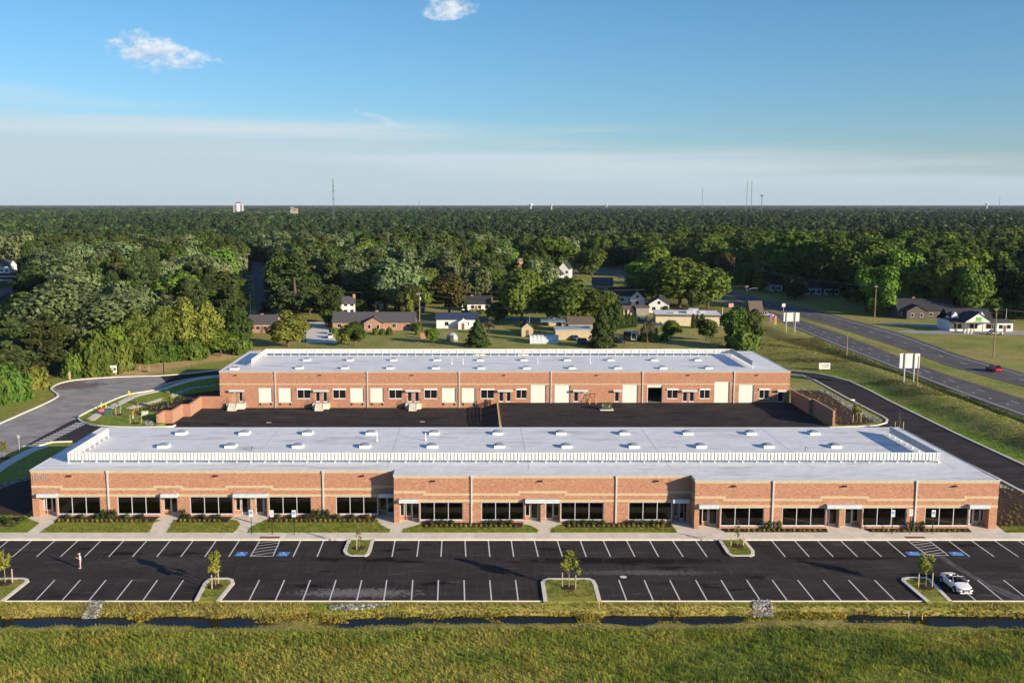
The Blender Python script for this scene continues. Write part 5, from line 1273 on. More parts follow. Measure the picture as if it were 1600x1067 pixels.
LIGHTNAME = {'oak': 'mid green broadleaf tree', 'dark': 'dark green broadleaf tree', 'silver': 'pale silvery green maple tree', 'bright': 'bright green broadleaf tree', 'olive': 'olive yellow tree', 'red': 'reddish brown leaved tree', 'pine': 'dark needled pine tree'}
TREES = []
def tree(key, x, y, h, w, label, group=None, z=None, r=random):
    s = SPEC[key]; k = r.randrange(len(s['c'])); o = empty(s['nm'], (x, y, hz(x, y) if z is None else z), r.uniform(0, 6.283))
    sc = h / s['h']; sr = (w / 2) / s['r']; sr = sc * .8 if w is None else sr
    o.scale = (sr, sr, sc); tag(o, label, 'bush' if 'bush' in key else 'tree', group)
    inst('crown', s['c'][k], o); inst('trunk', s['t'][r.randrange(2)], o); TREES.append((x, y, w / 2)); return o
def htree(key, px, ptop, pbase, pw, label, group=None):
    """by photo column, top row, base row and crown width"""
    x, y, z = gp(px, pbase); h = ZA(ptop, y) - z; w = pw * 1.13 / F_PX * (y * CP + (CAM_H - z - h / 2) * SP)
    return tree(key, x, y, max(h, 1.2), w, label, group, z)
hero = [
 # left edge of the frame
 ('pine', 22, 498, 606, 78, 'tall dark pine at the left edge nearest the cul-de-sac'), ('pine', 66, 486, 588, 84, 'broad dark pine just left of the grassy verge, second from the left edge'),
 ('pine', -25, 500, 612, 80, 'dark pine cut off by the left edge of the picture'), ('pine', 98, 505, 578, 50, 'narrow dark pine behind the wooden post by the cul-de-sac'),
 ('olive', 36, 455, 545, 74, 'olive yellow tree below the blue gabled house at left'), ('busho', 52, 572, 606, 44, 'olive yellow bush at the foot of the left pines'),
 ('bushb', 14, 572, 624, 58, 'bright green bush cut by the left edge above the verge'), ('bushb', -16, 560, 632, 50, 'large green bush at the far left edge of the verge'),
 ('bigsilver', 135, 432, 560, 160, 'huge pale silver maple rising behind the cul-de-sac'), ('silver', 30, 352, 424, 62, 'pale silver maple beside the white house at left'),
 ('bushb', 152, 520, 583, 66, 'round green shrubby tree left of the white sign board'), ('bush', 118, 545, 586, 40, 'dark green shrub between the pines and the round shrubby tree'), ('busho', 190, 533, 578, 34, 'thin olive shrub right behind the white sign board'),
 ('olive', 212, 482, 568, 50, 'vine hung olive tree in the row by the dry track, leftmost'), ('bright', 180, 502, 572, 46, 'bright green tree low in the row above the sign board'),
 ('olive', 250, 476, 563, 48, 'vine hung olive tree in the row by the dry track, second'), ('olive', 286, 462, 560, 54, 'tallest vine hung olive tree of the row by the dry track'),
 ('olive', 322, 468, 558, 46, 'vine hung olive tree right of the tallest in the row'), ('bright', 345, 505, 556, 46, 'low bright green tree near the right end of the dry track'),
 ('dark', 372, 470, 552, 52, 'dark green tree at the right end of the row by the warehouse corner'), ('bushb', 300, 528, 560, 46, 'low bright green bush at the edge of the dry track'), ('bushb', 262, 530, 563, 40, 'low green bush among the vine hung trees'), ('bushb', 232, 534, 566, 36, 'small green bush left among the vine hung trees'), ('bushb', 378, 525, 553, 30, 'bright bush at the corner beside the brick house'),
 ('dark', 352, 420, 498, 78, 'dense dark tree left of the street pole'), ('silver', 300, 388, 470, 110, 'wide pale maple at the centre of the left wood'), ('silver', 245, 405, 480, 60, 'pale maple behind the olive row'),
 ('dark', 88, 404, 470, 66, 'very dark rounded tree above the big silver maple'), ('pine', 46, 424, 462, 24, 'small dark conifer at the corner of the left street'),
 # middle neighbourhood
 ('olive', 450, 483, 542, 62, 'yellow green tree standing right behind the warehouse roof at left'), ('pine', 461, 392, 500, 84, 'massive pine right of the residential street'), ('oak', 440, 400, 478, 50, 'green tree leaning over the residential street'),
 ('dark', 520, 440, 505, 46, 'dark tree beside the white gabled house'), ('oak', 513, 480, 510, 24, 'small tree in front of the white gabled house'),
 ('oak', 553, 500, 540, 40, 'leaning garden tree in front of the long brick ranch house'), ('olive', 536, 508, 541, 22, 'thin pale tree beside the concrete driveway'), ('bush', 522, 512, 522, 14, 'round clipped bush at the end of the concrete driveway'),
 ('silver', 556, 392, 478, 76, 'grey green maple behind the white gabled house'), ('bright', 602, 402, 484, 82, 'big yellow green tree behind the long brick ranch house'), ('silver', 498, 388, 470, 60, 'pale maple right of the massive pine'),
 ('dark', 640, 440, 496, 44, 'dark tree over the right end of the brick ranch house'), ('olive', 637, 460, 498, 22, 'small yellow green tree by the back garden sheds'),
 ('red', 702, 424, 492, 58, 'reddish brown crowned tree above the long white house'), ('bright', 677, 510, 536, 24, 'small bright garden tree left of the grey dome shed'), ('cedar', 746, 498, 541, 32, 'conical cedar right of the grey dome shed'),
 ('silver', 690, 396, 450, 50, 'pale maple above the reddish tree'), ('pine', 727, 470, 494, 12, 'narrow dark conifer beside the white house porch'), ('dark', 778, 470, 505, 34, 'black leaved tree in front of the white porch house'),
 ('oak', 815, 412, 508, 74, 'tall oak left of the back yard sheds'), ('oak', 768, 412, 470, 60, 'green oak behind the porch house roof'), ('silver', 742, 404, 450, 50, 'pale maple at the centre behind the houses'),
 ('oak', 884, 428, 510, 90, 'broad oak above the tan gabled house'), ('oak', 925, 446, 508, 70, 'oak right of the broad oak over the yard'), ('bright', 778, 390, 438, 42, 'round vivid green tree in the centre behind the oaks'),
 ('cedar', 940, 476, 543, 34, 'conical cedar beside the dark jeep'), ('dark', 956, 466, 530, 30, 'dark tree right behind the conical cedar'),
 ('bright', 862, 356, 432, 72, 'towering bright oak behind the white two storey house'), ('bright', 925, 386, 430, 26, 'slim ivy covered tree standing beside the highway bend'), ('oak', 910, 412, 431, 14, 'low shrubby tree at the foot of the ivy covered tree'),
 ('bright', 1020, 404, 470, 92, 'bright green maple at the left of the clump beside the highway'), ('oak', 1062, 400, 480, 92, 'large maple at the centre of the clump beside the highway'), ('oak', 1106, 418, 482, 66, 'maple at the right end of the clump beside the highway'), ('dark', 1090, 440, 484, 34, 'small dark tree in front of the highway clump'),
 ('oak', 1150, 477, 544, 44, 'dense round tree right behind the warehouse roof, left of the twin pair'), ('dark', 1173, 474, 543, 40, 'dense upright tree right behind the warehouse roof, right of the twin pair'), ('bush', 1160, 512, 546, 44, 'thick green shrub at the foot of the twin dense trees'), ('bare', 1011, 490, 536, 24, 'sparse bare brown tree in the back field'), ('busho', 1014, 508, 533, 26, 'brown shrub at the foot of the bare tree'),
 ('oak', 1048, 498, 530, 28, 'small spreading tree in front of the yellow strip building'), ('busho', 1038, 520, 533, 11, 'tiny brown shrub in the back field'), ('dark', 1104, 493, 532, 30, 'small dark spreading tree in front of the yellow strip building'),
 ('bush', 587, 512, 523, 9, 'clipped round shrub under the brick gable, left'), ('bush', 597, 513, 523, 8, 'clipped round shrub under the brick gable, middle'), ('bush', 608, 512, 523, 10, 'clipped round shrub under the brick gable, right'), ('bush', 652, 503, 517, 14, 'dark round shrub at the right end of the brick ranch house'), ('busho', 654, 516, 523, 10, 'low olive shrub in the lawn beside the brick pillar'),
 ('busho', 738, 483, 491, 12, 'yellow flowering shrub in front of the white porch house, left'), ('busho', 751, 483, 491, 12, 'yellow flowering shrub in front of the white porch house, right'), ('bare', 764, 494, 522, 22, 'bare grey tree beside the long white house'),
 ('bush', 1040, 476, 489, 10, 'round shrub at the corner of the white gabled house'), ('pine', 980, 438, 447, 10, 'small dark shrub beside the blue car by the highway'),
 ('oak', 662, 412, 474, 56, 'green oak behind the pole at the right end of the ranch house'), ('dark', 736, 436, 466, 44, 'dark tree behind the dark roofed porch house'), ('oak', 792, 436, 476, 52, 'oak filling the gap behind the tall central oak'),
 ('dark', 846, 436, 484, 56, 'dark tree between the tall oak and the broad oak'), ('oak', 624, 420, 478, 52, 'oak right of the big yellow green tree'), ('dark', 575, 430, 482, 46, 'dark tree between the pale maple and the yellow green tree'), ('dark', 484, 440, 492, 40, 'dark tree right at the foot of the massive pine'),
 ('oak', 1000, 420, 452, 44, 'oak behind the left of the highway clump'), ('silver', 592, 376, 440, 70, 'wide pale maple far behind the ranch house'), ('pine', 640, 380, 440, 50, 'pine behind the central gardens'), ('oak', 420, 466, 492, 26, 'small oak at the left foot of the residential street'),
 ('bright', 905, 372, 410, 50, 'vivid oak left of the slim ivy covered tree'), ('dark', 960, 378, 412, 50, 'dark oak closing the view behind the highway bend'), ('oak', 1010, 374, 420, 60, 'tall oak behind the highway clump, left'), ('bright', 1084, 366, 425, 60, 'tall bright oak behind the highway clump, right'),
 # beyond the highway
 ('bright', 1240, 352, 456, 96, 'towering bright tree beyond the highway, tallest on the right'), ('bright', 1196, 372, 452, 50, 'tall green tree left of the towering tree beyond the highway'), ('oak', 1302, 366, 462, 70, 'tall oak right of the towering tree beyond the highway'),
 ('oak', 1352, 372, 478, 80, 'oak behind the utility pole across the highway'), ('bright', 1400, 380, 482, 66, 'bright oak above the dark ranch house'), ('dark', 1455, 392, 486, 76, 'dark oak behind the dark ranch house'),
 ('bright', 1512, 382, 486, 84, 'broad yellow green oak above the white shop'), ('dark', 1572, 398, 490, 70, 'dark oak right behind the white shop'), ('oak', 1625, 380, 492, 80, 'oak cut off by the right edge of the picture'),
 ('bright', 1148, 380, 440, 60, 'green tree behind the street lamp by the highway'), ('red', 1136, 392, 446, 26, 'brownish tree behind the street lamp by the highway'),
]
for a in hero: htree(*a)
cg = 'columnar evergreens planted in a row behind the trailer'
for k, px in enumerate((964, 968.5, 973, 978, 983, 988, 992.5)):
    htree('column', px, 487 + (k % 3) * 1.5, 515 - k * .6, 6.2, ['leftmost slim evergreen of the row behind the trailer', 'second slim evergreen from the left behind the trailer', 'third slim evergreen from the left behind the trailer', 'middle slim evergreen of the row of seven behind the trailer', 'third slim evergreen from the right behind the trailer', 'second slim evergreen from the right behind the trailer', 'rightmost slim evergreen of the row behind the trailer'][k], cg)
for px, w, lb in ((1083, 6.5, 'left slim dark evergreen in front of the yellow strip building'), (1089, 5, 'short slim dark evergreen in front of the yellow strip building'), (1097, 9, 'thicker slim dark evergreen in front of the yellow strip building')):
    htree('column', px, 490, 513, w, lb, 'columnar evergreens in front of the yellow building')

# what the wood must leave in view: photo boxes and the depth of what stands there
KEEP = [(386, 432, 494, 520), (524, 556, 470, 493), (515, 652, 490, 517), (676, 748, 491, 514), (720, 776, 464, 492), (800, 930, 502, 532), (862, 892, 412, 437), (924, 962, 428, 458),
        (946, 1048, 452, 494), (1018, 1130, 482, 511), (1174, 1200, 474, 500), (394, 404, 396, 494), (-60, 34, 408, 466), (36, 72, 455, 500), (1396, 1492, 476, 502), (1486, 1600, 482, 524),
        (1376, 1600, 505, 560), (1256, 1312, 446, 461), (1204, 1224, 444, 455), (804, 822, 403, 415), (1215, 1236, 446, 500), (895, 985, 408, 440), (1000, 1140, 496, 545), (640, 800, 492, 545)]
KEEP = [(a, b, c, d, G(0, d)[1] + 20) if a > -50 else (a, b, c, d, 612) for a, b, c, d in KEEP]
STREET = [G(400, 500), G(399.5, 394)]
hwyc = resample(inner(E2, E3, .5), 6)
def clear(x, y, h, w):
    if min(math.dist((x, y), q) for q in hwyc) < 19 + w * .35: return False
    bx, by = PX(x, y, 0); _, ty = PX(x, y, h); hw_ = w * .5 / y * F_PX * .8
    if dline(np.array([x]), np.array([y]), STREET)[0] < 5 + w * .38: return False
    for a, b, c, d, dep in KEEP:
        if bx + hw_ * .8 > a and bx - hw_ * .8 < b and by > c and ty < d and y < dep: return False
    for q in hwyc[::2]:
        qx, qy = PX(q[0], q[1], 0)
        if q[1] > y and abs(qx - bx) < hw_ + 6 and ty < qy < by and qy > 446: return False
    for a, b, r_ in TREES:
        if math.dist((x, y), (a, b)) < (r_ + w / 2) * .58: return False
    return True
fr = random.Random(5)
zones = [('left', lambda px: px < 392), ('mid', lambda px: 392 <= px < 990), ('right', lambda px: px >= 990)]
mixz = {'left': ['silver'] * 3 + ['oak'] * 4 + ['dark'] * 4 + ['pine'] * 3 + ['bright'], 'mid': ['silver'] * 3 + ['oak'] * 5 + ['dark'] * 3 + ['pine'] * 4 + ['bright'] * 2, 'right': ['bright'] * 5 + ['oak'] * 6 + ['dark'] * 4 + ['pine']}
zn = {'left': 'in the wood on the left behind the cul-de-sac', 'mid': 'in the wood behind the houses, middle of the view', 'right': 'in the wood on the right across the highway'}
nfill = 0
yy_ = 285.0
while yy_ < 700:
    step = 11 if yy_ < 480 else 13.5
    x = -0.50 * yy_ - 12
    while x < 0.58 * yy_ + 12:
        X_ = x + fr.uniform(-4, 4); Y_ = yy_ + fr.uniform(-4, 4); px, py = PX(X_, Y_, 0); x += step
        if py > 560: continue
        z_ = 'left' if px < 392 else ('mid' if px < 990 else 'right')
        # open gardens and fields nearer than the wood edge
        lim = {'left': 566, 'mid': 492, 'right': 474}[z_]
        if z_ == 'right' and px > 1330: lim = 498
        if z_ == 'mid' and py > 475 and fr.random() < .3: continue
        if py > lim: continue
        k = fr.choice(mixz[z_])
        if vnoise(np.array([X_]), np.array([Y_]), 60, 3)[0] > .62 and fr.random() < (.7 if z_ != 'right' else .2): k = 'pine'
        if vnoise(np.array([X_]), np.array([Y_]), 45, 8)[0] > .66 and z_ != 'right': k = 'silver'
        h = fr.uniform(16, 24) if k != 'pine' else fr.uniform(18, 24)
        if z_ == 'right': h += 3.5
        if Y_ < 330: h *= .8
        w = h * fr.uniform(.74, 1.0) if k != 'pine' else h * fr.uniform(.42, .56)
        if not clear(X_, Y_, h, w): continue
        dist = 'nearer' if Y_ < 420 else ('midway' if Y_ < 540 else 'distant')
        tree(k, X_, Y_, h, w, '%s %s %s' % (dist, LIGHTNAME[k], zn[z_]), '%s %ss %s' % (dist, LIGHTNAME[k], zn[z_]), -0.05, fr); nfill += 1
    yy_ += step * .86
for _ in range(2600):
    px = fr.uniform(392, 1136); py = fr.uniform(440, 491); X_, Y_ = G(px, py); h = fr.uniform(6, 12); w = h * fr.uniform(.8, 1.1)
    if (px > 1000 and py > 462) or vnoise(np.array([X_]), np.array([Y_]), 30, 13)[0] < .35 or not clear(X_, Y_, h, w): continue
    k = fr.choice(['oak', 'dark', 'dark', 'bright', 'oak', 'silver']); tree(k, X_, Y_, h, w, 'small %s among the houses in the middle' % LIGHTNAME[k], 'small %ss among the houses' % LIGHTNAME[k], -0.05, fr); nfill += 1
for _ in range(1500):
    px = fr.uniform(1120, 1660); py = fr.uniform(446, 500); X_, Y_ = G(px, py); h = fr.uniform(5, 11); w = h * fr.uniform(.9, 1.3)
    if py < 458 + (px - 1180) * .055 - 14 or py > 462 + (px - 1180) * .11 or not clear(X_, Y_, h, w): continue
    k = fr.choice(['oak', 'dark', 'dark', 'bright']); tree(k, X_, Y_, h, w, 'small %s at the foot of the wood across the highway' % LIGHTNAME[k], 'small %ss across the highway' % LIGHTNAME[k], -0.05, fr); nfill += 1
print('fill trees', nfill)

# the far wood: one mass of crowns to the horizon
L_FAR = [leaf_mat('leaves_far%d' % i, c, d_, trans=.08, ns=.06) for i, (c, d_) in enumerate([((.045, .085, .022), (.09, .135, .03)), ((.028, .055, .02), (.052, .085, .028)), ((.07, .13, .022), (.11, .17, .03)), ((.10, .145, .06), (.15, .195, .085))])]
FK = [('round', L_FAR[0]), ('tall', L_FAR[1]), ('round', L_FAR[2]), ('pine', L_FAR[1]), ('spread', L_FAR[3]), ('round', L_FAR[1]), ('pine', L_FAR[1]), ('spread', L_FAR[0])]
FK0 = [('round', L_OAK), ('tall', L_OAKD), ('round', L_BRI), ('pine', L_PINE), ('spread', L_SIL), ('round', L_OAKD), ('pine', L_PINE), ('spread', L_OAK)]
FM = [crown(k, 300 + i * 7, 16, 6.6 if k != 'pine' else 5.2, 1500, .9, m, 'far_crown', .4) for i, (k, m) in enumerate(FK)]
P = []; SC = []; IX = []
y = 696.0
while y < 14000:
    sp = max(15.0, y * .0145); xs = np.arange(-.50 * y - 20, .58 * y + 20, sp); xs = xs + rng.uniform(-.35, .35, len(xs)) * sp; ys = y + rng.uniform(-.35, .35, len(xs)) * sp
    P.append(np.column_stack([xs, ys])); SC.append(np.full(len(xs), sp / 12.0)); y += sp * .9
P = np.concatenate(P); SC = np.concatenate(SC)
gap = (vnoise(P[:, 0], P[:, 1] * .5, 170, 21) > .80) & (P[:, 1] > 1700)
hd = np.min(np.stack([np.hypot(P[:, 0] - q[0], P[:, 1] - q[1]) for q in offset(hwyc[:1], 0)]), 0) < 10
P = P[~gap & ~hd]; SC = SC[~gap & ~hd]
sc = SC * .80 * rng.uniform(.85, 1.45, len(P))
nz = vnoise(P[:, 0], P[:, 1], 260, 23); sc *= 1.0 + .25 * (nz - .5)
cl = vnoise(P[:, 0], P[:, 1], 70, 51) + .35 * (vnoise(P[:, 0], P[:, 1], 25, 52) - .5) + rng.uniform(-.08, .08, len(P)); ix = np.select([cl < .22, cl < .38, cl < .5, cl < .62, cl < .75], [4, 7, 0, 2, 1], 3); dk = (vnoise(P[:, 0], P[:, 1] * .6, 420, 25) > .66) | ((P[:, 0] > -260 + 60 * np.sin(P[:, 1] * .01)) & (P[:, 1] > 1250) & (P[:, 1] < 2900 + 400 * (vnoise(P[:, 0], P[:, 1], 500, 61) - .5))); ix = np.where(dk & (rng.random(len(P)) < .85), rng.choice([1, 3, 5, 6], len(P)), ix)  # random dark stands, plus a band of dark crowns imitating a cloud shadow
ix = np.where((P[:, 1] > 3000) & (rng.random(len(P)) < .5), rng.choice([2, 4, 7], len(P)), ix)
zf = np.full(len(P), -0.3) - 1.5 * sc
sz = np.clip(sc, 0, 1.5) * np.where(sc > 1.5, rng.uniform(.8, 1.12, len(P)), 1.0)
zf = -0.3 - 1.5 * sz
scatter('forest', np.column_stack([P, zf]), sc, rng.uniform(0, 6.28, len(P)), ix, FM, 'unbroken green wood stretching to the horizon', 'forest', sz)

# ------------------------------------------------------------------ young staked trees
YT = [crown('sparse', 40 + k, 4.1, 1.15, 1100, .10, L_YNG) for k in range(3)]
YT2 = [crown('sparse', 50 + k, 3.2, .55, 170, .08, leaf_mat('leaves_thin%d' % k, (.14, .15, .05), (.2, .19, .07), ns=3)) for k in range(2)]
ytr = MB(); ytr.tube([(0, 0, -.1), (.02, 0, 1.2), (-.02, .02, 2.4), (0, 0, 3.7)], [.05, .04, .03, .012], 6)
for k in range(7):
    a = k * 2.4; z = 1.5 + k * .3; ytr.tube([(0, 0, z), (math.cos(a) * .45, math.sin(a) * .45, z + .55)], [.018, .008], 4)
ytr = ytr.mesh('trunk', mat('young_bark', (.28, .22, .15), .9))
stk = MB().box(-.045, .045, -.045, .045, -.3, 1.55).mesh('support_stake', PALEWOOD)
ring = MB().tube([(0, 0, 0), (0, 0, .06), (0, 0, .12)], [.85, .72, .2], 12).mesh('mulch_ring', MULCH)
def young(x, y, z, label, h=4.2, thin=False, stakes=((-.75, .0), (.75, .1)), k=0):
    o = tag(empty('young_tree', (x, y, z), k * 1.3), label, 'young tree', 'young staked trees')
    c = inst('crown', (YT2 if thin else YT)[k % (2 if thin else 3)], o); c.scale = (h / 4.2,) * 3; t = inst('trunk', ytr, o); t.scale = (1, 1, h / 4.2)
    for sx, sy in stakes: inst('support_stake', stk, o, (sx, sy, 0))
    inst('mulch_ring', ring, o)
def yt(px, py, label, z=0.115, **k): x, y = G(px, py, z); young(x, y, z, label, **k)
yt(8, 911, 'young staked tree in the corner island at the far left of the lot', k=0); yt(337, 916, 'young staked tree in the lower left island of the lot', k=1, h=4.0)
yt(889, 918, 'young staked tree in the wide middle island of the lot', k=2, h=4.6); yt(1446, 917, 'young staked tree in the island beside the white car', k=0, h=4.4)
yt(561, 856, 'thin young tree with a leaning stake in the upper left island', k=1, h=3.4, thin=True, stakes=((-.7, 0),)); yt(1152, 853, 'thin young tree in the upper right island', k=0, h=3.6, thin=True)
yt(185, 647.5, 'young tree in its mulch ring beside the green utility box', z=-.04, thin=True, k=1); yt(212, 661, 'small young tree between two pale stakes near the orange marker', z=-.04, thin=True, h=2.6, k=0, stakes=((-1, 0), (1.1, 0)))
yt(213, 643, 'young tree at the end of the pale stone edging', z=-.04, thin=True, h=3.6, k=1); yt(263, 640, 'leafy young tree in the left mulch bed', z=.01, h=4.2, k=2, stakes=())
yt(226, 580, 'young tree between stakes on the dry track above the cul-de-sac', z=-.04, thin=True, h=2.2, k=0, stakes=((-1.1, 0), (1.1, 0)))
yt(1339, 660, 'leafy young tree with stakes in the right mulch bed', z=.01, h=4.4, k=0); yt(1203, 566, 'young tree on the slope behind the right roof corner', z=-.04, thin=True, h=3.0, k=1, stakes=())
yt(1405, 672, 'young tree peeping over the right rear roof edge', z=.0, thin=True, h=3.6, k=0); yt(160, 668, 'thin young tree beside the stop sign by the kerb', z=-.04, thin=True, h=2.8, k=1, stakes=())
yt(7, 716, 'young tree on the left verge beside the street sign', z=-.04, h=3.2, k=2, stakes=())

# ------------------------------------------------------------------ foundation planting
def lowplant(name, seed, m, h, r_, n, ls): return crown('bush', seed, h, r_, n, ls, m, name)
L_BOX = leaf_mat('leaves_box', (.035, .062, .016), (.055, .085, .02), ns=6); L_PER = leaf_mat('leaves_perennial', (.20, .20, .035), (.28, .24, .05), ns=6)
L_DKR = leaf_mat('leaves_dark_red', (.05, .035, .025), (.07, .06, .03), ns=6)
SB = [lowplant('green_shrub', 70 + k, L_BOX, .62, .42, 260, .07) for k in range(2)]; PB = [lowplant('yellow_perennial', 80 + k, L_PER, .34, .20, 60, .06) for k in range(3)]
UB = [lowplant('upright_shrub', 90, L_BOX, 1.25, .38, 320, .08), lowplant('upright_shrub', 91, L_DKR, 1.1, .50, 300, .08)]
bn = ['under the first windows from the left end', 'under the third windows from the left', 'under the windows left of the first wall step', 'under the windows right of the first wall step', 'under the windows left of the second wall step', 'under the windows right of the second wall step', 'under the last windows at the right end']
for k, (x0, x1, y0, yw) in enumerate(BEDS):
    n = int((x1 - x0) / .62)
    for i in range(n):
        x = x0 + .3 + i * .62; o = inst('yellow_perennial', PB[i % 3], None, (x + random.uniform(-.08, .08), y0 + .28 + random.uniform(-.06, .06), .18), random.uniform(0, 6))
        tag(o, 'yellow green plant edging the bed ' + bn[k], 'plant', 'yellow plants edging the bed ' + bn[k])
    if k < 5:
        for x in np.arange(x0 + .9, x1 - .5, 1.25 if k > 2 else 1.9):
            mid = (x0 + x1) / 2
            if k > 2 and abs(x - mid) < 1.6: continue
            o = inst('green_shrub', SB[int(x * 7) % 2], None, (x, yw - .62, .18), x); tag(o, 'round green shrub at the wall ' + bn[k], 'shrub', 'round shrubs ' + bn[k])
for px, wy, k in ((160, WALL_A, 0), (171, WALL_A, 1), (178, WALL_A, 0), (286, WALL_A, 0), (489, WALL_A, 1), (497, WALL_A, 0), (511, WALL_A, 0), (1201.5, WALL_C, 0), (1217.5, WALL_C, 0), (1424.5, WALL_C, 0), (1441, WALL_C, 0)):
    o = inst('upright_shrub', UB[k], None, (XY(px, wy - .6, .5), wy - .55, .17), px)
    lab = {160: 'left of the first downpipe', 171: 'right at the first downpipe', 178: 'just right of the first downpipe', 286: 'between the second entrance and third windows', 489: 'left of the second downpipe, leftmost', 497: 'close left of the second downpipe', 511: 'right of the second downpipe', 1201.5: 'left of the fifth downpipe', 1217.5: 'right of the fifth downpipe', 1424.5: 'left of the last downpipe', 1441: 'right of the last downpipe'}[px]
    tag(o, 'upright dark shrub at the wall ' + lab, 'shrub', 'upright shrubs beside the downpipes')
for k in range(4):
    o = inst('green_shrub', SB[k % 2], None, (-61 + k * 1.15, 121.2 + (k % 2) * 1.2, .17), k, (1.2, 1.2, 1.1)); tag(o, 'round green shrub in the corner bed left of the office building', 'shrub', 'round shrubs in the left corner bed')
# planting dotted over the mulch beds: countless
for q, n, lb in ((BED_R, 150, 'sparse low planting dotted over the right mulch bed'), (BED_R2, 230, 'sparse low planting on the mulch slope right of the office building'), (BED_L, 60, 'sparse low planting on the left mulch bed')):
    xs = [p[0] for p in q]; ys = [p[1] for p in q]; x = rng.uniform(min(xs), max(xs), n * 3); y = rng.uniform(min(ys), max(ys), n * 3); k = inpoly(x, y, q); x, y = x[k][:n], y[k][:n]
    scatter('ground_cover', np.column_stack([x, y, np.full(len(x), .01)]), rng.uniform(.45, .9, len(x)), rng.uniform(0, 6, len(x)), rng.integers(0, 3, len(x)), PB, lb, 'planting')

# ------------------------------------------------------------------ grasses
def tuft(seed, n, h, lean, w, m):
    r = random.Random(seed); V = []; F = []
    for i in range(n):
        a = r.uniform(0, 6.283); R0_ = r.uniform(0, .16); bx, by = math.cos(a) * R0_, math.sin(a) * R0_; b = r.uniform(0, 6.283); l = lean * r.uniform(.3, 1.3); hh = h * r.uniform(.55, 1.2); ww = w * r.uniform(.7, 1.3)
        tx, ty = -math.sin(b) * ww, math.cos(b) * ww; mx_, my_ = bx + math.cos(b) * l * .35, by + math.sin(b) * l * .35; ex, ey = bx + math.cos(b) * l, by + math.sin(b) * l; k = len(V)
        V += [(bx - tx, by - ty, 0), (bx + tx, by + ty, 0), (mx_ + tx * .7, my_ + ty * .7, hh * .62), (mx_ - tx * .7, my_ - ty * .7, hh * .62), (ex, ey, hh)]; F += [(k, k + 1, k + 2, k + 3), (k + 3, k + 2, k + 4)]
    me = bpy.data.meshes.new('grass_tuft'); me.from_pydata(V, [], F); me.materials.append(m); return me
def gmat(name, c1, c2, ns=.25): return leaf_mat(name, c1, c2, trans=.30, ns=ns)
GM = [gmat('marsh_grass_green', (.24, .30, .038), (.33, .36, .06)), gmat('marsh_grass_yellow', (.39, .36, .075), (.45, .39, .09)), gmat('marsh_grass_deep', (.13, .205, .036), (.20, .265, .047)), gmat('marsh_weed_orange', (.33, .27, .04), (.42, .31, .05)), gmat('bank_grass', (.34, .31, .07), (.40, .33, .09))]
TU = [tuft(1, 16, .75, .35, .020, GM[0]), tuft(2, 16, .62, .40, .020, GM[1]), tuft(3, 18, .82, .30, .024, GM[2]), crown('bush', 95, .42, .26, 46, .075, GM[3], 'weed'), crown('bush', 96, .42, .28, 50, .075, GM[0], 'weed'), tuft(6, 12, .62, .25, .014, GM[1])]
def field(name, x0, x1, y0, y1, sp, meshes, pick, label, smin, smax, cond=None, lift=0.0):
    xs, ys = np.meshgrid(np.arange(x0, x1, sp), np.arange(y0, y1, sp)); x = xs.ravel() + rng.uniform(-.5, .5, xs.size) * sp; y = ys.ravel() + rng.uniform(-.5, .5, xs.size) * sp
    z = H(x, y); k = np.ones(len(x), bool) if cond is None else cond(x, y, z); x, y, z = x[k], y[k], z[k]
    s = rng.uniform(smin, smax, len(x)) * (.75 + .5 * vnoise(x, y, 3.0, 31)); s = s * (1 - .55 * sstep(3.2, 1.4, np.abs(ditch(x, y) - y)) * (y < 93.3)); ix = pick(x, y, z)
    return scatter(name, np.column_stack([x, y, z - .03 + lift]), s, rng.uniform(0, 6.28, len(x)), ix, meshes, label, 'grass')
def pickf(x, y, z):
    a = .65 * vnoise(x, y * 1.6, 6, 33) + .35 * vnoise(x, y * 1.8, 15, 37) + .28 * (vnoise(x, y, 1.6, 39) - .5); u_ = rng.random(len(x)); c = ditch(x, y)
    ix = np.where(a < .38, 2, np.where(a < .62, 0, 1)); near = np.clip(1 - (c - 2.2 - y) / 2.6, 0, 1)
    ix = np.where(u_ < .10 + .50 * near, np.where(rng.random(len(x)) < .62, 3, 4), ix); ix = np.where((u_ > .93), 5, ix); return ix.astype(int)
fcond = lambda x, y, z: (z > WATER_Z - .04 + .2 * (vnoise(x, y, .9, 71) - .5)) & (np.abs(x) < .60 * y)
field('marsh_grass', -52, 60, 73, 92.6, .30, TU, pickf, 'tall green and yellow marsh grass filling the foreground', .33, .62, fcond)
BT = [tuft(11, 14, .26, .20, .016, GM[4]), tuft(12, 14, .22, .18, .016, GM[1]), tuft(13, 14, .24, .18, .016, GM[0]), crown('bush', 97, .22, .16, 30, .05, GM[3], 'weed')]
def pickb(x, y, z):
    a = vnoise(x, y, 8, 35); u_ = rng.random(len(x)); ix = np.where(a < .38, 2, np.where(a < .6, 1, 0)); low = z < WATER_Z + .22
    return np.where(low & (u_ < .7), 3, ix).astype(int)
field('bank_grass', -58, 68, 91.8, 96.45, .26, BT, pickb, 'rough dry grass on the bank between the kerb and the ditch', .7, 1.3, lambda x, y, z: (z > WATER_Z - .04 + .25 * (vnoise(x, y, .9, 72) - .5)) & (y > ditch(x, y) - .4) & (np.abs(x) < .62 * y))
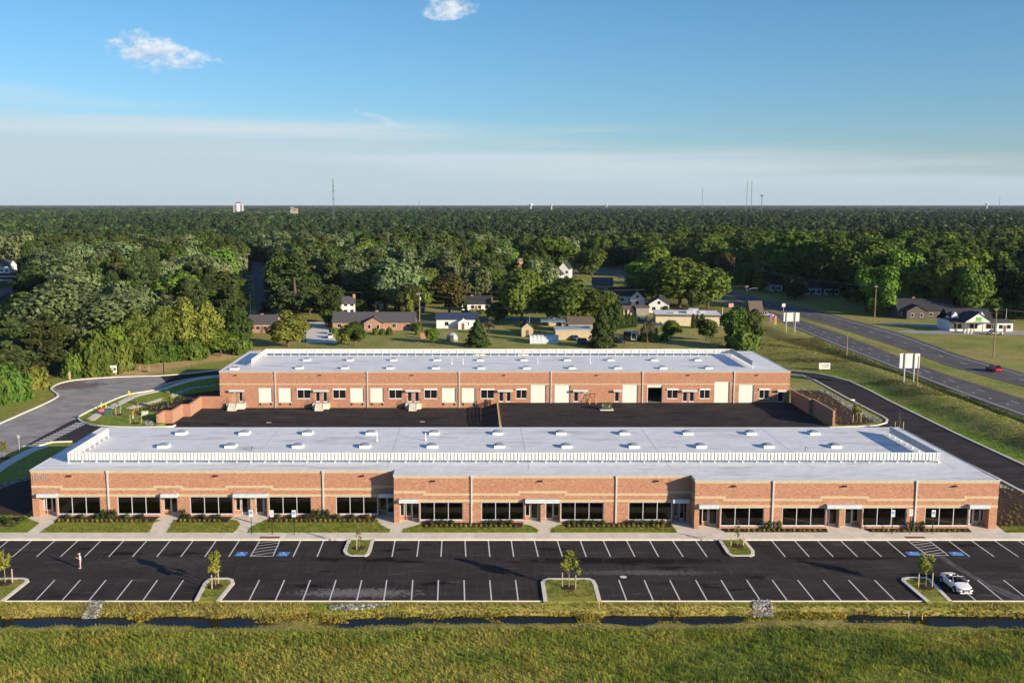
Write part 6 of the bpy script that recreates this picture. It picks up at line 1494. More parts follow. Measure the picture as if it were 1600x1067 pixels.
# short tufts on the lawns, islands and mown verges
ST = [tuft(21, 12, .10, .09, .012, gmat('lawn_blades_a', (.16, .24, .03), (.23, .26, .05), 1.0)), tuft(22, 12, .11, .09, .012, gmat('lawn_blades_b', (.24, .255, .05), (.31, .28, .07), 1.0))]
pts = []
for q in lawns + [isl_px[k] for k in isl_px]:
    w = [(x, max(y, 118.0)) for x, y in GP(q, .15)] if q in lawns else GP(q); xs = [p[0] for p in w]; ys = [p[1] for p in w]; A_ = (max(xs) - min(xs)) * (max(ys) - min(ys)); n = int(A_ * 14)
    x = rng.uniform(min(xs), max(xs), n); y = rng.uniform(min(ys), max(ys), n); k = inpoly(x, y, w)
    z0 = .155 if q in lawns else .11
    for (bx0, bx1, by0, by1) in BEDS: k &= ~((x > bx0 - .3) & (x < bx1 + .3) & (y > by0 - .05))
    if z0 < .12: k &= dline(x, y, w + w[:1]) > .45
    pts.append(np.column_stack([x[k], y[k], np.full(k.sum(), z0)]))
pts = np.concatenate(pts); scatter('lawn_grass_blades', pts, rng.uniform(.7, 1.3, len(pts)), rng.uniform(0, 6, len(pts)), (vnoise(pts[:, 0], pts[:, 1], 3, 41) + rng.uniform(-.2, .2, len(pts)) > .52).astype(int), ST, 'short mown grass on the lawns before the office building and on the islands', 'grass')
# rough grass on the highway slope and the verge
VT = [tuft(31, 12, .24, .22, .03, gmat('slope_grass_dry', (.32, .28, .08), (.38, .31, .10), .15)), tuft(32, 12, .22, .2, .03, gmat('slope_grass_green', (.19, .27, .035), (.26, .28, .055), .15)), tuft(33, 10, .34, .3, .03, gmat('slope_grass_dark', (.14, .14, .04), (.18, .17, .05), .15))]
def pickv(x, y, z):
    d1 = dline(x, y, OUTK); d2 = dline(x, y, E1); f = d1 / (d1 + d2 + 1e-6); a = vnoise(x * .6 + y, y * .3, 6, 9) + rng.uniform(-.2, .2, len(x)); ix = np.where(f < .2, 1, np.where(a > .62, 2, np.where(a > .45, 0, 1))); return np.where((f > .82), 2, ix).astype(int)
field('slope_grass', 64, 150, 150, 300, .62, VT, pickv, 'rough mown grass on the slope between the drive and the highway', .7, 1.3, lambda x, y, z: inpoly(x, y, CORR) & (dline(x, y, OUTK) > .7) & (dline(x, y, E1) > .5) & (x < .60 * y))
# ================================================================== THE NEIGHBOURHOOD
def colmat(nm, c, r=.8, c2=None): return mat(nm, c, r, c2=c2, scale=1.2)
RG = colmat('shingle_grey', (.085, .085, .09), .9); RD = colmat('shingle_dark', (.038, .04, .046), .9); RB_ = colmat('shingle_brown', (.13, .10, .08), .9); RL = colmat('roof_pale_blue', (.36, .44, .50), .6); RNV = colmat('roof_navy', (.035, .05, .10), .7)
SW = colmat('siding_white', (.74, .73, .69), .7); STN = colmat('siding_tan', (.50, .40, .26), .8); SGR = colmat('siding_grey', (.26, .25, .22), .8); SCR = colmat('siding_cream', (.62, .54, .36), .8); SDK = colmat('siding_dark', (.10, .09, .085), .85)
SBL = colmat('siding_blue_white', (.62, .66, .72), .7)
SHIN = {}
def house(label, px0, px1, py, hw, hr, dep, roof, wall, front_gable=False, yaw=0.0, wins=3, door=True, chim=None, wing=None, cat='house', name='house', ov=.35, winw=1.1, group=None, dz=0.0):
    xa, ya, za = gp((px0 + px1) / 2, py); sc = (ya * CP + (CAM_H - za) * SP) / F_PX
    W = (px1 - px0) * sc; o = tag(empty(name, (xa, ya, za + dz), yaw), label, cat, group)
    h = W / 2
    mb = MB(); mb.box(-h, h, 0, dep, -.3, hw)
    if front_gable: mb.extr([(-h, hw + .001), (h, hw + .001), (0, hw + hr)], 'y', 0, dep)
    else: mb.extr([(0, hw + .001), (dep, hw + .001), (dep / 2, hw + hr)], 'x', -h, h)
    mb.build('wall', wall, o)
    mb = MB(); t = .14
    if hr > .05:
        if front_gable:
            for s in (-1, 1):
                sl_ = hr / h; e_ = h + ov; prof = [(0, hw + hr + t), (s * e_, hw - ov * sl_ + t), (s * e_, hw - ov * sl_ - .02), (0, hw + hr + .01)]
                mb.extr(prof if s > 0 else prof[::-1], 'y', -ov, dep + ov)
        else:
            sl_ = hr / (dep / 2)
            for s in (-1, 1):
                c = dep / 2; prof = [(c, hw + hr + t), (c + s * (c + ov), hw - ov * sl_ + t), (c + s * (c + ov), hw - ov * sl_ - .02), (c, hw + hr + .01)]
                mb.extr(prof if s < 0 else prof[::-1], 'x', -h - ov, h + ov)
    else: mb.box(-h - .15, h + .15, -.15, dep + .15, hw + .002, hw + .2)
    r = mb.build('roof', roof, o)
    def win(x, z, w_=winw, hh=1.15, par=o):
        f = MB().box(x - w_ / 2 - .09, x + w_ / 2 + .09, -.05, -.002, z - .09, z + hh + .09).build('window', SW if wall not in (SW,) else SGR, par); MB().box(x - w_ / 2, x - .03, -.075, -.052, z, z + hh).build('pane', DGLASS, f); MB().box(x + .03, x + w_ / 2, -.075, -.052, z, z + hh).build('pane', DGLASS, f)
    n = wins
    for k in range(n): win(-h + W * (k + .5) / n, .95)
    if hw > 4.2:
        for k in range(n): win(-h + W * (k + .5) / n, 3.5)
    if front_gable and hw + hr > 5 and hw < 4.2: win(0, hw + .1, .9, .9)
    if door:
        x = -h + W * (.5 if n % 2 == 0 else (n // 2) / n + .02); d = MB().box(x - .45, x + .45, -.05, -.002, 0, 2.05).build('door', colmat('door_brown', (.18, .10, .07)), o); MB().box(x + .3, x + .36, -.09, -.051, .95, 1.05).build('handle', CHROME, d)
    if chim is not None:
        x, yy, hh = chim; MB().box(h * x - .45, h * x + .45, dep * yy - .35, dep * yy + .35, hw * .5, hw + hr + hh).build('chimney', BRICK, r)
    if wing is not None:                                   # gabled wing toward the viewer: (x centre fraction, width, projection)
        fx, ww, pr = wing; a = ww / 2; cx_ = fx * h
        mb = MB(); mb.box(cx_ - a, cx_ + a, -pr, -.001, -.3, hw); mb.extr([(cx_ - a, hw + .001), (cx_ + a, hw + .001), (cx_, hw + a * .55)], 'y', -pr, dep * .4); mb.build('wing', wall, o)
        mb = MB()
        for s in (-1, 1):
            e_ = a + .3; prof = [(cx_, hw + a * .55 + .13), (cx_ + s * e_, hw - .3 * .55 + .13), (cx_ + s * e_, hw - .3 * .55), (cx_, hw + a * .55 + .01)]; mb.extr(prof if s > 0 else prof[::-1], 'y', -pr - .35, dep * .42)
        mb.build('wing_roof', roof, o)
        for s in (-.45, .45):
            f = MB().box(cx_ + s * a - .5, cx_ + s * a + .5, -pr - .05, -pr - .002, .8, 2.2).build('window', SW, o); MB().box(cx_ + s * a - .4, cx_ + s * a + .4, -pr - .07, -pr - .052, .9, 2.1).build('pane', DGLASS, f)
    return o
H_ = [
 house('small brick house with dark hipped looking roof and white trim, left of the street tree', 387, 431, 520, 2.9, 2.3, 9, RG, BRICK_P, wins=4, chim=(-.2, .6, .3)),
 house('white gabled house with grey roof behind the brick ranch', 526, 555, 493, 4.4, 2.2, 8, RG, SW, wins=3, chim=(.92, .4, .9), yaw=R(8)),
 house('long brick ranch house with grey roof and a gabled wing', 520, 648, 516, 2.7, 2.6, 10, RG, BRICK_P, wins=6, chim=(.04, .6, .5), wing=(.02, 6.2, 2.6)),
 house('long low white house with navy roof and one end window', 682, 746, 513, 3.0, 1.7, 8, RNV, SW, wins=2, door=False),
 house('white house with a dark roof and pale porch front', 722, 766, 486, 2.8, 2.6, 9, RD, SW, wins=4, chim=(-.3, .5, .4)),
 house('small white gabled garden shed against the long white house', 716, 731, 514.5, 2.1, 1.1, 3, SW, SW, front_gable=True, wins=0, name='garden_shed', cat='shed', ov=.12),
 house('tan gabled house half hidden behind the back yard sheds', 857, 892, 509, 3.0, 2.3, 9, RB_, STN, front_gable=True, wins=2),
 house('tan arched front barn shed beside the white greenhouse', 815, 833, 526, 2.7, 1.5, 9, RD, STN, front_gable=True, wins=0, name='barn_shed', cat='shed', ov=.15),
 house('wide tan garage with a flat pale blue roof beside the jeep', 868, 924, 531, 2.9, 0, 8, RL, STN, wins=0, door=False, name='garage', cat='garage'),
 house('low grey gabled outbuilding behind the flat roofed garage', 888, 926, 520, 3.0, 1.7, 7, RB_, SGR, wins=1, name='outbuilding', cat='outbuilding'),
 house('white two storey gabled house showing between the central trees', 872, 890, 437, 6.0, 3.6, 9, RD, SW, front_gable=True, wins=2, yaw=R(-14)),
 house('lower white gabled house left of the two storey one among trees', 857, 877, 440, 3.6, 3.4, 9, RD, SW, front_gable=True, wins=1, yaw=R(-14)),
 house('brown house with grey roof beside the highway bend', 926, 957, 456, 3.2, 3.0, 11, RG, STN, wins=3, yaw=R(-6)),
 house('small white house with pale blue roof left of the dark roofed houses', 944, 962, 481, 3.2, 2.0, 8, RL, SW, wins=2),
 house('dark roofed white house behind, left one of the gabled pair', 954, 990, 474, 3.2, 3.0, 10, RD, SBL, wins=3, yaw=R(-10)),
 house('dark roofed house with a white gable end beside the white gabled house', 984, 1007, 479, 3.4, 2.6, 11, RD, SW, front_gable=True, wins=1, yaw=R(-12)),
 house('white gabled house with two brown shuttered windows', 1014, 1045, 489, 3.3, 2.3, 13, RD, SW, front_gable=True, wins=2, door=False, yaw=R(-10)),
 house('windowless grey shed left of the white gabled house', 994, 1014, 493.5, 3.0, .5, 5, RB_, SGR, wins=0, door=False, name='storage_shed', cat='shed'),
 house('small tan shed with two dark openings beside the grey shed', 974, 990, 493, 2.4, .9, 4, RB_, STN, wins=2, door=False, name='storage_shed', cat='shed'),
 house('long dark ranch house across the highway with a white garage gable', 1404, 1490, 498, 3.0, 3.6, 11, RD, SDK, wins=6, chim=(-.25, .6, .5), wing=(-.42, 7, 2.5), yaw=R(-4)),
 house('white gabled garage wing at the left end of the dark ranch house', 1397, 1410, 495, 2.8, 2.0, 6, RD, SDK, front_gable=True, wins=0, name='garage', cat='garage'),
 house('pale house behind a tree across the highway, left of the pair', 1259, 1283, 461, 3.4, 2.2, 10, RG, SBL, wins=3),
 house('pale house behind trees across the highway, right of the pair', 1288, 1311, 461, 3.0, 2.0, 10, RG, SBL, wins=3),
 house('tiny far white house at the highway bend', 1203, 1222, 455, 3.2, 2.2, 9, RG, SW, wins=2),
 house('white house with grey roof cut by the left edge', -18, 15, 427, 4.2, 3.2, 10, RG, SW, wins=4),
 house('blue white gabled house with dark roof above the olive tree', 36, 60, 497, 4.6, 3.4, 10, RD, SBL, front_gable=True, wins=2, yaw=R(24), chim=(-.9, .2, .4)),
 house('white and brick house hidden by the pines at the left edge', -20, 9, 500, 3.0, 2.0, 8, RG, SW, wins=3),
 house('tan roofed house peeping between the central tree crowns', 802, 823, 417, 3.4, 3.2, 10, colmat('roof_tan', (.30, .22, .13)), STN, wins=2),
 house('far blue grey house deep in the left wood', 221, 236, 402, 4.5, 3.5, 9, RL, SBL, wins=2),
 house('tiny white garden gazebo behind the brick ranch house', 557, 569, 487, 2.3, 1.0, 3, SW, SW, front_gable=True, wins=1, door=False, name='gazebo', cat='gazebo', ov=.1),
 house('pale striped garden shed behind the brick ranch, right of the gazebo', 586, 595, 484, 2.2, .8, 3, SW, SW, wins=0, name='garden_shed', cat='shed', ov=.1),
 house('yellow garden shed right of the pale striped shed', 597, 606, 484, 2.2, .8, 3, SCR, SCR, wins=0, name='garden_shed', cat='shed', ov=.1),
 house('small blue shed behind the utility pole', 657, 664, 489, 2.6, 1.2, 4, RNV, SBL, wins=0, name='garden_shed', cat='shed', ov=.1)]
# yellow strip building with a flat white roof, rooftop machines
xa, ya, za = gp(1075, 509); sc = (ya * CP + 40 * SP) / F_PX
o = tag(empty('strip_building', (xa, ya, za), R(-7)), 'long low yellow building with a white flat roof behind the small evergreens', 'building')
w = 100 * sc / 2; MB().box(-w, w, 0, 15, -.3, 3.4).build('wall', SCR, o); rf = MB().box(-w - .2, w + .2, -.25, 15.2, 3.401, 3.65).build('roof', WHITE, o); MB().box(-w - .25, w + .25, -.33, -.251, 3.15, 3.72).build('fascia', RB_, o)
for x, yy, s in ((.1, 6, 1.2), (.22, 8, 1.6), (.5, 7, 1.0), (-.35, 5, .8)): MB().box(w * x - s, w * x + s, yy - s * .7, yy + s * .7, 3.651, 3.65 + s * .9).build('rooftop_unit', FLASH, rf)
for k in range(3): f = MB().box(-w + 12 + k * 9, -w + 14 + k * 9, -.05, -.002, .1, 2.2).build('door', SGR, o); MB().box(-w + 12.2 + k * 9, -w + 13.8 + k * 9, -.07, -.051, 1.0, 2.0).build('pane', DGLASS, f)
# the shop with a gabled porch
xa, ya, za = gp(1526, 520); sc = (ya * CP + 40 * SP) / F_PX
o = tag(empty('shop', (xa, ya, za), R(-3)), 'white shop with dark roof, gabled porch and green square sign across the highway', 'shop')
W = 66 * sc; MB().box(-W / 2, W / 2, 4, 14, -.2, 3.2).build('wall', SW, o)
mb = MB()
for s in (-1, 1): c = 9.0; prof = [(c, 6.9), (c + s * 5.4, 3.2), (c + s * 5.4, 3.05), (c, 6.75)]; mb.extr(prof if s < 0 else prof[::-1], 'x', -W / 2 - .3, W / 2 + .3)
mb.build('roof', RD, o)
g0, g1 = -W * .30, W * .34; gm_ = (g0 + g1) / 2; hh = 3.0
mb = MB(); mb.extr([(g0, 3.3), (g1, 3.3), (gm_, 3.3 + hh)], 'y', -.3, 6); gb = mb.build('porch_gable', SW, o)
mb = MB()
for s in (-1, 1): hw_ = (g1 - g0) / 2; prof = [(gm_, 3.3 + hh + .15), (gm_ + s * (hw_ + .4), 3.2), (gm_ + s * (hw_ + .4), 3.06), (gm_, 3.3 + hh + .02)]; mb.extr(prof if s > 0 else prof[::-1], 'y', -.6, 7)
mb.build('porch_roof', RD, o)
MB().box(-W / 2 - .3, g1 + .8, -.7, 4, 2.95, 3.2).build('porch_awning', RB_, o)
MB().box(gm_ - .9, gm_ + .9, -.36, -.302, 3.75, 5.0).build('green_sign', mat('sign_green', (.12, .42, .08), .6), gb); MB().box(gm_ - 1.6, gm_ + 1.8, -.36, -.302, 3.42, 3.6).build('sign_board', SGR, gb)
for k in range(5): MB().box(-W / 2 + .2 + k * (g1 + W / 2) / 4.2 - .1, -W / 2 + .2 + k * (g1 + W / 2) / 4.2 + .1, -.6, -.4, 0, 2.95).build('porch_post', WOOD, o)
for k in range(4): f = MB().box(-W / 2 + 1.2 + k * 5, -W / 2 + 3.6 + k * 5, 3.95, 3.999, .8, 2.4).build('window', SGR, o); MB().box(-W / 2 + 1.35 + k * 5, -W / 2 + 3.45 + k * 5, 3.92, 3.949, .9, 2.3).build('pane', DGLASS, f)
for x in (-W * .36, W * .26):
    mb = MB(); mb.extr([(x - 1.5, 3.9), (x + 1.5, 3.9), (x, 6.1)], 'y', 5, 9); mb.build('dormer', SW, o)
house('pale shop annexe with a white front at the right end of the shop', 1557, 1582, 518, 2.8, .6, 9, RG, SW, wins=2, name='shop_annexe', cat='building')
# goods in front of the porch
for px, lb in ((1503, 'white garden urn in front of the shop porch, left'), (1508.5, 'pale statue in front of the shop porch'), (1514, 'white garden urn in front of the shop porch, right')):
    x, y, z = gp(px, 520); mb = MB(); mb.tube([(0, 0, 0), (0, 0, .3), (0, 0, .7), (0, 0, 1.15), (0, 0, 1.3)], [.35, .2, .42, .5, .3], 10); tag(mb.build('garden_urn', SW, None, (x, y - 1.5, z)), lb, 'urn')
# greenhouse tent, blue canopy, dome shed
x, y, z = gp(850.5, 537); sc = (y * CP + 40 * SP) / F_PX; w = 45 * sc
o = tag(empty('hoop_greenhouse', (x, y, z)), 'white plastic covered hoop greenhouse beyond the warehouse roof', 'greenhouse')
n = 7
for k in range(n):
    mb = MB(); a0 = -w / 2 + w * k / n; a1 = a0 + w / n - .03; P_ = [(2.2 - 2.2 * math.cos(t), 2.4 * math.sin(t) ** .7) for t in np.linspace(0, math.pi, 11)]
    for (p, q), (r_, s_) in zip(P_[:-1], P_[1:]):
        am = (a0 + a1) / 2; mb.quad((a0, p, q), (am, p, q - .10), (am, r_, s_ - .10), (a0, r_, s_)); mb.quad((am, p, q - .10), (a1, p, q), (a1, r_, s_), (am, r_, s_ - .10))
    mb.build('plastic_sheet', mat('greenhouse_plastic', (.55, .60, .63), .35), o)
x, y, z = gp(865, 514); o = tag(empty('blue_canopy', (x, y, z)), 'long blue arched tarpaulin canopy in the back yard', 'canopy')
mb = MB(); P_ = [(2.5 - 2.5 * math.cos(t), 2.2 + .9 * math.sin(t)) for t in np.linspace(0, math.pi, 9)]
for (p, q), (r_, s_) in zip(P_[:-1], P_[1:]): mb.quad((-4.2, p, q), (4.2, p, q), (4.2, r_, s_), (-4.2, r_, s_))
mb.build('tarpaulin', mat('tarp_blue', (.10, .18, .26), .6), o)
for sx in (-4.1, 4.1):
    for sy in (.05, 4.95): MB().tube([(sx, sy, 0), (sx, sy, 2.2)], .05, 6).build('leg', FLASH, o)
x, y, z = gp(706.5, 532.5); mb = MB(); rr = 1.75
for k in range(10):
    for j in range(5):
        def sp_(a, b): return (rr * math.cos(a) * math.cos(b), rr * math.sin(a) * math.cos(b), .6 + rr * 1.1 * math.sin(b))
        a0, a1 = k * .6283, (k + 1) * .6283; b0, b1 = j * math.pi / 10, (j + 1) * math.pi / 10; mb.quad(sp_(a0, b0), sp_(a1, b0), sp_(a1, b1), sp_(a0, b1))
o = mb.build('dome_shed', mat('dome_grey', (.36, .40, .42), .6), None, (x, y, z)); tag(o, 'small grey dome shaped shed on the back lawn', 'shed'); MB().box(-.5, .5, -1.95, -1.5, 0, 1.9).build('door', SDK, o); MB().tube([(0, 0, 0), (0, 0, .6)], rr, 12).build('base', SGR, o)
x, y, z = gp(661, 528.5); o = tag(MB().box(-.75, .75, -.5, .5, 0, 1.55).build('brick_pillar', BRICK, None, (x, y, z)), 'short square brick pillar on the lawn beside the olive shrub', 'pillar'); MB().box(-.85, .85, -.6, .6, 1.551, 1.7).build('cap', BRICK, o)

# ------------------------------------------------------------------ vehicles
def loft(mb, secs, m=0):
    """secs: list of rings (equal counts)"""
    n = len(secs[0]); base = len(mb.v)
    for s in secs: mb.v += s
    for i in range(len(secs) - 1):
        for k in range(n):
            a = base + i * n + k; b = base + i * n + (k + 1) % n; mb.f.append((a, b, b + n, a + n)); mb.m.append(m)
    mb.f.append(tuple(base + k for k in range(n))[::-1]); mb.m.append(m); e = base + (len(secs) - 1) * n; mb.f.append(tuple(e + k for k in range(n))); mb.m.append(m)
def ring_(y, w, zb, zs, zt, crownw=.8):
    return [(-w * .86, y, zb), (-w * .98, y, zb + .12), (-w, y, (zb + zs) / 2), (-w * .97, y, zs), (-w * crownw, y, zt), (0, y, zt + .035), (w * crownw, y, zt), (w * .97, y, zs), (w, y, (zb + zs) / 2), (w * .98, y, zb + .12), (w * .86, y, zb), (0, y, zb - .02)]
def subd(o, lv=2):
    m_ = o.modifiers.new('smooth', 'SUBSURF'); m_.levels = lv; m_.render_levels = lv
    for p in o.data.polygons: p.use_smooth = True
def wheels(o, hw, yf, yr, r=.33):
    ty = MB().tube([(-.11, 0, 0), (-.10, 0, 0), (.10, 0, 0), (.11, 0, 0)], [r * .86, r, r, r * .86], 20).mesh('wheel', RUBBER, True)
    rm = MB().tube([(0, 0, 0), (.03, 0, 0)], [r * .62, r * .55], 16); 
    for k in range(5):
        a = k * 1.2566; rm.tube([(.035, 0, 0), (.035, math.cos(a) * r * .55, math.sin(a) * r * .55)], [.05, .035], 4)
    rm = rm.mesh('rim', CHROME)
    for sx in (-1, 1):
        for yy in (yf, yr):
            w_ = inst('wheel', ty, o, (sx * (hw - .09), yy, r)); rr_ = inst('rim', rm, w_, (sx * .085, 0, 0), 0 if sx > 0 else math.pi)
def arches(o, hw, yf, yr, r=.33):
    mb = MB()
    for sx in (-1, 1):
        for yy in (yf, yr): mb.tube([(sx * (hw - .24), yy, r + .02), (sx * (hw + .004), yy, r + .02)], r + .07, 18)
    mb.build('wheel_arch', DARK, o)
def car(label, loc, rz, paint, kind='sedan', cat='car', group=None, name='car'):
    o = tag(empty(name, loc, rz), label, cat, group)
    L, hw = {'sedan': (4.6, .90), 'suv': (4.6, .92), 'jeep': (4.5, .94), 'pickup': (5.6, .98)}[kind]
    f = -L / 2; zs = {'sedan': .74, 'suv': .86, 'jeep': .98, 'pickup': .92}[kind]; zt = zs + .12
    mb = MB(); loft(mb, [ring_(f, hw * .78, .32, zs - .22, zs - .12), ring_(f + .12, hw * .92, .22, zs - .12, zs - .02), ring_(f + .9, hw, .2, zs, zs + .10), ring_(f + 1.5, hw, .2, zs + .02, zs + .14, .84), ring_(0.3, hw, .2, zs + .04, zs + .14, .84), ring_(-f - 1.0, hw, .2, zs + .05, zs + .15, .84), ring_(-f - .15, hw * .95, .25, zs, zs + .10), ring_(-f, hw * .82, .35, zs - .12, zs - .02)])
    b = mb.build('body', paint, o); subd(b, 2)
    top = {'sedan': 1.42, 'suv': 1.68, 'jeep': 1.80, 'pickup': 1.78}[kind]; y0, y1 = {'sedan': (-.75, 1.75), 'suv': (-.8, 2.05), 'jeep': (-.55, 2.15), 'pickup': (-.9, 1.0)}[kind]
    rk, rk2 = (.75, .65) if kind in ('sedan', 'suv') else (.4, .2)
    g = [[(s * hw * .86, y0, zt - .06), (s * hw * .86, y1, zt - .06), (s * hw * .68, y1 - rk2, top), (s * hw * .68, y0 + rk, top)] for s in (-1, 1)]
    mb = MB(); l, r_ = g; mb.poly(l[::-1] if True else l); mb.poly(r_); mb.quad(l[0], r_[0], r_[3], l[3]); mb.quad(r_[1], l[1], l[2], r_[2]); mb.quad(l[3], r_[3], r_[2], l[2]); mb.build('windows', DGLASS, o)
    mb = MB(); mb.box(-hw * .70, hw * .70, y0 + rk - .05, y1 - rk2 + .05, top - .015, top + .045); 
    for s in (-1, 1):
        for a, b2 in (((s * hw * .87, y0 + .02, zt - .05), (s * hw * .69, y0 + rk, top)), ((s * hw * .87, (y0 + y1) / 2 + .1, zt - .05), (s * hw * .69, (y0 + y1) / 2 + .1, top)), ((s * hw * .87, y1 - .02, zt - .05), (s * hw * .69, y1 - rk2, top))): mb.tube([a, b2], .045, 4)
    mb.build('roof', paint, o)
    if kind == 'pickup': MB().box(-hw * .82, hw * .82, 1.15, -f - .2, zs + .05, zs + .22).build('cargo_bed', DARK, o)
    arches(o, hw, f + .85, -f - .9, .34); wheels(o, hw + .03, f + .85, -f - .9, .34)
    for s in (-1, 1):
        MB().box(s * hw * .6 - .16, s * hw * .6 + .16, f + .01, f + .16, zs - .22, zs - .08).build('headlight', CHROME, o); MB().box(s * hw * .7 - .13, s * hw * .7 + .13, -f - .12, -f + .012, zs - .15, zs + .02).build('tail_light', mat('tail_red', (.5, .01, .01), .3), o)
        MB().box(s * (hw + .02) - .1, s * (hw + .02) + .1, y0 + .35, y0 + .5, zt - .02, zt + .12).build('mirror', paint, o)
    return o
PW = mat('car_white', (.80, .80, .80), .25, spec=.5, coat=.6, c2=(.80, .80, .80)); PR = mat('car_red', (.42, .010, .016), .22, coat=.7, c2=(.40, .01, .015)); PK = mat('car_black', (.02, .02, .022), .25, coat=.5); PBL = mat('car_blue', (.05, .10, .24), .3, coat=.5); PDG = mat('car_dark_grey', (.07, .075, .08), .3, coat=.5); PSV = mat('car_silver', (.42, .44, .46), .3, metallic=.4)
def carpx(px, py, rz, *a, **k): x, y, z = gp(px, py); return car(a[0], (x, y, z + k.pop('dz', 0.03)), rz, *a[1:], **k)
hd = math.atan2(E3[-20][1] - E3[-8][1], E3[-20][0] - E3[-8][0])
x, y = G(1552, 580, 0); a_, b_ = G(1600, 594), G(1500, 565); car('red hatchback driving away on the far carriageway', (x, y, .03), math.atan2(b_[0] - a_[0], a_[1] - b_[1]), PR, 'suv', 'car')
x, y, z = gp(515.5, 528); car('small white car at the foot of the concrete driveway', (x, y, z + .03), R(12), PW)
carpx(914, 538.5, R(72), 'dark jeep with pale wheels parked left of the conical cedar', PDG, 'jeep'); carpx(899, 531.5, R(20), 'dark car in shade in front of the tan garage', PBL, 'sedan')
carpx(967, 535.5, R(35), 'dark car with red tail lights parked beside the trailer', PK, 'sedan'); carpx(956.5, 531, R(25), 'dark car with pale bonnet left of the trailer', PDG, 'sedan'); carpx(999, 502.5, R(80), 'blue car parked behind the grey shed', PBL, 'sedan')
carpx(1196, 494.5, R(60), 'white pickup truck behind the brown roofed kiosk', PW, 'pickup', cat='truck', name='pickup_truck'); carpx(1554, 523, R(86), 'silver convertible shaped car parked before the shop porch', PSV, 'sedan'); carpx(972, 435.5, R(75), 'small blue car beside the highway bend', PBL, 'sedan'); carpx(888, 518, R(80), 'white car in the back yard under the blue canopy', PW, 'sedan')
# trailer
x, y, z = gp(985, 534); o = tag(empty('box_trailer', (x, y, z), R(-18)), 'boxy dark trailer with white framed end panels in the back yard', 'trailer')
MB().box(-2.1, 1.9, 0, 2.6, .5, 2.9).build('trailer_body', PK, o); MB().box(-2.2, 2.0, -.1, 2.7, 2.901, 3.0).build('roof', RL, o); MB().box(.2, 1.85, -.06, -.002, .6, 2.8).build('end_frame', SW, o); MB().box(.45, 1.6, -.10, -.061, .9, 2.6).build('dark_opening', DARK, o)
wheels(o, 1.6, .7, 1.9, .36)

# white convertible in the car park
x, y = G(1493.5, 917.5); cv = tag(empty('white_convertible', (x, y, 0), 0.0), 'white open convertible parked facing the ditch beside the right island', 'car')
hw = .89; f = -2.21; zb = .21
mb = MB()
loft(mb, [ring_(f, hw * .66, .30, .46, .54, .8), ring_(f + .07, hw * .84, .20, .58, .66, .8), ring_(f + .35, hw * .95, .17, .66, .74, .8), ring_(f + .95, hw, .17, .74, .84, .84), ring_(f + 1.40, hw, .17, .80, .91, .86), ring_(f + 1.5, hw, .17, .82, .92, .86)])
b = mb.build('front_body', PW, cv); subd(b)
mb = MB(); loft(mb, [ring_(-f - 1.05, hw, .17, .86, .93, .86), ring_(-f - .95, hw, .17, .87, .96, .86), ring_(-f - .45, hw * .97, .19, .85, .96, .84), ring_(-f - .10, hw * .88, .26, .80, .90, .82), ring_(-f, hw * .72, .34, .60, .80, .82)])
b = mb.build('rear_body', PW, cv); subd(b)
for s in (-1, 1):
    mb = MB(); A_ = f + 1.38; B_ = -f - .98
    prof = [(s * (hw * .86), zb), (s * hw * .985, zb + .10), (s * hw, .5), (s * hw * .975, .82), (s * hw * .90, .90), (s * hw * .80, .90), (s * hw * .80, .30)]
    mb.extr(prof if s < 0 else prof[::-1], 'y', A_, B_); d = mb.build('door', PW, cv); MB().box(s * (hw + .012) - .012, s * (hw + .012) + .012, .12, .34, .70, .735).build('handle', CHROME, d)
MB().box(-hw * .8, hw * .8, f + 1.4, -f - 1.0, .20, .32).build('cabin_floor', DARK, cv)
LE = mat('seat_leather', (.025, .022, .022), .6)
for s in (-1, 1):
    for yy in (.05, .92): mb = MB(); mb.box(s * .38 - .25, s * .38 + .25, yy - .28, yy + .25, .33, .52); mb.box(s * .38 - .24, s * .38 + .24, yy + .2, yy + .36, .5, 1.0 if yy < .5 else .93); mb.box(s * .38 - .12, s * .38 + .12, yy + .24, yy + .34, 1.0 if yy < .5 else .9, 1.13 if yy < .5 else 1.0); mb.build('seat', LE, cv)
MB().box(-hw * .8, hw * .8, -.95, -.55, .62, .90).build('dashboard', LE, cv); MB().box(-hw * .78, hw * .78, 1.22, 1.5, .80, .955).build('folded_soft_top', mat('soft_top_black', (.012, .012, .013), .9), cv)
MB().tube([(.38 + .17 * math.cos(t), -.42 - .06 * math.sin(t), .86 + .17 * math.sin(t)) for t in np.linspace(0, 6.28, 13)], .018, 5).build('steering_wheel', LE, cv)
mb = MB(); a, b_, c_, d_ = (-.70, -.86, .90), (.70, -.86, .90), (.57, -.28, 1.34), (-.57, -.28, 1.34); mb.quad(a, b_, c_, d_); mb.build('windscreen', GLASS, cv)
mb = MB(); mb.tube([a, d_, c_, b_], .035, 6); mb.build('windscreen_frame', mat('frame_silver', (.55, .55, .6), .3, metallic=.5), cv)
mb = MB(); mb.box(-.36, .36, f - .03, f + .09, .30, .60); mb.build('grille', BLACKM, cv); mb = MB()
for k in range(4): mb.tube([(-.165 + k * .11 + .075 * math.cos(t), f - .045, .545 + .075 * math.sin(t) * .55 * 1.0) for t in np.linspace(0, 6.28, 11)], .010, 4)
mb.build('ring_badge', CHROME, cv); MB().box(-.22, .22, f - .045, f - .031, .36, .46).build('number_plate', PAINT, cv)
MB().box(-.62, .62, f - .02, f + .3, .20, .26).build('bumper_lip', PW, cv)
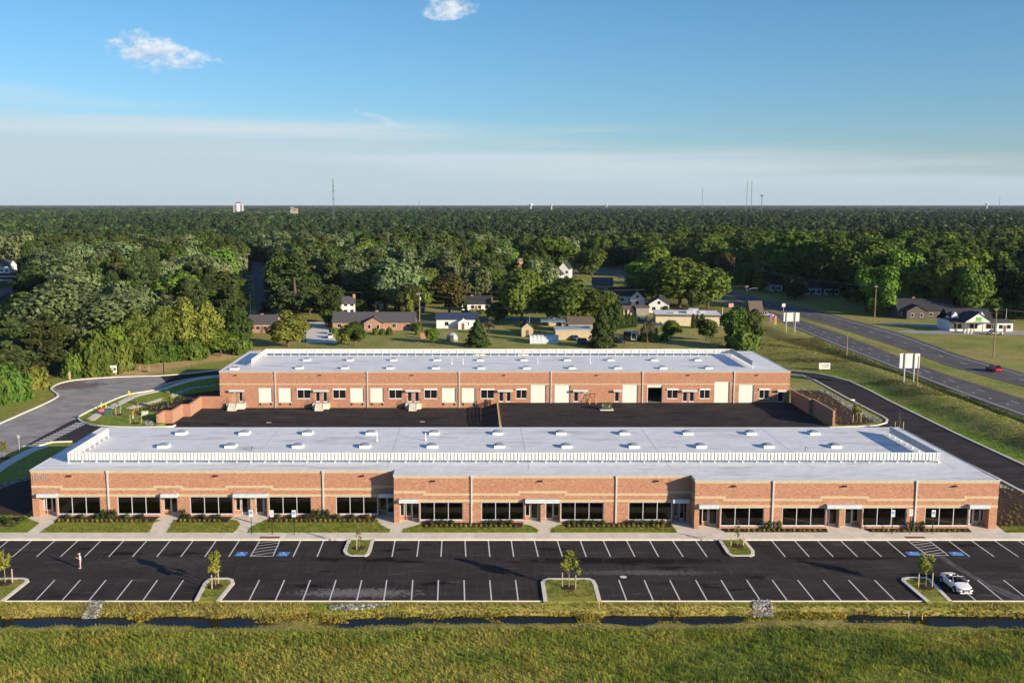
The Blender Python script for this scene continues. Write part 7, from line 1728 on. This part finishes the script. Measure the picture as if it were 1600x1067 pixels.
for s in (-1, 1):
    mb = MB(); mb.poly([(s * .42, f + .03, .60), (s * .74, f + .16, .64), (s * .78, f + .36, .73), (s * .44, f + .16, .705)][::s]); q = MB(); q.extr([(s * .42, .56), (s * .78, .60), (s * .80, .70), (s * .42, .655)][::s], 'y', f + .005, f + .24); q.build('headlight', mat('headlight_smoked', (.05, .055, .07), .15, spec=.7), cv)
    MB().box(s * .66 - .14, s * .66 + .14, f + .0, f + .1, .32, .42).build('air_intake', BLACKM, cv); MB().box(s * .63 - .17, s * .63 + .17, -f - .08, -f + .01, .62, .75).build('tail_light', mat('tail_red', (.5, .01, .01), .3), cv)
    m_ = MB().box(s * (hw + .07) - .10, s * (hw + .07) + .10, -.62, -.48, .90, 1.05).build('mirror', PW, cv); m_.modifiers.new('b', 'BEVEL').width = .04
arches(cv, hw - .005, f + .82, -f - .80, .32); wheels(cv, hw + .02, f + .82, -f - .80, .32)

# ------------------------------------------------------------------ signs and street furniture
def post_sign(px, py, h, w, hh, plate, label, cat='sign', pole=BLACKM, z=None, sym=None, name='parking_sign', r=.035, group=None):
    x, y, z = gp(px, py) if z is None else (*G(px, py, z), z); o = tag(empty(name, (x, y, z)), label, cat, group)
    MB().box(-r, r, -r, r, 0, h).build('post', pole, o); p = MB().box(-w / 2, w / 2, -r - .02, -r - .001, h - hh, h).build('sign_plate', plate, o)
    if sym == 'wheel': q = MB().box(-w * .34, w * .34, -r - .026, -r - .021, h - hh * .62, h - hh * .18).build('blue_panel', BLUE, p); wheel_symbol(0, -r - .027, w * .55, hh * .38, q, h - hh * .40, PAINT, False)
    if sym == 'text':
        for k in range(3): MB().box(-w * .3, w * .3, -r - .026, -r - .021, h - hh * (.25 + .22 * k), h - hh * (.18 + .22 * k)).build('red_line', mat('sign_red', (.5, .03, .03), .6), p)
    return o
pg = 'parking signs on black posts before the office building'
post_sign(393, 834, 3.05, .48, .86, PAINT, 'wheelchair parking sign left of the hatched bay, by the double entrance', z=.15, sym='wheel', group=pg); post_sign(425.5, 835, 3.1, .46, .86, PAINT, 'white sign with red lettering between the two left wheelchair signs', z=.15, sym='text', group=pg); post_sign(460, 835, 3.1, .48, .86, PAINT, 'wheelchair parking sign right of the left hatched bay', z=.15, sym='wheel', group=pg)
post_sign(1393.5, 833.5, 3.0, .46, .85, PAINT, 'wheelchair parking sign left of the last downpipe', z=.15, sym='wheel', group=pg); post_sign(1421.5, 833.5, 3.1, .44, .85, PAINT, 'white sign with red lettering at the last downpipe', z=.15, sym='text', group=pg); post_sign(1456.5, 833.5, 3.0, .46, .85, PAINT, 'wheelchair parking sign in front of the last windows', z=.15, sym='wheel', group=pg)
# stop sign
x, y, z = gp(159.3, 661.5); o = tag(empty('stop_sign', (x, y, z), R(14)), 'red stop sign on a black post at the crosswalk corner', 'sign'); MB().box(-.04, .04, -.04, .04, 0, 2.9).build('post', BLACKM, o)
mb = MB(); r_ = .40; pts = [(r_ * math.cos(R(22.5 + 45 * k)), 2.45 + r_ * math.sin(R(22.5 + 45 * k))) for k in range(8)]; mb.extr(pts, 'y', -.075, -.05); p = mb.build('sign_plate', mat('stop_red', (.60, .015, .02), .5), o)
text('STOP', .27, PAINT, p, (0, -.08, 2.45), (math.pi / 2, 0, 0), 'stop_lettering', .004)
# white board by the cul-de-sac
x, y, z = gp(176, 586); o = tag(empty('site_sign_board', (x, y, z), R(10)), 'white sign board with a black middle panel above the cul-de-sac', 'sign')
for s in (-.75, .75): MB().box(s - .09, s + .09, -.05, .05, 0, 2.3).build('leg', PALEWOOD, o)
p = MB().box(-1.0, 1.0, -.12, -.051, .55, 2.3).build('sign_plate', PAINT, o); MB().box(-.75, .85, -.135, -.121, 1.15, 1.75).build('black_panel', BLACKM, p); MB().box(-.3, .35, -.15, -.136, 1.32, 1.56).build('pale_emblem', CONC2, p); MB().box(-1.35, -1.001, -.11, -.06, 1.1, 1.75).build('side_plate', PAINT, o)
# white leasing board by the right drive
x, y, z = gp(1288, 578); o = tag(empty('white_notice_board', (x, y, z), 0), 'white board with two lines of lettering beside the right drive', 'sign')
for s in (-.9, .9): MB().box(s - .06, s + .06, -.02, .06, -.1, .6).build('leg', PALEWOOD, o)
p = MB().box(-1.35, 1.35, -.08, -.021, .25, 1.75).build('sign_plate', PAINT, o)
dkp = mat('print_dark_purple', (.10, .05, .10), .6)
mb = MB(); random.seed(3); xx = -.95
while xx < .55: w_ = random.uniform(.07, .16); mb.box(xx, xx + w_, -.086, -.0801, 1.14, 1.14 + random.uniform(.14, .2)); xx += w_ + .05
mb.box(.68, 1.0, -.086, -.0801, 1.10, 1.42); xx = -.65
while xx < .95: w_ = random.uniform(.07, .16); mb.box(xx, xx + w_, -.086, -.0801, .72, .72 + random.uniform(.16, .24)); xx += w_ + .05
mb.build('printed_lines', dkp, p)
# three-panel boards seen from the back beside the highway
def panel_board(px, py, w, h0, h1, posts, label, yaw=0, n=3):
    x, y, z = gp(px, py); o = tag(empty('billboard', (x, y, z), yaw), label, 'billboard')
    for k, s in enumerate(posts): MB().box(s - .10, s + .10, -.12, .12, -.3, h1).build('post', WOOD if False else FLASH, o)
    for k in range(n): a = -w / 2 + w * k / n; MB().box(a + .02, a + w / n - .02, .13, .19, h0, h1).build('sign_panel', PAINT, o)
panel_board(1420, 597, 4.4, 3.1, 6.3, (-1.1, 1.0), 'white three panel board on two posts between the drive and the highway'); panel_board(1236, 519, 5.0, 3.4, 6.2, (-1.6, 1.2), 'smaller white panel board beside the highway near the round tree')
x, y, z = gp(1224, 487.5); o = tag(empty('route_sign', (x, y, z)), 'white square route sign on the grass between the carriageways', 'sign'); MB().box(-.06, .06, -.06, .06, 0, 3.4).build('post', FLASH, o); p = MB().box(-.85, .85, -.12, -.061, 1.7, 3.4).build('sign_plate', BLACKM, o); MB().box(-.6, .6, -.14, -.121, 1.95, 3.15).build('white_shield', PAINT, p)
# brown-roofed kiosk by the road
house('small brown roofed roadside kiosk behind the round tree', 1172, 1191, 500, 3.2, 3.2, 5, RB_, colmat('kiosk_red', (.35, .08, .06)), wins=2, name='roadside_kiosk', cat='kiosk')
x, y, z = gp(1142, 488); o = tag(empty('red_white_sign', (x, y, z)), 'small red and white sign left of the roadside kiosk', 'sign'); MB().box(-.05, .05, -.05, .05, 0, 3.2).build('post', FLASH, o); MB().box(-.9, .9, -.1, -.051, 1.9, 3.4).build('sign_plate', colmat('pink_sign', (.6, .3, .28)), o)
ff = [(1203, 509, 'left feather flag on a pole by the highway verge', (.25, .1, .35)), (1209.5, 513, 'right feather flag on a pole by the highway verge', (.5, .25, .05))]
for px, py, lb, c in ff:
    x, y, z = gp(px, py); o = tag(empty('feather_flag', (x, y, z)), lb, 'flag', 'feather flags on the verge'); MB().tube([(0, 0, 0), (0, 0, 4.0), (.3, 0, 4.3)], .03, 5).build('pole', FLASH, o); MB().box(.05, .75, -.02, .02, 1.2, 4.1).build('flag_cloth', colmat('flag%d' % px, c), o)
# posts, bollards, boxes on the left
def simple_post(px, py, h, w, m, nm, label, cat, rz=0): x, y, z = gp(px, py); mb = MB(); mb.box(-w, w, -w, w, -.1, h * .93); mb.extr([(-w, h * .93 + .001), (w, h * .93 + .001), (w * .3, h), (-w * .3, h)], 'y', -w, w); return tag(mb.build(nm, m, None, (x, y, z), rz), label, cat)
simple_post(109, 592.5, 1.9, .17, PALEWOOD, 'wooden_post', 'thick pale wooden post by the cul-de-sac kerb', 'post')
YP = mat('yellow_post', (.80, .50, .03), .5)
simple_post(158.5, 638, 1.3, .075, YP, 'yellow_marker_post', 'yellow marker post on the kerb strip behind the stop sign', 'post'); simple_post(166, 639, 1.05, .07, YP, 'yellow_marker_post', 'yellow marker post on the footpath edge right of the stop sign', 'post')
x, y, z = gp(201.5, 617); o = tag(empty('fire_hydrant', (x, y, z)), 'yellow fire hydrant beside the footpath above the cul-de-sac kerb', 'hydrant'); mb = MB(); mb.tube([(0, 0, 0), (0, 0, .1), (0, 0, .12), (0, 0, .62), (0, 0, .64), (0, 0, .85), (0, 0, .92)], [.22, .22, .15, .15, .19, .13, .04], 10); mb.build('hydrant_body', YP, o)
for s in (-1, 1): MB().tube([(s * .13, 0, .5), (s * .27, 0, .5)], .08, 8).build('outlet_cap', YP, o)
simple_post(189, 638.5, 1.25, .10, mat('marker_teal', (.12, .42, .42), .5), 'teal_marker_post', 'pale teal marker post on the lawn beside the young tree', 'post')
x, y, z = gp(208, 653.5); o = tag(MB().box(-.10, .10, -.10, .10, .55, 1.35).build('orange_marker_post', mat('marker_orange', (.75, .20, .03), .5), None, (x, y, z)), 'orange topped white marker post on the lawn', 'post'); MB().box(-.08, .08, -.08, .08, 0, .549).build('white_base', PAINT, o)
x, y, z = gp(169.5, 648); o = tag(empty('green_utility_box', (x, y, z)), 'dark green utility box on the lawn right of the stop sign', 'utility box'); mb = MB(); mb.extr([(-.75, 0), (.75, 0), (.6, 1.15), (-.6, 1.15)], 'y', -.5, .5); mb.build('cabinet_body', mat('utility_green', (.06, .11, .075), .6), o); MB().box(-.66, .66, -.56, .56, 1.151, 1.22).build('lid', mat('utility_green2', (.08, .13, .10), .6), o)
x, y, z = gp(226.5, 648.5); o = tag(empty('pale_utility_pedestal', (x, y, z)), 'pale green utility pedestal beside the left mulch bed', 'utility box'); MB().box(-.52, .52, -.35, .35, 0, .75).build('cabinet_body', mat('pedestal_green', (.52, .60, .42), .6), o); MB().box(-.56, .56, -.39, .39, .751, .80).build('lid', mat('pedestal_green2', (.58, .66, .48), .6), o)
simple_post(256, 586.5, 2.9, .09, BLACKM, 'black_lamp_post', 'short black post light above the loop drive', 'lamp')
x, y, z = gp(30.5, 705); o = tag(empty('street_name_sign', (x, y, z)), 'silver post with a small sign on the lower left verge', 'sign'); MB().tube([(0, 0, 0), (0, 0, 2.6)], .05, 6).build('post', FLASH, o); MB().box(-.22, .22, -.08, -.051, 2.2, 2.75).build('sign_plate', FLASH, o)
for px, py, lb in ((872.5, 961.5, 0), (936, 959, 'thin pale marker stake on the bank right of the middle island'), (1419.5, 965, 'thin pale marker stake in the ditch below the right island'), (1440.5, 972, 'short brown stake at the far ditch edge right')):
    if lb: simple_post(px, py, 1.0, .035, PALEWOOD, 'marker_stake', lb, 'stake')
for px, py, lb in ((1372, 625, 0), (1331, 626, 'flat white box lid on the stone edging by the right drive'), (1253, 630, 'small white cap in the right mulch bed')):
    if lb: x, y, z = gp(px, py); tag(MB().box(-.5, .5, -.3, .3, 0, .3 if 'lid' in lb else .5).build('utility_box', PAINT, None, (x, y, z), .3), lb, 'utility box')

# ------------------------------------------------------------------ utility poles and wires
PT = {}
def upole(px, py, ptop, label, arms=1, lamp=False, col=WOOD, key=None, r=.16, yaw=.7, xf=False):
    x, y, z = gp(px, py); h = ZA(ptop, y) - z; o = tag(empty('utility_pole', (x, y, z), yaw), label, 'utility pole', 'wooden utility poles')
    MB().tube([(0, 0, -.5), (0, 0, h)], [r * 1.2, r * .75], 8).build('pole', col, o)
    for k in range(arms):
        zz = h - .5 - k * 1.1; MB().box(-1.3, 1.3, -.07, .07, zz - .06, zz + .06).build('crossarm', col, o)
        mb = MB(); [mb.tube([(s, 0, zz + .06), (s, 0, zz + .28)], .05, 6) for s in (-1.2, -.5, .5, 1.2)]; mb.build('insulators', SW, o)
    if xf: MB().tube([(.38, 0, h - 2.6), (.38, 0, h - 1.6)], .28, 10).build('transformer', FLASH, o)
    if lamp: mb = MB(); mb.tube([(0, 0, h * .72), (1.6, -.6, h * .84), (4.2, -1.6, h * .86)], [.06, .05, .05], 6); a = mb.build('lamp_arm', FLASH, o); MB().box(4.0, 5.0, -2.0, -1.5, h * .85 - .1, h * .85 + .08).build('lamp_head', SW, a)
    if key: PT[key] = (x, y, z + h - .3)
    return o
upole(1366, 504, 446, 'tall brown utility pole beyond the highway, left of the dark ranch house', key='a'); upole(1552, 558, 481, 'utility pole with crossarm in front of the white shop', key='b', r=.18)
upole(1322.5, 558, 519, 'bare wooden pole on the highway slope near the drive', arms=0); upole(1432.5, 604, 556, 'wooden pole beside the three panel board', arms=0, r=.14); upole(1238.5, 522, 489, 'short wooden pole beside the smaller panel board', arms=0, r=.12)
upole(1165.5, 478, 446, 'utility pole with a curved lamp arm at the highway', arms=1, lamp=True, key='c'); upole(1145.5, 452, 409, 'slim utility pole with transformer beyond the highway bend', key='d', xf=True); upole(1047, 420, 398, 'distant utility pole top above the highway clump', key='e')
upole(391.5, 494, 460, 'pale pole at the foot of the residential street', arms=0, col=CONC2); upole(388.5, 470, 396, 'tall pale pole beside the residential street', arms=1, col=WOOD, r=.10, key='h'); upole(655.5, 503, 457, 'utility pole with transformer behind the brick ranch house', xf=True, key='f'); upole(975.5, 420, 388, 'dark utility pole before the wood at the highway', key='g', col=RB_)
upole(1128, 512, 480, 'pale pole at the right end of the yellow strip building', arms=0, col=CONC2, r=.12); upole(1570.5, 515, 482, 'pale metal pole beside the shop annexe', arms=0, col=FLASH, r=.12); upole(966.5, 428, 416, 'short brown post by the highway bend', arms=0, r=.14); upole(827, 513, 489, 'flag pole in the back yard of the sheds', arms=0, r=.06, col=FLASH)
x, y, z = PT['b']; 
def wire(a, b, sag, label, dx=0):
    a, b = Vector(a), Vector(b); P_ = []
    for t in np.linspace(0, 1, 16): p = a.lerp(b, t); p.z -= sag * 4 * t * (1 - t); p.x += dx; P_.append(tuple(p))
    tag(MB().tube(P_, .045, 4).build('power_line', mat('wire_dark', (.10, .10, .11), .6)), label, 'power line', 'overhead power lines')
E_ = (PT['b'][0] + 75, PT['b'][1] - 38, PT['b'][2])
for a, b, nm in (('d', 'a', 'from the highway bend to the tall brown pole'), ('a', 'b', 'from the tall brown pole to the shop pole'), ('e', 'd', 'above the highway clump'), ('g', 'e', 'crossing before the distant wood')):
    for k, dx in enumerate((-1.1, 1.1)): wire(PT[a], PT[b], 1.8, ('upper' if k else 'lower') + ' power line ' + nm, dx)
for k, dx in enumerate((-1.1, 1.1)): wire(PT['b'], E_, 1.8, ('upper' if k else 'lower') + ' power line leaving the frame right of the shop', dx)
wire(PT['c'], (PT['c'][0] - 190, PT['c'][1] - 40, 9.5), 1.5, 'long power line crossing in front of the highway clump'); wire(PT['f'], (PT['f'][0] + 32, PT['f'][1] - 6, 8), .8, 'power line from the pole behind the ranch house')

# ------------------------------------------------------------------ far skyline
def far(px, y, z0=0): return ((px - PPX) / F_PX * (y * CP + (CAM_H - 30) * SP), y, z0)
x, y, _ = far(371.5, 3000); o = tag(empty('tower_block', (x, y, 0)), 'white apartment tower standing above the far wood', 'building'); SWF = colmat('far_concrete', (.42, .43, .45)); zt = ZA(318.3, y)
W = 14 * y / F_PX
MB().box(-W / 2, -W * .12, 0, 18, 0, zt - 2).build('wall', SWF, o); MB().box(-W * .119, W * .2, -2, 16, 0, zt).build('stair_core', SBL, o); MB().box(W * .201, W / 2, 0, 18, 0, zt - 2).build('wall', SWF, o); MB().box(-W * .25, W * .28, 2, 12, zt + .01, zt + 4).build('penthouse', colmat('far_brick', (.25, .10, .08)), o)
for k in range(7):
    for sx in (-.32, .36):
        f = MB().box(W * sx - 2.6, W * sx + 2.6, -.3, -.01, zt - 6 - k * 4.2, zt - 4.2 - k * 4.2).build('window', DGLASS, o)
def mast(px, ptop, y, w, label, lattice=False, panels=False, m=None):
    x, y, _ = far(px, y); h = ZA(ptop, y); o = tag(empty('radio_mast', (x, y, 0)), label, 'radio mast'); m = m or colmat('mast_grey', (.16, .18, .19))
    if lattice:
        mb = MB()
        for a in (0, 2.094, 4.189): mb.tube([(w * math.cos(a), w * math.sin(a), 0), (w * .55 * math.cos(a), w * .55 * math.sin(a), h)], w * .11, 4)
        mb.build('leg', m, o); mb = MB(); n = int(h / (w * 2.2))
        for k in range(n):
            z0, z1 = h * k / n, h * (k + 1) / n
            for i in range(3): a = i * 2.094 + (k % 2) * 0; b = a + 2.094; s = 1 - .45 * k / n; mb.tube([(w * s * math.cos(a), w * s * math.sin(a), z0), (w * s * math.cos(b), w * s * math.sin(b), z1)], w * .07, 3)
        mb.build('bracing', m, o)
    else: MB().tube([(0, 0, 0), (0, 0, h)], w, 5).build('mast_tube', m, o)
    if panels: MB().tube([(0, 0, h - 4), (0, 0, h - .5)], 3.2, 8).build('antenna_ring', m, o)
    return o
o = mast(521, 279.5, 1500, 1.5, 'lattice radio mast rising above the wood left of centre', True); [MB().tube([(-1.0, 0, z_), (1.6, 0, z_)], .9, 8).build('dish', colmat('dish', (.2, .2, .22)), o) for z_ in (ZA(291, 1500), ZA(298, 1500), ZA(311, 1500))]
mast(1166.3, 283, 2600, .7, 'left of the twin thin masts on the right skyline', False); mast(1173.5, 283, 2600, .7, 'right of the twin thin masts on the right skyline', False); mast(1190, 304.5, 2400, .8, 'mast with an antenna ring on the right skyline', False, True); mast(1097, 294, 4500, .9, 'faint thin mast on the skyline right of centre'); mast(655, 314, 4000, .9, 'tiny far mast on the skyline at the centre'); mast(1561.5, 308, 4500, .9, 'faint mast near the right edge of the skyline')
def wtower(px, y, pt, label, k=1.0):
    x, y, _ = far(px, y); h = ZA(pt, y); o = tag(empty('water_tower', (x, y, 0)), label, 'water tower'); MB().tube([(0, 0, 0), (0, 0, h - 8 * k)], 2.5 * k, 8).build('column', SW, o); MB().tube([(0, 0, h - 11 * k), (0, 0, h - 8 * k), (0, 0, h - 4 * k), (0, 0, h - 1 * k), (0, 0, h)], [2.5 * k, 8 * k, 11 * k, 9 * k, 3 * k], 14).build('tank', SW, o)
wtower(829.5, 4600, 318.4, 'white water tower on the skyline just right of centre'); wtower(1542, 5200, 317.9, 'white water tower near the right end of the skyline', .9); wtower(948, 6500, 318.6, 'tiny white water tower far right of centre', .8)
x, y, _ = far(861.5, 4400); o = tag(MB().tube([(0, 0, 0), (0, 0, ZA(318.6, y) - 8)], 3.4, 8).tube([(0, 0, ZA(318.6, y) - 8), (0, 0, ZA(318.6, y))], [5.5, 5.0], 10).build('silo_tower', STN, None, (x, y, 0)), 'tan cylindrical tower on the skyline right of the water tower', 'tower')
for px0, px1, pt, yv, lb in ((453.5, 457, 323.8, 2200, 'pale block of a far building above the wood'), (457.2, 464, 325.9, 2150, 'low pale far building right of the pale block')):
    x0, y, _ = far(px0, yv); x1, _, _ = far(px1, yv); o = tag(MB().box(x0, x1, y, y + 12, 0, ZA(pt, y)).build('far_building', colmat('far_tan', (.34, .30, .26))), lb, 'building'); MB().box(x0 + .5, x1 - .5, y - .3, y - .01, ZA(pt, y) - 4, ZA(pt, y) - 2.5).build('window_band', DGLASS, o)

# ------------------------------------------------------------------ the person in the car park
px_, py_ = G(125.5, 887.5)
o = tag(empty('person', (px_, py_, 0), R(-62)), 'person in white shirt, pale pink trousers and yellow cap holding up a small device', 'person')
# facing -Y (toward the viewer) turned to the left of the picture
def skin_body(name, V_, E_l, Rr, m, parent, lv=2):
    me = bpy.data.meshes.new(name); me.from_pydata(V_, E_l, []); ob = bpy.data.objects.new(name, me); link(ob, parent); me.materials.append(m)
    sk = ob.modifiers.new('skin', 'SKIN'); 
    for v_, rr in zip(me.skin_vertices[0].data, Rr): v_.radius = (rr, rr * .85 if rr > .1 else rr)
    me.skin_vertices[0].data[0].use_root = True; sd = ob.modifiers.new('s', 'SUBSURF'); sd.levels = sd.render_levels = lv; sk.use_smooth_shade = True
    return ob
SKN = mat('skin', (.48, .28, .20), .6); SHIRT = mat('shirt_white', (.78, .76, .72), .8); TRS = mat('trousers_pale_pink', (.58, .38, .34), .85); CAP = mat('cap_yellow', (.62, .55, .22), .8)
V_ = [(0, .02, .93), (0, .02, 1.10), (0, 0, 1.30), (0, 0, 1.44), (0, -.02, 1.53), (0, -.03, 1.62), (0, -.02, 1.70),          # pelvis, waist, chest, neck base, neck, head, crown
      (.10, .02, .88), (.11, -.01, .48), (.11, .03, .09), (.12, -.12, .04), (-.10, .02, .88), (-.11, -.04, .48), (-.12, .0, .09), (-.13, -.15, .04),
      (.19, 0, 1.40), (.24, -.05, 1.14), (.10, -.30, 1.26), (.06, -.36, 1.30), (-.19, 0, 1.40), (-.25, -.06, 1.14), (-.11, -.30, 1.26), (-.07, -.36, 1.30)]
E2_ = [(0, 1), (1, 2), (2, 3), (3, 4), (4, 5), (5, 6), (0, 7), (7, 8), (8, 9), (9, 10), (0, 11), (11, 12), (12, 13), (13, 14), (3, 15), (15, 16), (16, 17), (17, 18), (3, 19), (19, 20), (20, 21), (21, 22)]
R2_ = [.125, .115, .15, .085, .055, .095, .07, .09, .06, .04, .04, .09, .06, .04, .04, .06, .045, .033, .03, .06, .045, .033, .03]
skin_body('body', V_, E2_, R2_, SKN, o)
skin_body('trousers', [(0, .02, .96), (.10, .02, .86), (.11, -.01, .48), (.11, .03, .12), (-.10, .02, .86), (-.11, -.04, .48), (-.12, 0, .12)], [(0, 1), (1, 2), (2, 3), (0, 4), (4, 5), (5, 6)], [.145, .105, .08, .062, .105, .08, .062], TRS, o)
skin_body('shirt', [(0, .02, .95), (0, .02, 1.10), (0, 0, 1.30), (0, 0, 1.43), (.19, 0, 1.40), (.24, -.05, 1.18), (-.19, 0, 1.40), (-.25, -.06, 1.18)], [(0, 1), (1, 2), (2, 3), (3, 4), (4, 5), (3, 6), (6, 7)], [.15, .145, .175, .095, .075, .06, .075, .06], SHIRT, o)
for s in (-1, 1):
    bx, by, bz = s * .065, -.37, 1.31
    Vh = [(bx, by + .03, bz - .01), (bx - s * .01, by - .02, bz + .02)]; Eh = [(0, 1)]; Rh = [.034, .036]
    for k in range(4): i = len(Vh); ox = (k - 1.5) * .019; Vh += [(bx + ox, by - .055, bz + .035), (bx + ox - s * .012, by - .07, bz + .06), (bx + ox - s * .02, by - .05, bz + .075)]; Eh += [(1, i), (i, i + 1), (i + 1, i + 2)]; Rh += [.010, .009, .008]
    i = len(Vh); Vh += [(bx - s * .045, by - .01, bz + .03), (bx - s * .05, by - .035, bz + .06)]; Eh += [(1, i), (i, i + 1)]; Rh += [.012, .010]
    skin_body('hand', Vh, Eh, Rh, SKN, o, 1)
MB().tube([(0, -.02, 1.655), (0, -.02, 1.70), (0, -.02, 1.745), (0, -.02, 1.765)], [.112, .112, .085, .02], 14).box(-.07, .07, -.23, -.10, 1.66, 1.675).build('cap', CAP, o, smooth=False)
mb = MB()
for s in (-1, 1): mb.box(s * .037 - .012, s * .037 + .012, -.132, -.118, 1.625, 1.640)
mb.build('eyes', DARK, o); MB().extr([(-.150, 1.60), (-.12, 1.635), (-.12, 1.595)], 'x', -.012, .012) ; MB().box(-.013, .013, -.150, -.118, 1.585, 1.62).build('nose', SKN, o); MB().box(-.026, .026, -.128, -.118, 1.562, 1.57).build('mouth', mat('lips', (.35, .14, .12)), o)
for s in (-1, 1):
    MB().box(s * .105 - .012, s * .105 + .012, -.05, .0, 1.59, 1.65).build('ear', SKN, o); q = MB().box(s * .115 - .055, s * .115 + .055, -.20, .10, 0, .085).build('shoe', mat('shoe_pale', (.5, .36, .33)), o); q.modifiers.new('b', 'BEVEL').width = .03
tag(MB().box(-.09, .09, -.015, .015, -.055, .055).build('handheld_device', BLACKM, None, (px_ - .345, py_ - .185, 1.38), R(-62)), 'small dark device held up by the person', 'device')
# ================================================================== AIR
hm = bpy.data.materials.new('air_haze'); hm.use_nodes = True; nt = hm.node_tree
for n in list(nt.nodes): nt.nodes.remove(n)
ho = nt.nodes.new('ShaderNodeOutputMaterial'); pv = nt.nodes.new('ShaderNodeVolumePrincipled')
pv.inputs['Color'].default_value = (.62, .78, 1.0, 1); pv.inputs['Density'].default_value = HAZE_D if 'HAZE_D' in globals() else 2.2e-5; pv.inputs['Anisotropy'].default_value = 0.0
nt.links.new(pv.outputs[0], ho.inputs['Volume'])
hb = MB().box(-16000, 16000, -120, 16500, -3.2, 175).build('haze', hm); tag(hb, kind='stuff')
